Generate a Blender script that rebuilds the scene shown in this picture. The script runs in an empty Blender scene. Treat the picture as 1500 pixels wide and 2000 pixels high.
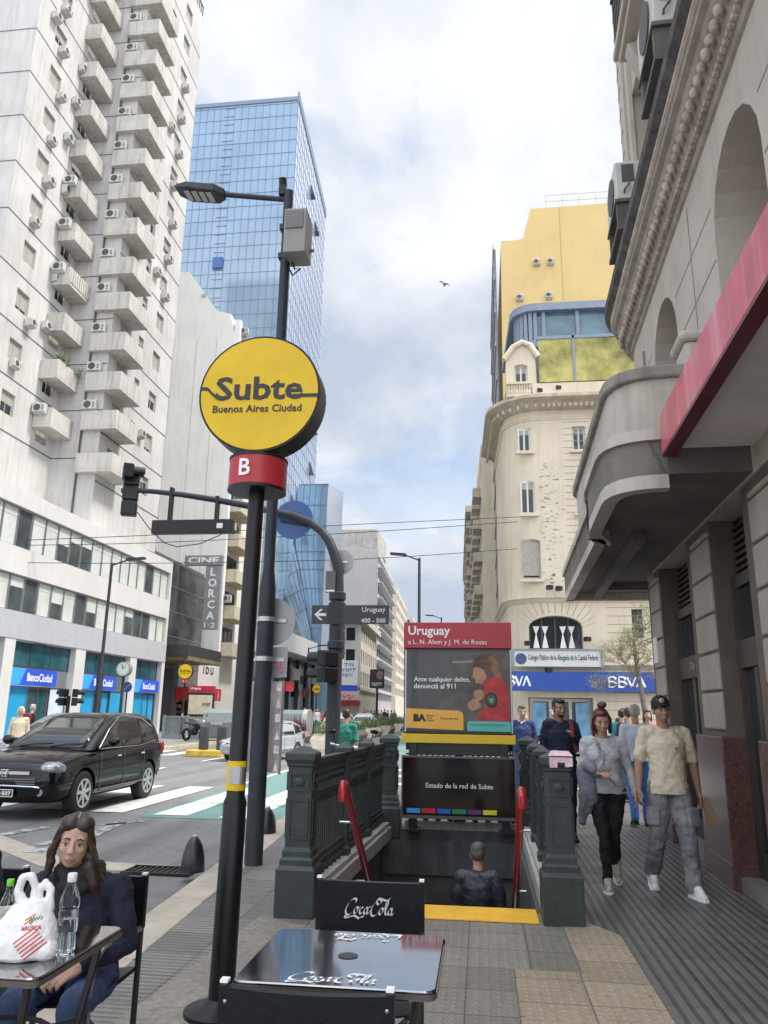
import bpy, bmesh, math, random
from mathutils import Vector, Matrix
random.seed(7)
S = bpy.context.scene
COL = S.collection
D = bpy.data
R = math.radians
# ------------------------------------------------------------------ camera
F, HZ, VPX, CH, RO = 1500.0, 1389.0, 946.0, 1.55, 0.015
PIT = math.atan((HZ-1000)/F)
YAW = math.atan((VPX-750)/F*math.cos(PIT))
cam = D.cameras.new('camera')
cam.sensor_fit = 'VERTICAL'; cam.sensor_height = 36; cam.lens = F/2000*36
cam.clip_start = .05; cam.clip_end = 6000
co = D.objects.new('camera', cam); COL.objects.link(co)
co.matrix_world = Matrix.Translation((0, 0, CH)) @ Matrix.Rotation(YAW, 4, 'Z') @ Matrix.Rotation(math.pi/2+PIT, 4, 'X') @ Matrix.Rotation(RO, 4, 'Z')
S.camera = co
# survey helpers: turn a measured picture point into a place on a known plane
def ray(px, py):
    a, b = px-750, py-1000
    a, b = a*math.cos(RO)+b*math.sin(RO), -a*math.sin(RO)+b*math.cos(RO)
    x = a/F; u = -b/F
    f = math.cos(PIT)-u*math.sin(PIT); z = math.sin(PIT)+u*math.cos(PIT)
    return (x*math.cos(YAW)-f*math.sin(YAW), x*math.sin(YAW)+f*math.cos(YAW), z)
def G(px, py, z=0.):
    r = ray(px, py); t = (z-CH)/r[2]; return Vector((r[0]*t, r[1]*t, z))
def aX(px, py, X):
    r = ray(px, py); t = X/r[0]; return Vector((X, r[1]*t, CH+r[2]*t))
def aY(px, py, Y):
    r = ray(px, py); t = Y/r[1]; return Vector((r[0]*t, Y, CH+r[2]*t))
# ------------------------------------------------------------------ world
SUN_EL, SUN_DIR = R(56), Vector((.80, -.06, 0)).normalized()
W = D.worlds.new('World'); S.world = W; W.use_nodes = True
nt = W.node_tree; N = nt.nodes; L = nt.links; N.clear()
def nd(tree, t, **k):
    n = tree.nodes.new(t)
    for a, b in k.items():
        if a == 'inp':
            for i, v in b.items(): n.inputs[i].default_value = v
        else: setattr(n, a, b)
    return n
wo = nd(nt, 'ShaderNodeOutputWorld'); bg = nd(nt, 'ShaderNodeBackground', inp={1: .10})
sky = nd(nt, 'ShaderNodeTexSky', sky_type='NISHITA', sun_disc=False)
sky.sun_elevation = SUN_EL; sky.sun_rotation = math.atan2(SUN_DIR.x, SUN_DIR.y)
sky.air_density = 1.2; sky.dust_density = 1.5
tc = nd(nt, 'ShaderNodeTexCoord'); sp = nd(nt, 'ShaderNodeSeparateXYZ')
L.new(tc.outputs['Generated'], sp.inputs[0])
zc = nd(nt, 'ShaderNodeMath', operation='MAXIMUM', inp={1: 0.0}); L.new(sp.outputs[2], zc.inputs[0])
za = nd(nt, 'ShaderNodeMath', operation='ADD', inp={1: .45}); L.new(zc.outputs[0], za.inputs[0])
dv = []
for i in (0, 1):
    m = nd(nt, 'ShaderNodeMath', operation='DIVIDE'); L.new(sp.outputs[i], m.inputs[0]); L.new(za.outputs[0], m.inputs[1]); dv.append(m)
cb = nd(nt, 'ShaderNodeCombineXYZ', inp={2: 3.1}); L.new(dv[0].outputs[0], cb.inputs[0]); L.new(dv[1].outputs[0], cb.inputs[1])
mp = nd(nt, 'ShaderNodeMapping', inp={1: (1.7, .4, 0.)}); L.new(cb.outputs[0], mp.inputs[0])
n1 = nd(nt, 'ShaderNodeTexNoise', inp={'Scale': 2.6, 'Detail': 9, 'Roughness': .56, 'Distortion': .25}); L.new(mp.outputs[0], n1.inputs['Vector'])
n2 = nd(nt, 'ShaderNodeTexNoise', inp={'Scale': 2.1, 'Detail': 8, 'Roughness': .52, 'Distortion': .15}); L.new(mp.outputs[0], n2.inputs['Vector'])
mp2 = nd(nt, 'ShaderNodeMapping', inp={1: (5.3, 2.2, 1.)}); L.new(cb.outputs[0], mp2.inputs[0]); L.new(mp2.outputs[0], n2.inputs['Vector'])
r1 = nd(nt, 'ShaderNodeValToRGB'); L.new(n1.outputs[0], r1.inputs[0])   # cover
r1.color_ramp.elements[0].position = .36; r1.color_ramp.elements[1].position = .50
r2 = nd(nt, 'ShaderNodeValToRGB'); L.new(n2.outputs[0], r2.inputs[0])   # light and dark cloud
e = r2.color_ramp.elements; e[0].position = .42; e[0].color = (2.6, 2.98, 3.55, 1); e[1].position = .62; e[1].color = (4.6, 4.75, 4.95, 1)
el = e.new(.52); el.color = (3.55, 3.8, 4.2, 1)
sm = nd(nt, 'ShaderNodeMixRGB', blend_type='MIX', inp={0: .6, 2: (1.9, 2.6, 3.9, 1)}); L.new(sky.outputs[0], sm.inputs[1])
hz_ = nd(nt, 'ShaderNodeMapRange', interpolation_type='SMOOTHSTEP', inp={1: .42, 2: .12, 3: 0, 4: .9}); L.new(sp.outputs[2], hz_.inputs[0])
cv = nd(nt, 'ShaderNodeMath', operation='MAXIMUM'); L.new(r1.outputs[0], cv.inputs[0]); L.new(hz_.outputs[0], cv.inputs[1])
mx = nd(nt, 'ShaderNodeMixRGB'); L.new(cv.outputs[0], mx.inputs[0]); L.new(sm.outputs[0], mx.inputs[1]); L.new(r2.outputs[0], mx.inputs[2])
# added fill for the shaded street: brighter, warmer sky overhead and behind the viewer
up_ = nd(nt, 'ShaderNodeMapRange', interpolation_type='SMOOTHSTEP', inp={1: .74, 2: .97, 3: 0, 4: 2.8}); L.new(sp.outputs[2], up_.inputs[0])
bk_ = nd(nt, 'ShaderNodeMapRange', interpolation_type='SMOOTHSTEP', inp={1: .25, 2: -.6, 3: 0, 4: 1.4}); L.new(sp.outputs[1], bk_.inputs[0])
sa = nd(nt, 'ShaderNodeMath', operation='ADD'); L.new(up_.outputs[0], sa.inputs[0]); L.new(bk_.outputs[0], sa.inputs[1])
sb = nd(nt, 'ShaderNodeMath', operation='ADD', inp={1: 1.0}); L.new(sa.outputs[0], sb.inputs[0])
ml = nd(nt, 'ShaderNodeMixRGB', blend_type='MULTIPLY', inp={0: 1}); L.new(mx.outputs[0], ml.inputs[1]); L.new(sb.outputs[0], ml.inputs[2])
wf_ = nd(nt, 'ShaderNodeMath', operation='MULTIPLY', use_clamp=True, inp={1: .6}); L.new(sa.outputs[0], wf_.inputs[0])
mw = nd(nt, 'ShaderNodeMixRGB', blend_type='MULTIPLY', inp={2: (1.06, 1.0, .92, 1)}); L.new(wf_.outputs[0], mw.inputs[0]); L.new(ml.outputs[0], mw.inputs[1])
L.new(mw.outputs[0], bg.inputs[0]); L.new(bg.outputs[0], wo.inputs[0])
# ------------------------------------------------------------------ sun
sl = D.lights.new('sun', 'SUN'); sl.energy = 2.0; sl.angle = R(11); sl.color = (1, .96, .90)
so = D.objects.new('sun', sl); COL.objects.link(so); so.location = (30, 10, 60)
sd = Vector((SUN_DIR.x*math.cos(SUN_EL), SUN_DIR.y*math.cos(SUN_EL), math.sin(SUN_EL)))
so.rotation_euler = sd.to_track_quat('Z', 'Y').to_euler()
S.view_settings.view_transform = 'Standard'; S.view_settings.look = 'None'; S.view_settings.gamma = 1
S.view_settings.exposure = 1.12; S.view_settings.use_curve_mapping = False
S.render.engine = 'CYCLES'; S.render.resolution_x = 768; S.render.resolution_y = 1024
S.cycles.max_bounces = 8

# ------------------------------------------------------------------ materials
MC = {}
def M(name, col, rough=.6, metal=0., var=.12, scale=3., bump=0., bscale=40., streak=0., spec=.5, grime=None, trans=0., emit=0., coat=0., alpha=1.):
    if name in MC: return MC[name]
    m = D.materials.new(name); m.use_nodes = True; t = m.node_tree; b = t.nodes['Principled BSDF']; MC[name] = m
    c = (*col, 1) if len(col) == 3 else col
    b.inputs['Base Color'].default_value = c; b.inputs['Roughness'].default_value = rough; b.inputs['Metallic'].default_value = metal
    b.inputs['Specular IOR Level'].default_value = spec
    if trans: b.inputs['Transmission Weight'].default_value = trans; b.inputs['IOR'].default_value = 1.3
    if coat: b.inputs['Coat Weight'].default_value = coat; b.inputs['Coat Roughness'].default_value = .05
    if alpha < 1: b.inputs['Alpha'].default_value = alpha
    if emit: b.inputs['Emission Color'].default_value = c; b.inputs['Emission Strength'].default_value = emit
    tcn = nd(t, 'ShaderNodeTexCoord'); last = None
    if var:
        n = nd(t, 'ShaderNodeTexNoise', inp={'Scale': scale, 'Detail': 6, 'Roughness': .6}); t.links.new(tcn.outputs['Object'], n.inputs['Vector'])
        mr = nd(t, 'ShaderNodeMapRange', inp={1: .3, 2: .7, 3: 1-var, 4: 1+var}); t.links.new(n.outputs[0], mr.inputs[0])
        mu = nd(t, 'ShaderNodeMixRGB', blend_type='MULTIPLY', inp={0: 1, 1: c}); t.links.new(mr.outputs[0], mu.inputs[2]); last = mu
    if streak:
        g = (*(grime or [x*.35 for x in col[:3]]), 1)
        mpn = nd(t, 'ShaderNodeMapping', inp={3: (1.6, 1.6, .12)}); t.links.new(tcn.outputs['Object'], mpn.inputs[0])
        n = nd(t, 'ShaderNodeTexNoise', inp={'Scale': 2.2, 'Detail': 7, 'Roughness': .65}); t.links.new(mpn.outputs[0], n.inputs['Vector'])
        mr = nd(t, 'ShaderNodeMapRange', inp={1: .5, 2: .78, 3: 0, 4: streak}); t.links.new(n.outputs[0], mr.inputs[0])
        mu = nd(t, 'ShaderNodeMixRGB', inp={1: c, 2: g}); t.links.new(mr.outputs[0], mu.inputs[0])
        if last: t.links.new(last.outputs[0], mu.inputs[1])
        last = mu
    if last: t.links.new(last.outputs[0], b.inputs['Base Color'])
    if bump:
        n = nd(t, 'ShaderNodeTexNoise', inp={'Scale': bscale, 'Detail': 4}); t.links.new(tcn.outputs['Object'], n.inputs['Vector'])
        bp = nd(t, 'ShaderNodeBump', inp={0: bump, 1: .02}); t.links.new(n.outputs[0], bp.inputs['Height']); t.links.new(bp.outputs[0], b.inputs['Normal'])
    return m
BLACKM = M('black_paint', (.008, .008, .009), .38, var=.2, scale=9, bump=.08, bscale=60, spec=.35)
DGREY = M('dark_grey_paint', (.026, .031, .039), .5, spec=.3, var=.25, scale=5, bump=.15, bscale=30, streak=.4, grime=(.09, .09, .09))
IRON = M('green_grey_iron_paint', (.040, .050, .048), .45, spec=.35, var=.2, scale=6, bump=.18, bscale=25, streak=.35, grime=(.12, .12, .11))
CHROME = M('chrome', (.75, .75, .76), .18, 1, var=0)
STEEL = M('brushed_steel', (.45, .45, .46), .35, .9, var=.1)
GLASS = M('dark_window_glass', (.02, .026, .03), .06, var=.4, scale=1.2)
GLASSB = M('bluish_window_glass', (.06, .075, .08), .06, var=.5, scale=.9)
WHITE = M('white_paint', (.78, .78, .77), .5, var=.05)
YELLOW = M('subway_yellow', (.72, .47, .004), .28, spec=.4, var=.08, scale=4)
RED = M('subway_red', (.42, .02, .03), .35, var=.1)
CONC = M('weathered_concrete', (.42, .40, .37), .85, var=.2, scale=1.5, bump=.2, bscale=20, streak=.6, grime=(.13, .12, .11))
LETTER_W = M('white_letters', (.82, .82, .82), .5, var=.04)
LETTER_K = M('black_letters', (.02, .02, .022), .5, var=.1)
ACM = M('air_conditioner_white', (.50, .49, .45), .5, var=.12, scale=5)
ACG = M('air_conditioner_grille', (.07, .07, .07), .6, var=.2)
FRAMEW = M('white_window_frame', (.6, .6, .58), .5, var=.08)
FRAMED = M('dark_window_frame', (.05, .05, .052), .5, var=.1)

# ------------------------------------------------------------------ geometry helpers
def root_of(o):
    while o.parent: o = o.parent
    return o
class MB:
    def __init__(s): s.v = []; s.f = []; s.mi = []; s.m = 0
    def face(s, pts):
        n = len(s.v); s.v += [tuple(p) for p in pts]; s.f.append(list(range(n, n+len(pts)))); s.mi.append(s.m); return s
    def bx(s, x0, x1, y0, y1, z0, z1):
        return s.hexa([(x0, y0, z0), (x1, y0, z0), (x1, y1, z0), (x0, y1, z0), (x0, y0, z1), (x1, y0, z1), (x1, y1, z1), (x0, y1, z1)])
    def hexa(s, p):
        n = len(s.v); s.v += [tuple(q) for q in p]
        for f in ((3, 2, 1, 0), (4, 5, 6, 7), (0, 1, 5, 4), (1, 2, 6, 5), (2, 3, 7, 6), (3, 0, 4, 7)):
            s.f.append([n+i for i in f]); s.mi.append(s.m)
        return s
    def box(s, c, d, rz=0):
        h = [x/2 for x in d]; ca, sa = math.cos(rz), math.sin(rz); P = []
        for z in (-h[2], h[2]):
            for x, y in ((-h[0], -h[1]), (h[0], -h[1]), (h[0], h[1]), (-h[0], h[1])):
                P.append((c[0]+x*ca-y*sa, c[1]+x*sa+y*ca, c[2]+z))
        return s.hexa(P)
    def loft(s, rings, cap=True, closed=True):
        k = len(rings[0]); n = len(s.v)
        for r in rings: s.v += [tuple(p) for p in r]
        for i in range(len(rings)-1):
            for j in range(k if closed else k-1):
                a = n+i*k+j; b = n+i*k+(j+1) % k
                s.f.append([a, b, b+k, a+k]); s.mi.append(s.m)
        if cap:
            s.f.append([n+j for j in range(k)][::-1]); s.mi.append(s.m)
            s.f.append([n+(len(rings)-1)*k+j for j in range(k)]); s.mi.append(s.m)
        return s
    def cyl(s, a, b, r0, r1=None, n=14, cap=True):
        a = Vector(a); b = Vector(b); r1 = r0 if r1 is None else r1
        return s.loft([ring(a, b-a, r0, n), ring(b, b-a, r1, n)], cap)
    def bar(s, a, b, w, h=None):
        "rectangular bar from a to b"
        a = Vector(a); b = Vector(b); h = h or w; d = (b-a).normalized()
        up = Vector((0, 0, 1)) if abs(d.z) < .95 else Vector((0, 1, 0))
        x = d.cross(up).normalized(); y = x.cross(d)
        P = []
        for o in (a, b):
            for sx, sy in ((-1, -1), (1, -1), (1, 1), (-1, 1)): P.append(o+x*sx*w/2+y*sy*h/2)
        return s.hexa(P)
    def tube(s, path, r, n=8, cap=True):
        path = [Vector(p) for p in path]; rings = []
        rr = r if isinstance(r, (list, tuple)) else [r]*len(path)
        nrm = None
        for i, p in enumerate(path):
            d = (path[min(i+1, len(path)-1)]-path[max(i-1, 0)]).normalized()
            if nrm is None: nrm = d.orthogonal().normalized()
            nrm = (nrm-d*nrm.dot(d)).normalized(); b = d.cross(nrm)
            rings.append([p+(nrm*math.cos(2*math.pi*j/n)+b*math.sin(2*math.pi*j/n))*rr[i] for j in range(n)])
        return s.loft(rings, cap)
    def lathe(s, prof, c=(0, 0, 0), n=20):
        return s.loft([[(c[0]+r*math.cos(2*math.pi*j/n), c[1]+r*math.sin(2*math.pi*j/n), c[2]+z) for j in range(n)] for r, z in prof])
    def prism(s, poly, fn, d0, d1):
        return s.loft([[fn(a, b, d0) for a, b in poly], [fn(a, b, d1) for a, b in poly]])
    def ell(s, c, r, n=10, rot=None):
        rings = []; c = Vector(c)
        for i in range(1, n):
            th = math.pi*i/n; rg = []
            for j in range(n*2):
                ph = math.pi*j/n
                p = Vector((r[0]*math.sin(th)*math.cos(ph), r[1]*math.sin(th)*math.sin(ph), -r[2]*math.cos(th)))
                if rot is not None: p = rot @ p
                rg.append(c+p)
            rings.append(rg)
        return s.loft(rings)
    def build(s, name, mats, parent=None, world=False, smooth=False, bevel=0., label=None, link=True):
        me = D.meshes.new(name); V = s.v
        if parent is not None and world:
            inv = root_of(parent).matrix_basis.inverted(); V = [tuple(inv @ Vector(p)) for p in V]
        org = Vector((0, 0, 0))
        if parent is None and V:
            xs = [p[0] for p in V]; ys = [p[1] for p in V]; zs = [p[2] for p in V]
            org = Vector(((min(xs)+max(xs))/2, (min(ys)+max(ys))/2, min(zs))); V = [(p[0]-org.x, p[1]-org.y, p[2]-org.z) for p in V]
        me.from_pydata(V, [], s.f)
        mats = mats if isinstance(mats, (list, tuple)) else [mats]
        for m in mats: me.materials.append(m)
        me.polygons.foreach_set('material_index', s.mi)
        bm = bmesh.new(); bm.from_mesh(me); bmesh.ops.recalc_face_normals(bm, faces=bm.faces); bm.to_mesh(me); bm.free()
        if smooth: me.polygons.foreach_set('use_smooth', [True]*len(me.polygons))
        o = D.objects.new(name, me); COL.objects.link(o); o.location = org
        if parent is not None: o.parent = parent
        if bevel:
            b = o.modifiers.new('bevel', 'BEVEL'); b.width = bevel; b.segments = 2; b.limit_method = 'ANGLE'; b.angle_limit = R(40)
        if smooth:
            try: me.set_sharp_from_angle(angle=R(38))
            except Exception: pass
        if label: o['label'] = label
        return o
def ring(c, d, r, n=14):
    d = Vector(d).normalized(); x = d.orthogonal().normalized(); y = d.cross(x)
    return [Vector(c)+(x*math.cos(2*math.pi*j/n)+y*math.sin(2*math.pi*j/n))*r for j in range(n)]
def tag(o, label, cat, group=None, kind=None):
    o['label'] = label; o['category'] = cat
    if group: o['group'] = group
    if kind: o['kind'] = kind
    return o
def thing(name, label, cat, loc=(0, 0, 0), rz=0, group=None):
    o = D.objects.new(name, None); COL.objects.link(o); o.location = loc; o.rotation_euler = (0, 0, rz); o.empty_display_size = .3
    o.matrix_basis = Matrix.Translation(loc) @ Matrix.Rotation(rz, 4, 'Z')
    return tag(o, label, cat, group)
def struct(o): o['kind'] = 'structure'; return o
def kids(o): return [c for c in D.objects if c.parent == o]
def dup(o, loc=None, rz=None, label=None, parent=None):
    c = o.copy(); COL.objects.link(c)
    if parent is not None: c.parent = parent
    if loc is not None: c.location = loc
    if rz is not None: c.rotation_euler = (0, 0, rz)
    if label: c['label'] = label
    for k in kids(o): dup(k, parent=c)
    return c
# flat writing: mesh text on a plane spanned by right/up from an origin
def frame(org, right, up):
    r = Vector(right).normalized(); u = Vector(up).normalized(); n = r.cross(u)
    return Matrix(((r.x, u.x, n.x, org[0]), (r.y, u.y, n.y, org[1]), (r.z, u.z, n.z, org[2]), (0, 0, 0, 1)))
def text(body, mat, parent, fr, width=None, height=None, align='L', bold=0., name='lettering', lift=.003, world=True, shear=0.):
    cu = D.curves.new('text', 'FONT'); cu.body = body; cu.size = 1; cu.resolution_u = 2; cu.extrude = .004; cu.offset = bold; cu.shear = shear
    t = D.objects.new('text', cu); COL.objects.link(t)
    bpy.context.view_layer.update()
    me = D.meshes.new_from_object(t.evaluated_get(bpy.context.evaluated_depsgraph_get()))
    D.objects.remove(t); D.curves.remove(cu)
    xs = [v.co.x for v in me.vertices]; ys = [v.co.y for v in me.vertices]
    w = max(xs)-min(xs); h = max(ys)-min(ys)
    sx = width/w if width else None; sy = height/h if height else None
    sx = sx or sy; sy = sy or sx
    x0 = {'L': min(xs), 'C': (min(xs)+max(xs))/2, 'R': max(xs)}[align]; y0 = (min(ys)+max(ys))/2
    inv = root_of(parent).matrix_basis.inverted() if world else Matrix()
    MM = inv @ fr
    for v in me.vertices: v.co = MM @ Vector(((v.co.x-x0)*sx, (v.co.y-y0)*sy, lift+v.co.z*.3))
    me.materials.clear(); me.materials.append(mat)
    o = D.objects.new(name, me); COL.objects.link(o); o.parent = parent
    return o
def strokes(paths, mat, parent, fr, nib=(.03, .03), name='lettering', lift=.003, world=True, thick=.002, res=8):
    "ribbons drawn with a slanted pen nib along smooth paths"
    mb = MB(); inv = root_of(parent).matrix_basis.inverted() if world else Matrix(); MM = inv @ fr
    k = 0
    for pts in paths:
        P = crom(pts, res)
        k += 1; lf = lift+.0004*(k % 3)
        for i in range(len(P)-1):
            a, b = P[i], P[i+1]
            q = [(a[0]-nib[0], a[1]-nib[1]), (b[0]-nib[0], b[1]-nib[1]), (b[0]+nib[0], b[1]+nib[1]), (a[0]+nib[0], a[1]+nib[1])]
            mb.face([MM @ Vector((x, y, lf+.00006*i)) for x, y in q])
    return mb.build(name, mat, parent)
def crom(pts, res=8):
    pts = [Vector((*p, 0)) if len(p) == 2 else Vector(p) for p in pts]
    if len(pts) < 3: return pts
    P = [pts[0]]+pts+[pts[-1]]; out = []
    for i in range(1, len(P)-2):
        for k in range(res):
            t = k/res; a, b, c, d = P[i-1], P[i], P[i+1], P[i+2]
            out.append(.5*((2*b)+(c-a)*t+(2*a-5*b+4*c-d)*t*t+(3*b-a-3*c+d)*t**3))
    out.append(pts[-1]); return out
def flat(poly, mat, parent, fr, name, lift=.002, world=True, label=None):
    inv = root_of(parent).matrix_basis.inverted() if world else Matrix(); MM = inv @ fr
    mb = MB(); mb.prism(poly, lambda a, b, d: MM @ Vector((a, b, d)), lift, lift+.0015)
    return mb.build(name, mat, parent, label=label)
# walls on a facade: mp(u, z, d) gives the point d metres inside the wall face
def wall(mb, mp, u0, u1, z0, z1, holes, depth, rev=None):
    us = sorted({u0, u1, *[h[0] for h in holes], *[h[1] for h in holes]}); zs = sorted({z0, z1, *[h[2] for h in holes], *[h[3] for h in holes]})
    us = [u for u in us if u0 <= u <= u1]; zs = [z for z in zs if z0 <= z <= z1]
    for i in range(len(us)-1):
        for j in range(len(zs)-1):
            cu, cz = (us[i]+us[i+1])/2, (zs[j]+zs[j+1])/2
            if any(h[0] < cu < h[1] and h[2] < cz < h[3] for h in holes): continue
            mb.face([mp(us[i], zs[j], 0), mp(us[i+1], zs[j], 0), mp(us[i+1], zs[j+1], 0), mp(us[i], zs[j+1], 0)])
    for a, b, c, d in holes:
        if rev is not None: mb.m = rev
        for p, q in (((a, c), (b, c)), ((b, c), (b, d)), ((b, d), (a, d)), ((a, d), (a, c))):
            mb.face([mp(*p, 0), mp(*q, 0), mp(*q, depth), mp(*p, depth)])
        if rev is not None: mb.m = 0
def mbox(mb, mp, u0, u1, z0, z1, d0, d1):
    return mb.hexa([mp(u0, z0, d0), mp(u1, z0, d0), mp(u1, z0, d1), mp(u0, z0, d1), mp(u0, z1, d0), mp(u1, z1, d0), mp(u1, z1, d1), mp(u0, z1, d1)])
def window(parent, mp, u0, u1, z0, z1, d, nx=2, nz=1, fm=None, gm=None, t=.05, name='window', blind=None, blind_m=None):
    fm = fm or FRAMEW; gm = gm or GLASS; mb = MB()
    mbox(mb, mp, u0, u0+t, z0, z1, d-.03, d+.02); mbox(mb, mp, u1-t, u1, z0, z1, d-.03, d+.02)
    mbox(mb, mp, u0+t, u1-t, z0, z0+t, d-.03, d+.02); mbox(mb, mp, u0+t, u1-t, z1-t, z1, d-.03, d+.02)
    for i in range(1, nx):
        u = u0+(u1-u0)*i/nx; mbox(mb, mp, u-t/2, u+t/2, z0+t, z1-t, d-.025, d+.02)
    for i in range(1, nz):
        z = z0+(z1-z0)*i/nz; mbox(mb, mp, u0+t, u1-t, z-t/2, z+t/2, d-.022, d+.018)
    w = mb.build(name, fm, parent, world=True)
    pb = MB(); mbox(pb, mp, u0+t/2, u1-t/2, z0+t/2, z1-t/2, d, d+.01); pb.build('pane', gm, w, world=True)
    if blind:
        bb = MB(); mbox(bb, mp, u0+t, u1-t, z1-t-(z1-z0-2*t)*blind, z1-t, d-.012, d-.004); bb.build('roller_blind', blind_m or FRAMEW, w, world=True)
    return w
def aircon(parent, mp, u, z, w=.8, h=.55, dd=.35):
    mb = MB(); mbox(mb, mp, u-w/2, u+w/2, z, z+h, -dd-.05, -.05); mbox(mb, mp, u-w/2, u+w/2, z-.06, z-.005, -dd*.8, 0)
    a = mb.build('air_conditioner', ACM, parent, world=True, bevel=.02)
    g = MB(); r = h*.4; pts = [mp(u-w*.12+r*math.cos(k*math.pi/8), z+h/2+r*math.sin(k*math.pi/8), -dd-.056) for k in range(16)]
    pt2 = [mp(u-w*.12+r*math.cos(k*math.pi/8), z+h/2+r*math.sin(k*math.pi/8), -dd-.05) for k in range(16)]
    g.loft([pt2, pts]); 
    for q in range(3): mbox(g, mp, u+w*.28, u+w*.45, z+h*.2+q*h*.2, z+h*.3+q*h*.2, -dd-.055, -dd-.05)
    g.build('fan_grille', ACG, a, world=True); return a

def scrawl(parent, fr, w, h, n, mat, world=True, lift=.012):
    "a line of lettering too far off to read: short uneven strokes"
    q = random.Random(int(w*100)+n); mb = MB(); inv = root_of(parent).matrix_basis.inverted() if world else Matrix(); MM = inv @ fr
    x = -w/2; cw = w/n
    for i in range(n):
        k = q.choice((0, 1, 2)); a = x+i*cw; bw = cw*.72
        segs = [(a, a+bw*.28, -h/2, h/2)]
        if k: segs.append((a+bw*.3, a+bw, (h*.2 if k == 1 else -h*.5), (h*.5 if k == 1 else -h*.2)))
        if k != 1: segs.append((a+bw*.7, a+bw, -h*.15, h*.5))
        for x0, x1, y0, y1 in segs: mb.prism([(x0, y0), (x1, y0), (x1, y1), (x0, y1)], lambda p, r, d: MM @ Vector((p, r, d)), lift, lift+.004)
    return mb.build('lettering', mat, parent)
def boolcut(o, cut, world=False, op='DIFFERENCE'):
    c = cut.build('cutter', [], None); 
    if not world: c.matrix_world = Matrix.Translation(Vector(c.location)) if o.parent is None else o.parent.matrix_basis @ Matrix.Translation(Vector(c.location))
    bpy.context.view_layer.update()
    m = o.modifiers.new('cut', 'BOOLEAN'); m.operation = op; m.object = c; m.solver = 'EXACT'
    me = D.meshes.new_from_object(o.evaluated_get(bpy.context.evaluated_depsgraph_get()))
    o.modifiers.clear(); old = o.data; nm = old.name; o.data = me; D.meshes.remove(old); me.name = nm
    D.objects.remove(c); return o
def archpoly(u0, u1, z0, z1, flat=1., n=10):
    "rectangle with a round head; z1 apex"
    r = (u1-u0)/2; cu = (u0+u1)/2; zs = z1-r*flat
    return [(u0, z0), (u1, z0)]+[(cu+r*math.cos(math.pi*k/n), zs+r*flat*math.sin(math.pi*k/n)) for k in range(n+1)]
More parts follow.
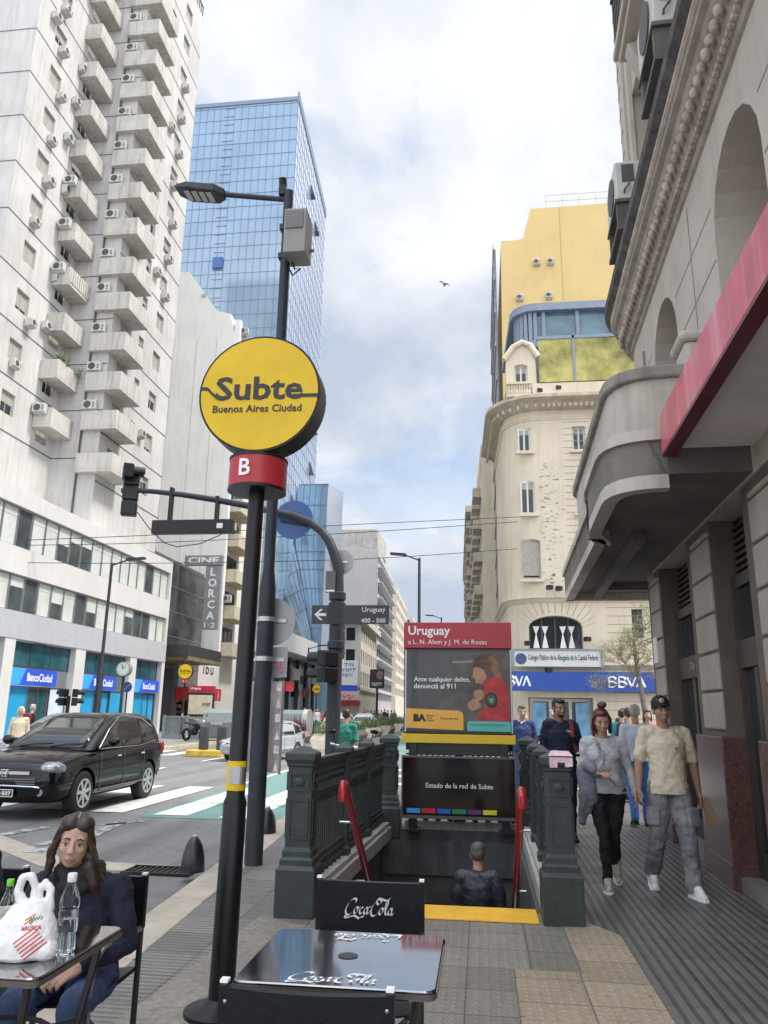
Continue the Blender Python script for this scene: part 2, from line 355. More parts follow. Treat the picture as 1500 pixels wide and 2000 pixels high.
# ================================================================== GROUND
def groundmat(name, col, kind, ang=0., pitch=.055, var=.15, rough=.55, tile=.4):
    m = M(name, col, rough, var=0); t = m.node_tree; b = t.nodes['Principled BSDF']; k = t.links
    tcn = nd(t, 'ShaderNodeTexCoord'); mpn = nd(t, 'ShaderNodeMapping', inp={2: (0, 0, ang)}); k.new(tcn.outputs['Object'], mpn.inputs[0])
    n = nd(t, 'ShaderNodeTexNoise', inp={'Scale': .9, 'Detail': 8, 'Roughness': .65}); k.new(mpn.outputs[0], n.inputs['Vector'])
    nf = nd(t, 'ShaderNodeTexNoise', inp={'Scale': 22, 'Detail': 4}); k.new(mpn.outputs[0], nf.inputs['Vector'])
    ad = nd(t, 'ShaderNodeMath', operation='ADD'); k.new(n.outputs[0], ad.inputs[0]); k.new(nf.outputs[0], ad.inputs[1])
    mr = nd(t, 'ShaderNodeMapRange', inp={1: .75, 2: 1.25, 3: 1-var, 4: 1+var}); k.new(ad.outputs[0], mr.inputs[0])
    mu = nd(t, 'ShaderNodeMixRGB', blend_type='MULTIPLY', inp={0: 1, 1: (*col, 1)}); k.new(mr.outputs[0], mu.inputs[2]); last = mu.outputs[0]
    # wear: broad stains, old gum spots, dark scuffs
    ns = nd(t, 'ShaderNodeTexNoise', inp={'Scale': 1.9, 'Detail': 10, 'Roughness': .7, 'Distortion': .6}); k.new(tcn.outputs['Object'], ns.inputs['Vector'])
    ms = nd(t, 'ShaderNodeMapRange', inp={1: .50, 2: .72, 3: 0, 4: .45}); k.new(ns.outputs[0], ms.inputs[0])
    mst = nd(t, 'ShaderNodeMixRGB', inp={2: tuple([c*.5 for c in col]+[1])}); k.new(ms.outputs[0], mst.inputs[0]); k.new(last, mst.inputs[1]); last = mst.outputs[0]
    vo = nd(t, 'ShaderNodeTexVoronoi', inp={'Scale': 5.5}); k.new(tcn.outputs['Object'], vo.inputs['Vector'])
    mv = nd(t, 'ShaderNodeMapRange', inp={1: .07, 2: .10, 3: .6, 4: 0}); k.new(vo.outputs['Distance'], mv.inputs[0])
    sc_ = nd(t, 'ShaderNodeSeparateColor'); k.new(vo.outputs['Color'], sc_.inputs[0])
    gt_ = nd(t, 'ShaderNodeMath', operation='GREATER_THAN', inp={1: .72}); k.new(sc_.outputs[0], gt_.inputs[0])
    mg = nd(t, 'ShaderNodeMath', operation='MULTIPLY'); k.new(mv.outputs[0], mg.inputs[0]); k.new(gt_.outputs[0], mg.inputs[1])
    mgx = nd(t, 'ShaderNodeMixRGB', inp={2: (.06, .055, .05, 1)}); k.new(mg.outputs[0], mgx.inputs[0]); k.new(last, mgx.inputs[1]); last = mgx.outputs[0]
    if kind == 'plain':
        ml_ = nd(t, 'ShaderNodeMapping', inp={3: (1.1, .035, 1)}); k.new(tcn.outputs['Object'], ml_.inputs[0])
        nl = nd(t, 'ShaderNodeTexNoise', inp={'Scale': 1.6, 'Detail': 5}); k.new(ml_.outputs[0], nl.inputs['Vector'])
        mr2 = nd(t, 'ShaderNodeMapRange', inp={1: .35, 2: .65, 3: .78, 4: 1.15}); k.new(nl.outputs[0], mr2.inputs[0])
        mm2 = nd(t, 'ShaderNodeMixRGB', blend_type='MULTIPLY', inp={0: 1}); k.new(last, mm2.inputs[1]); k.new(mr2.outputs[0], mm2.inputs[2]); last = mm2.outputs[0]
    s = nd(t, 'ShaderNodeSeparateXYZ'); k.new(mpn.outputs[0], s.inputs[0])
    def frac(o, p):
        a = nd(t, 'ShaderNodeMath', operation='DIVIDE', inp={1: p}); k.new(o, a.inputs[0])
        f = nd(t, 'ShaderNodeMath', operation='FRACT'); k.new(a.outputs[0], f.inputs[0]); return f.outputs[0]
    def tri(o, p):
        f = frac(o, p); a = nd(t, 'ShaderNodeMath', operation='SUBTRACT', inp={1: .5}); k.new(f, a.inputs[0])
        c = nd(t, 'ShaderNodeMath', operation='ABSOLUTE'); k.new(a.outputs[0], c.inputs[0]); return c.outputs[0]   # 0 centre .5 edge
    h = None
    if kind == 'bars':
        q = tri(s.outputs[0], pitch); h = nd(t, 'ShaderNodeMapRange', interpolation_type='SMOOTHSTEP', inp={1: .18, 2: .42, 3: 1, 4: 0}); k.new(q, h.inputs[0]); h = h.outputs[0]
    if kind == 'dots':
        x = tri(s.outputs[0], pitch); y = tri(s.outputs[1], pitch); cbn = nd(t, 'ShaderNodeCombineXYZ'); k.new(x, cbn.inputs[0]); k.new(y, cbn.inputs[1])
        ln = nd(t, 'ShaderNodeVectorMath', operation='LENGTH'); k.new(cbn.outputs[0], ln.inputs[0])
        h = nd(t, 'ShaderNodeMapRange', interpolation_type='SMOOTHSTEP', inp={1: .10, 2: .30, 3: 1, 4: 0}); k.new(ln.outputs['Value'], h.inputs[0]); h = h.outputs[0]
    hh = h
    if kind in ('bars', 'dots', 'slab'):
        gx = tri(s.outputs[0], tile); gy = tri(s.outputs[1], tile); mxn = nd(t, 'ShaderNodeMath', operation='MAXIMUM'); k.new(gx, mxn.inputs[0]); k.new(gy, mxn.inputs[1])
        jn = nd(t, 'ShaderNodeMapRange', inp={1: .5-.006/tile, 2: .5-.002/tile, 3: 0, 4: 1}); k.new(mxn.outputs[0], jn.inputs[0])
        mj = nd(t, 'ShaderNodeMixRGB', inp={2: tuple([c*.3 for c in col]+[1])}); k.new(jn.outputs[0], mj.inputs[0]); k.new(last, mj.inputs[1]); last = mj.outputs[0]
        # every tile its own tone
        fl = []
        for o in (s.outputs[0], s.outputs[1]):
            a = nd(t, 'ShaderNodeMath', operation='DIVIDE', inp={1: tile}); k.new(o, a.inputs[0]); a2 = nd(t, 'ShaderNodeMath', operation='ADD', inp={1: .5}); k.new(a.outputs[0], a2.inputs[0]); f = nd(t, 'ShaderNodeMath', operation='FLOOR'); k.new(a2.outputs[0] if False else a.outputs[0], f.inputs[0]); fl.append(f)
        cw = nd(t, 'ShaderNodeCombineXYZ'); k.new(fl[0].outputs[0], cw.inputs[0]); k.new(fl[1].outputs[0], cw.inputs[1])
        wn = nd(t, 'ShaderNodeTexWhiteNoise', noise_dimensions='2D'); k.new(cw.outputs[0], wn.inputs['Vector'])
        mt = nd(t, 'ShaderNodeMapRange', inp={3: .82, 4: 1.12}); k.new(wn.outputs[0], mt.inputs[0])
        mm = nd(t, 'ShaderNodeMixRGB', blend_type='MULTIPLY', inp={0: 1}); k.new(last, mm.inputs[1]); k.new(mt.outputs[0], mm.inputs[2]); last = mm.outputs[0]
    if hh is not None:
        md = nd(t, 'ShaderNodeMapRange', inp={3: .62 if kind == 'bars' else .9, 4: 1.1}); k.new(hh, md.inputs[0])
        mm = nd(t, 'ShaderNodeMixRGB', blend_type='MULTIPLY', inp={0: 1}); k.new(last, mm.inputs[1]); k.new(md.outputs[0], mm.inputs[2]); last = mm.outputs[0]
        bp = nd(t, 'ShaderNodeBump', inp={0: .8, 1: .006}); k.new(hh, bp.inputs['Height']); k.new(bp.outputs[0], b.inputs['Normal'])
    else:
        bp = nd(t, 'ShaderNodeBump', inp={0: .5, 1: .004}); k.new(nf.outputs[0], bp.inputs['Height']); k.new(bp.outputs[0], b.inputs['Normal'])
    rm = nd(t, 'ShaderNodeMapRange', inp={1: .35, 2: .65, 3: rough-.12, 4: rough+.18}); k.new(n.outputs[0], rm.inputs[0]); k.new(rm.outputs[0], b.inputs['Roughness'])
    k.new(last, b.inputs['Base Color']); return m
ASPH = groundmat('road_asphalt', (.165, .16, .155), 'plain', var=.2, rough=.75)
TILER = groundmat('ridged_sidewalk_tile', (.128, .120, .110), 'bars', pitch=.075, rough=.42, tile=.45)
TILEC = groundmat('crosswise_ridged_tile', (.185, .172, .155), 'bars', ang=math.pi/2, pitch=.06, rough=.5, tile=.45)
TILED = groundmat('grey_dotted_tile', (.235, .212, .175), 'dots', pitch=.062, rough=.6, tile=.40)
TILET = groundmat('tan_dotted_tile', (.36, .285, .20), 'dots', pitch=.062, rough=.6, tile=.40)
KERB = M('granite_kerb', (.40, .345, .275), .75, var=.2, scale=4, bump=.2)
RZ = -.10
HX0, HX1, HY0, HY1 = -1.27, .42, 6.86, 10.45      # the stair opening
def rect(mb, x0, x1, y0, y1, z):
    mb.face([(x0, y0, z), (x1, y0, z), (x1, y1, z), (x0, y1, z)])
def frame_rect(mb, x0, x1, y0, y1, z, h):
    rect(mb, x0, x1, y0, h[2], z); rect(mb, x0, x1, h[3], y1, z); rect(mb, x0, h[0], h[2], h[3], z); rect(mb, h[1], x1, h[2], h[3], z)
g = MB(); frame_rect(g, -700, 700, -60, 1500, RZ, (HX0, HX1, HY0, HY1)); struct(g.build('ground', ASPH))
def kx(y): return -2.20-.065*y                     # near kerb line
KY = 17.5
s = MB()
# corner pavement (crosswise ridges by the kerb, lengthwise ridges by the wall)
s.face([(kx(-4)+.33, -4, 0), (-1.65, -4, 0), (-1.65, KY, 0), (kx(KY)+.33, KY, 0)])
struct(s.build('sidewalk', TILEC))
s = MB(); rect(s, HX1, 3.6, HY0, KY, 0); rect(s, -1.65, HX1, HY1, KY, 0); rect(s, .62, 4.2, -4, HY0, 0); rect(s, -1.65, HX0, HY0, HY1, 0)
struct(s.build('sidewalk', TILER))
s = MB(); rect(s, -1.65, .62, -4, HY0, 0); struct(s.build('sidewalk', TILED))
s = MB(); s.face([(.17, 3, .004), (.98, 3, .004), (.98, 6.3, .004), (.74, 6.72, .004), (.58, 6.62, .004), (.60, 5.42, .004), (.17, 5.42, .004)]); struct(s.build('tactile_path', TILET))
s = MB(); s.face([(-1.95, 3.2, .004), (-1.3, 3.2, .004), (-1.3, 6.1, .004), (-1.72, 6.4, .004)]); struct(s.build('pavement_edge', groundmat('patched_cement', (.24, .215, .18), 'plain', var=.3, rough=.8)))
k = MB()
for i in range(14):
    y0 = -4+i*(KY+4)/14; y1 = y0+(KY+4)/14-.006
    k.hexa([(kx(y0), y0, RZ-.02), (kx(y0)+.33, y0, RZ-.02), (kx(y1)+.33, y1, RZ-.02), (kx(y1), y1, RZ-.02), (kx(y0), y0, .004), (kx(y0)+.33, y0, .004), (kx(y1)+.33, y1, .004), (kx(y1), y1, .004)])
struct(k.build('kerb', KERB, bevel=.012))
s = MB(); s.face([(-6.6, 9.9, RZ+.004), (-4.7, 8.35, RZ+.004), (-3.0, 8.2, RZ+.004), (-3.0, 8.6, RZ+.004), (-4.6, 8.75, RZ+.004), (-6.6, 10.4, RZ+.004)]); struct(s.build('gutter', KERB))
s = MB(); s.bx(4.2, 700, -60, 9.5, RZ-.01, 0); 
# far side pavements
FK = -12.9
s = MB(); s.bx(-60, FK, -60, 400, RZ-.05, 0.02); struct(s.build('sidewalk', groundmat('far_pavement', (.24, .23, .22), 'slab', tile=.6)))
s = MB(); s.bx(FK, FK+.25, -60, 400, RZ-.05, .03); struct(s.build('kerb', M('yellowed_kerb', (.42, .36, .22), .8, var=.25)))
s = MB(); s.face([(-.9, 33, .01), (60, 33, .01), (60, 39, .01), (2.2, 39, .01), (1.0, 60, .01), (-5, 250, .01), (-9, 250, .01), (-2.0, 48, .01)]); struct(s.build('sidewalk', groundmat('north_pavement', (.22, .21, .2), 'slab', tile=.5)))
# road paint
def worn(name, col, thr=.62):
    m = M(name, col, .7, var=.1); t = m.node_tree; b = t.nodes['Principled BSDF']
    tcn = nd(t, 'ShaderNodeTexCoord'); n = nd(t, 'ShaderNodeTexNoise', inp={'Scale': 5, 'Detail': 10, 'Roughness': .75}); t.links.new(tcn.outputs['Object'], n.inputs['Vector'])
    mr = nd(t, 'ShaderNodeMapRange', inp={1: thr, 2: thr+.12, 3: 0, 4: .75}); t.links.new(n.outputs[0], mr.inputs[0])
    o = b.inputs['Base Color'].links[0].from_socket; mm = nd(t, 'ShaderNodeMixRGB', inp={2: (.16, .16, .165, 1)}); t.links.new(mr.outputs[0], mm.inputs[0]); t.links.new(o, mm.inputs[1]); t.links.new(mm.outputs[0], b.inputs['Base Color']); return m
PW = worn('white_road_paint', (.66, .65, .60), .53); PG = worn('green_road_paint', (.12, .225, .205), .60)
def crossbar(x0, x1, y0, y1): 
    m = MB(); rect(m, x0, x1, y0, y1, RZ+.012); return struct(m.build('crosswalk_stripe', PW))
m = MB(); rect(m, -5.35, -3.1, 12.2, 60, RZ+.005); struct(m.build('green_bike_lane', PG))
xs = -2.95
x = -3.53
while x > -12.3:
    crossbar(x-.56, x, 12.35-(x+3.5)*.10, 16.9-(x+3.5)*.02); x -= 1.11
m = MB(); rect(m, -5.45, -5.33, 17.6, 60, RZ+.012); struct(m.build('lane_line', PW))
m = MB()
for i in range(8): rect(m, -9.0, -8.87, 19+i*6, 22+i*6, RZ+.012)
struct(m.build('lane_line', PW))
for i in range(9):
    m = MB(); rect(m, -12.6+i*1.1, -12.1+i*1.1, 27.6, 31.0, RZ+.012); struct(m.build('crosswalk_stripe', PW))
for i in range(7):
    m = MB(); rect(m, -2.6+.2, 3.6, 18.6+i*1.1, 19.1+i*1.1, RZ+.012)
    if i % 2 == 0: struct(m.build('crosswalk_stripe', PW))
# faded paint scraps near the car
for (a, b, w) in (((60, 1665), (160, 1640), .12), ((150, 1640), (235, 1605), .16), ((80, 1650), (170, 1627), .08), ((195, 1612), (280, 1603), .07), ((0, 1630), (90, 1615), .12)):
    p, q = G(*a, RZ+.008), G(*b, RZ+.008); n = (q-p).cross(Vector((0, 0, 1))).normalized()*w
    m = MB(); m.face([p-n, q-n*.6, q+n*.7, p+n]); struct(m.build('faded_road_paint', worn('faded_paint', (.46, .46, .46), .45)))

# ================================================================== LEFT SIDE OF THE AVENUE
TOWW = M('tower_white_render', (.50, .488, .468), .85, var=.14, scale=.35, bump=.1, bscale=8, streak=.7, grime=(.30, .28, .25))
TOWB = M('balcony_concrete', (.475, .455, .415), .85, var=.14, scale=.8, streak=.85, grime=(.19, .17, .15))
JOINT = M('dark_joint', (.12, .12, .12), .9, var=0)
SHUT = M('roller_shutter', (.36, .33, .29), .8, var=.15, scale=6)
XB = -19.5
YB0, YB1 = 22., 46.6
mpB = lambda u, z, d: (XB-d, u, z)
podium_z = 10.6
bank = thing('bank_building', 'low white bank building with two ribbon window rows over blue shop signs', 'bank', (XB-4, (YB0+YB1)/2, 0))
mb = MB(); rows = ((7.05, 8.12), (8.12, 8.12))
band = [(5.42, 6.98), (8.12, 9.86)]
holes = [(YB0+.3, YB1-.25, a, b) for a, b in band]
bays = [(24.6, 29.95), (30.7, 35.75), (36.7, 41.75), (42.6, 46.2)]
holes += [(a, b, .05, 4.28) for a, b in bays]
wall(mb, mpB, YB0, YB1, 0, podium_z, holes, .35)
mb.bx(XB-8, XB-.4, YB0, YB1-.01, podium_z-.02, podium_z+.0); mb.face([(XB, YB0, 0), (XB, YB0, podium_z), (XB-8, YB0, podium_z), (XB-8, YB0, 0)]); mb.face([(XB, YB1, 0), (XB, YB1, podium_z), (XB-8, YB1, podium_z), (XB-8, YB1, 0)])
PODM = M('podium_white_panels', (.56, .55, .535), .7, var=.07, scale=.6, streak=.3, grime=(.36, .34, .32))
mb.build('wall', PODM, bank, world=True)
gb = MB(); mbox(gb, mpB, YB0, YB1-.02, 4.3, 5.4, -.03, .0); gb.build('fascia_band', M('grey_fascia_band', (.40, .41, .43), .6, var=.06), bank, world=True)
BLIND = M('pale_window_blind', (.50, .53, .49), .7, var=.12, scale=1.5); 
for bi, (a, b) in enumerate(band):
    n = 22; w = (YB1-.25-YB0-.3)/n
    for i in range(n):
        u0 = YB0+.3+i*w+.02
        dark = (i in (12, 13, 17) if bi == 0 else i in (10, 11, 12, 19)) or random.random() < .12
        window(bank, mpB, u0, u0+w-.04, a+.02, b-.02, .2, 1, 1, t=.05, gm=GLASSB if dark else BLIND, fm=M('aluminium_frame', (.34, .35, .35), .4, .6, var=.1), blind=random.choice((0, .3, .5)) if dark else .22, blind_m=BLIND)
BLUEP = M('bank_blue_panel', (.02, .30, .55), .35, var=.12, scale=.8); BLUED = M('bank_royal_blue', (.025, .09, .58), .4, var=.05); BLUEL = M('bank_sky_blue', (.05, .33, .80), .4, var=.05)
TEAL = M('teal_bank_glass', (.02, .09, .11), .08, var=.5, scale=.8)
for bi, (a, b) in enumerate(bays):
    window(bank, mpB, a+.05, b-.05, 3.15, 4.25, .3, 3, 1, gm=TEAL, fm=FRAMED, t=.08)
    sg = MB(); mbox(sg, mpB, a-.1, b-1.45 if bi < 3 else b-.2, 2.42, 3.12, .02, .32); s1 = sg.build('shop_sign', BLUED, bank, world=True)
    fr = frame((XB+.005-.02, a-.1, 2.42), (0, 1, 0), (0, 0, 1))
    flat([(0, 0), (.75, 0), (1.15, .7), (0, .7)], BLUEL, s1, fr, 'sign_corner', lift=.004)
    text('BancoCiudad', LETTER_W, s1, frame((XB-.02, a+2.2 if bi < 3 else a+2.0, 2.77), (0, 1, 0), (0, 0, 1)), width=2.0 if bi < 3 else 1.7, height=.36, align='C', bold=.02)
    window(bank, mpB, a+.05, a+1.75, .1, 2.38, .3, 1, 1, gm=BLUEP, fm=BLUEP, t=.05, name='blue_panel')
    window(bank, mpB, a+1.8, a+3.5, .1, 2.38, .32, 2, 1, gm=TEAL if bi == 1 else BLUEP, fm=M('bronze_frame', (.18, .15, .11), .4, .5, var=.1) if bi == 1 else FRAMED, t=.1, name='door')
    window(bank, mpB, a+3.55, b-.05, .1, 2.38, .3, 1, 1, gm=M('poster_pale_blue', (.5, .58, .72), .4, var=.25, scale=1.2) if bi == 1 else BLUEP, fm=FRAMED, t=.05, name='display_window')
# tower over the bank
tw = thing('apartment_tower', 'tall white concrete apartment tower with stacked box balconies and many air conditioners', 'tower', (-26, 40, podium_z))
X1, X2 = -24.2, -21.4; YA, YC, YE = 32.3, 39.1, 47.9; ZT1, ZT2 = 66., 55.6
mp1 = lambda u, z, d: (X1-d, u, z)
mp2 = lambda u, z, d: (X2-d, u, z)
F0, FH = 13.35, 2.905
floors1 = [15.25+i*FH for i in range(17)]
mb = MB(); h1 = []; h2 = []; info1 = []; info2 = []
for i, z in enumerate(floors1):
    h1 += [(34.0, 35.15, z+.95, z+2.15), (37.35, 38.5, z+.5, z+2.3)]
floors2 = [13.9+i*FH for i in range(14)]
for i, z in enumerate(floors2):
    h2 += [(40.1, 41.2, z+.4, z+2.3), (42.6, 43.3, z+1.0, z+2.1), (44.8, 45.95, z+.95, z+2.15)]
wall(mb, mp1, YA, YC, podium_z, ZT1, h1, .22); wall(mb, mp2, YC, YE, podium_z, ZT2, h2, .22)
mb.face([(X1, YA, podium_z), (X1, YA, ZT1), (X1-14, YA, ZT1), (X1-14, YA, podium_z)])
mb.face([(X2, YE, podium_z), (X2, YE, ZT2), (X2-14, YE, ZT2), (X2-14, YE, podium_z)])
mb.face([(X2, YC, podium_z), (X2, YC, ZT2), (X1, YC, ZT2), (X1, YC, podium_z)])
mb.face([(X1, YC, ZT2), (X1, YC, ZT1), (X1-14, YC, ZT1), (X1-14, YC, ZT2)])
mb.bx(X2-14, X2-.01, YC, YE-.01, ZT2-.3, ZT2-.02); mb.bx(X1-14, X1-.01, YA+.01, YC, ZT1-.3, ZT1-.02)
mb.m = 1
for z in floors1:
    mb.bx(X1+.002, X1+.012, YA, YC-.01, z-.04, z+.04); mb.bx(X1-14, X1, YA-.012, YA-.002, z-.03, z+.03); mb.bx(X1+.015, X2-.0, YC-.012, YC-.002, z-.03, z+.03)
for z in floors2: mb.bx(X2+.002, X2+.012, YC+.01, YE, z-.04, z+.04)
mb.build('wall', [TOWW, JOINT], tw, world=True)
rl = MB()
for i in range(24): rl.bx(X2-.1, X2-.04, YC+.2+i*.37, YC+.26+i*.37, ZT2, ZT2+1.0)
rl.bx(X2-.1, X2-.03, YC, YE, ZT2+1.0, ZT2+1.07); rl.build('roof_railing', FRAMED, tw, world=True)
pp = MB(); pp.cyl((X2-1.1, YC-.08, podium_z), (X2-1.1, YC-.08, ZT2), .06, n=8); pp.build('drain_pipe', M('dark_pipe', (.07, .07, .07), .6, var=.2), tw, world=True)
rr = random.Random(3)
def twin(mp, h, nx, up=False):
    u0, u1, z0, z1 = h
    b = rr.choice((.25, .5, .8, .97, .97, .4))
    return window(tw, mp, u0, u1, z0, z1, .16, nx, 1, fm=M('worn_window_frame', (.33, .30, .27), .6, var=.15), t=.06, blind=b, blind_m=SHUT)
for h in h1: twin(mp1, h, 2)
for h in h2: twin(mp2, h, 2 if h[1]-h[0] > 1 else 1)
for i, z in enumerate(floors1[:15]):
    if rr.random() < .75: aircon(tw, mp1, 34.2+rr.random()*1.2, z+.25+rr.random()*.4, .5+rr.random()*.2, .36+rr.random()*.12, .3+rr.random()*.2)
    if rr.random() < .35: aircon(tw, mp1, 33.6, z+1.9, .6, .42, .4)
    if rr.random() < .7: aircon(tw, mp1, 36.3+rr.random()*.7, z+1.0+rr.random()*1.0, .5+rr.random()*.2, .38+rr.random()*.14, .35)
for i, z in enumerate(floors2[:13]):
    if rr.random() < .55: aircon(tw, mp2, 45.0+rr.random()*.5, z+.4, .62, .45, .4)
    if rr.random() < .45: aircon(tw, mp2, 43.9, z+1.4, .62, .45, .35)
def balcony(x0, x1, y0, y1, z, ribs=False):
    "x1 is the street side, z the underside"
    b = MB(); t = .12; hh = 1.12
    b.bx(x0, x1, y0, y1, z, z+.16); b.bx(x1-t, x1, y0, y1, z+.16, z+hh); b.bx(x0, x1-t, y0, y0+t, z+.16, z+hh); b.bx(x0, x1-t, y1-t, y1, z+.16, z+hh)
    if ribs:
        for k in range(9): b.bx(x1+.002, x1+.06, y0+.1+k*(y1-y0)/9.2, y0+.24+k*(y1-y0)/9.2, z+.2, z+hh-.05)
    return b.build('balcony', TOWB, tw, world=True, bevel=.015)
PLANT = M('leaf_green', (.07, .12, .03), .6, var=.35, scale=12)
def leafclump(mb, c, r, n, s=.09, rnd=random):
    for _ in range(n):
        v = Vector((rnd.gauss(0, .45), rnd.gauss(0, .45), rnd.gauss(0, .4))); p = Vector(c)+Vector((v.x*r[0], v.y*r[1], v.z*r[2]))
        a = Vector((rnd.uniform(-1, 1), rnd.uniform(-1, 1), rnd.uniform(-1, 1))).normalized()*s; b = a.orthogonal().normalized()*s*.45
        mb.face([p-a, p+b, p+a, p-b])
for i in range(16):
    z = 16.45-.12+i*FH*.998
    bo = balcony(-24.18, -23.1, 36.85, YC-.02, z, i == 3)
    if i == 1:
        lf = MB(); leafclump(lf, (-23.3, 37.4, z+1.35), (.35, .5, .35), 160); leafclump(lf, (-23.0, 38.8, z+1.1), (.3, .4, .5), 60); lf.build('balcony_plants', PLANT, bo, world=True)['kind'] = 'stuff'
    if rr.random() < .3: aircon(tw, lambda u, z, d: (u, 36.83+d, z), -23.7, z+.75, .7, .5, .3)
for i in range(14):
    z = 14.32-.1+i*2.505 if False else 14.3+i*FH*.872
    z = [14.3, 16.85, 19.25, 21.75, 24.4, 26.75, 29.45, 32.0, 34.45, 37.0, 39.55, 42.05, 44.5, 46.95][i]
    balcony(-22.5, -20.3, YC-.35, 41.5, z)
    if rr.random() < .75: aircon(tw, lambda u, z, d: (u, YC-.012+d, z), -22.1, z+1.25, .8, .55, .3)

# cinema between the tower and the party wall
cin = thing('cinema_building', 'narrow cinema front of dark glass panels with marquee canopy', 'cinema', (XB-3, 52, 0))
mpC = lambda u, z, d: (XB-1.9-d, u, z)
YC0, YC1 = 46.7, 58.0
mb = MB(); wall(mb, mpC, YC0, YC1, 0, 4.6, [(47.6, 50.8, .05, 4.2), (51.0, 52.9, .05, 4.2), (53.8, 57.2, .05, 2.6)], 1.2)
mb.bx(XB-9, XB-2.1, YC0, YC1, 11.6, 11.8); mb.bx(XB-9, XB-2.1, YC0+.05, YC1-.05, 4.6, 11.6)
mb.bx(XB-6, XB-4.5, 47.5, 49, 11.8, 12.9)
mb.build('wall', M('cinema_dark_stone', (.10, .10, .105), .5, var=.2, scale=1.5), cin, world=True)
pn = MB()
for i in range(5):
    for j in range(4):
        mbox(pn, mpC, YC0+.1+i*2.2, YC0+2.27+i*2.2, 4.7+j*1.72, 6.36+j*1.72, .0, .14)
pn.build('glass_panels', M('dark_reflective_panel', (.05, .055, .06), .12, var=.7, scale=.7), cin, world=True)
st = MB()
for j in range(1, 4): mbox(st, mpC, YC0+.1, YC1-.3, 4.64+j*1.72, 4.7+j*1.72, -.03, .1)
st.build('panel_strips', STEEL, cin, world=True)
dr = MB()
for i in range(2): mbox(dr, mpC, 47.7+i*1.55, 49.2+i*1.55, .1, 4.15, .9, 1.0)
for i in range(4):
    for j in range(3): mbox(dr, mpC, 47.8+i*.78, 48.4+i*.78, .35+j*1.25, 1.4+j*1.25, .87, .9)
dr.build('door', M('oxblood_door', (.14, .03, .025), .45, var=.15), cin, world=True)
sh = MB(); mbox(sh, mpC, 53.8, 57.2, .1, 2.6, .8, .9)
for i in range(5):
    for j in range(5):
        sh.m = 1+random.randrange(3); mbox(sh, mpC, 53.95+i*.63, 54.4+i*.63, .3+j*.42, .55+j*.42, .6, .8)
sh.build('shop_display', [GLASS, M('display_red', (.4, .04, .03)), M('display_tan', (.4, .3, .15)), M('display_brown', (.12, .05, .03))], cin, world=True)
cp = MB(); cp.bx(XB-1.9, XB+1.2, 47.3, 53.6, 4.75, 5.45); c1 = cp.build('marquee_canopy', M('marquee_black', (.035, .035, .037), .5, var=.3), cin, world=True)
ru = MB()
for i in range(30): ru.bx(XB-1.3+i*.085, XB-1.26+i*.085, 47.35, 53.5, 4.5, 4.745)
for i in range(44): ru.bx(XB+1.0, XB+1.18, 47.35+i*.142, 47.43+i*.142, 4.45, 4.745)
ru.build('marquee_slats', M('brass_slats', (.22, .19, .11), .5, .3, var=.3), c1, world=True)
wp = MB(); wp.bx(XB-1.88, XB-.45, 53.75, 57.7, 3.0, 5.3); w1 = wp.build('letter_panel', WHITE, cin, world=True)
text('I D U', LETTER_K, w1, frame((XB-.45, 55.8, 4.25), (0, 1, 0), (0, 0, 1)), width=2.2, height=.55, align='C', bold=.03, lift=.02)
rs = MB(); rs.bx(XB-.05, XB+.9, 53.7, 57.0, 2.62, 3.35) if False else rs.bx(XB-1.88, XB+.3, 53.4, 56.8, 2.1, 2.95); r1_ = rs.build('shop_awning', M('red_awning', (.62, .03, .035), .5, var=.08), cin, world=True)
flat([(0, 0), (1.0, 0), (1.0, .8), (0, .8)], M('awning_picture', (.55, .42, .25), .5, var=.6, scale=8), r1_, frame((XB+.3, 54.3, 2.13), (0, 1, 0), (0, 0, 1)), 'picture')
scrawl(r1_, frame((XB+.3, 56.15, 2.52), (0, 0, 1), (0, -1, 0)), .66, .3, 5, LETTER_W)
# blade sign CINE LORCA 1-2 facing the camera
cs = MB(); cs.bx(XB+.02, XB+1.15, 52.5, 52.8, 6.95, 11.5); ys = cs.build('blade_sign', M('sign_grey_metal', (.24, .24, .245), .5, var=.15), cin, world=True)
c2 = MB(); c2.bx(XB-1.6, XB+1.2, 52.45, 52.85, 11.55, 12.25); c2.build('name_board', M('sign_grey_metal', (.24, .24, .245)), ys, world=True)
SIL = M('silver_letters', (.75, .75, .74), .4, var=.1)
text('CINE', SIL, ys, frame((XB-.2, 52.45, 11.9), (1, 0, 0), (0, 0, 1)), width=2.3, height=.45, align='C', bold=.03, lift=.02)
for i, ch in enumerate('LORCA'): text(ch, SIL, ys, frame((XB+.58, 52.5, 11.05-i*.78), (1, 0, 0), (0, 0, 1)), height=.6, align='C', bold=.03, lift=.02)
text('1·2', SIL, ys, frame((XB+.58, 52.5, 7.25), (1, 0, 0), (0, 0, 1)), width=.8, height=.38, align='C', bold=.02, lift=.02)

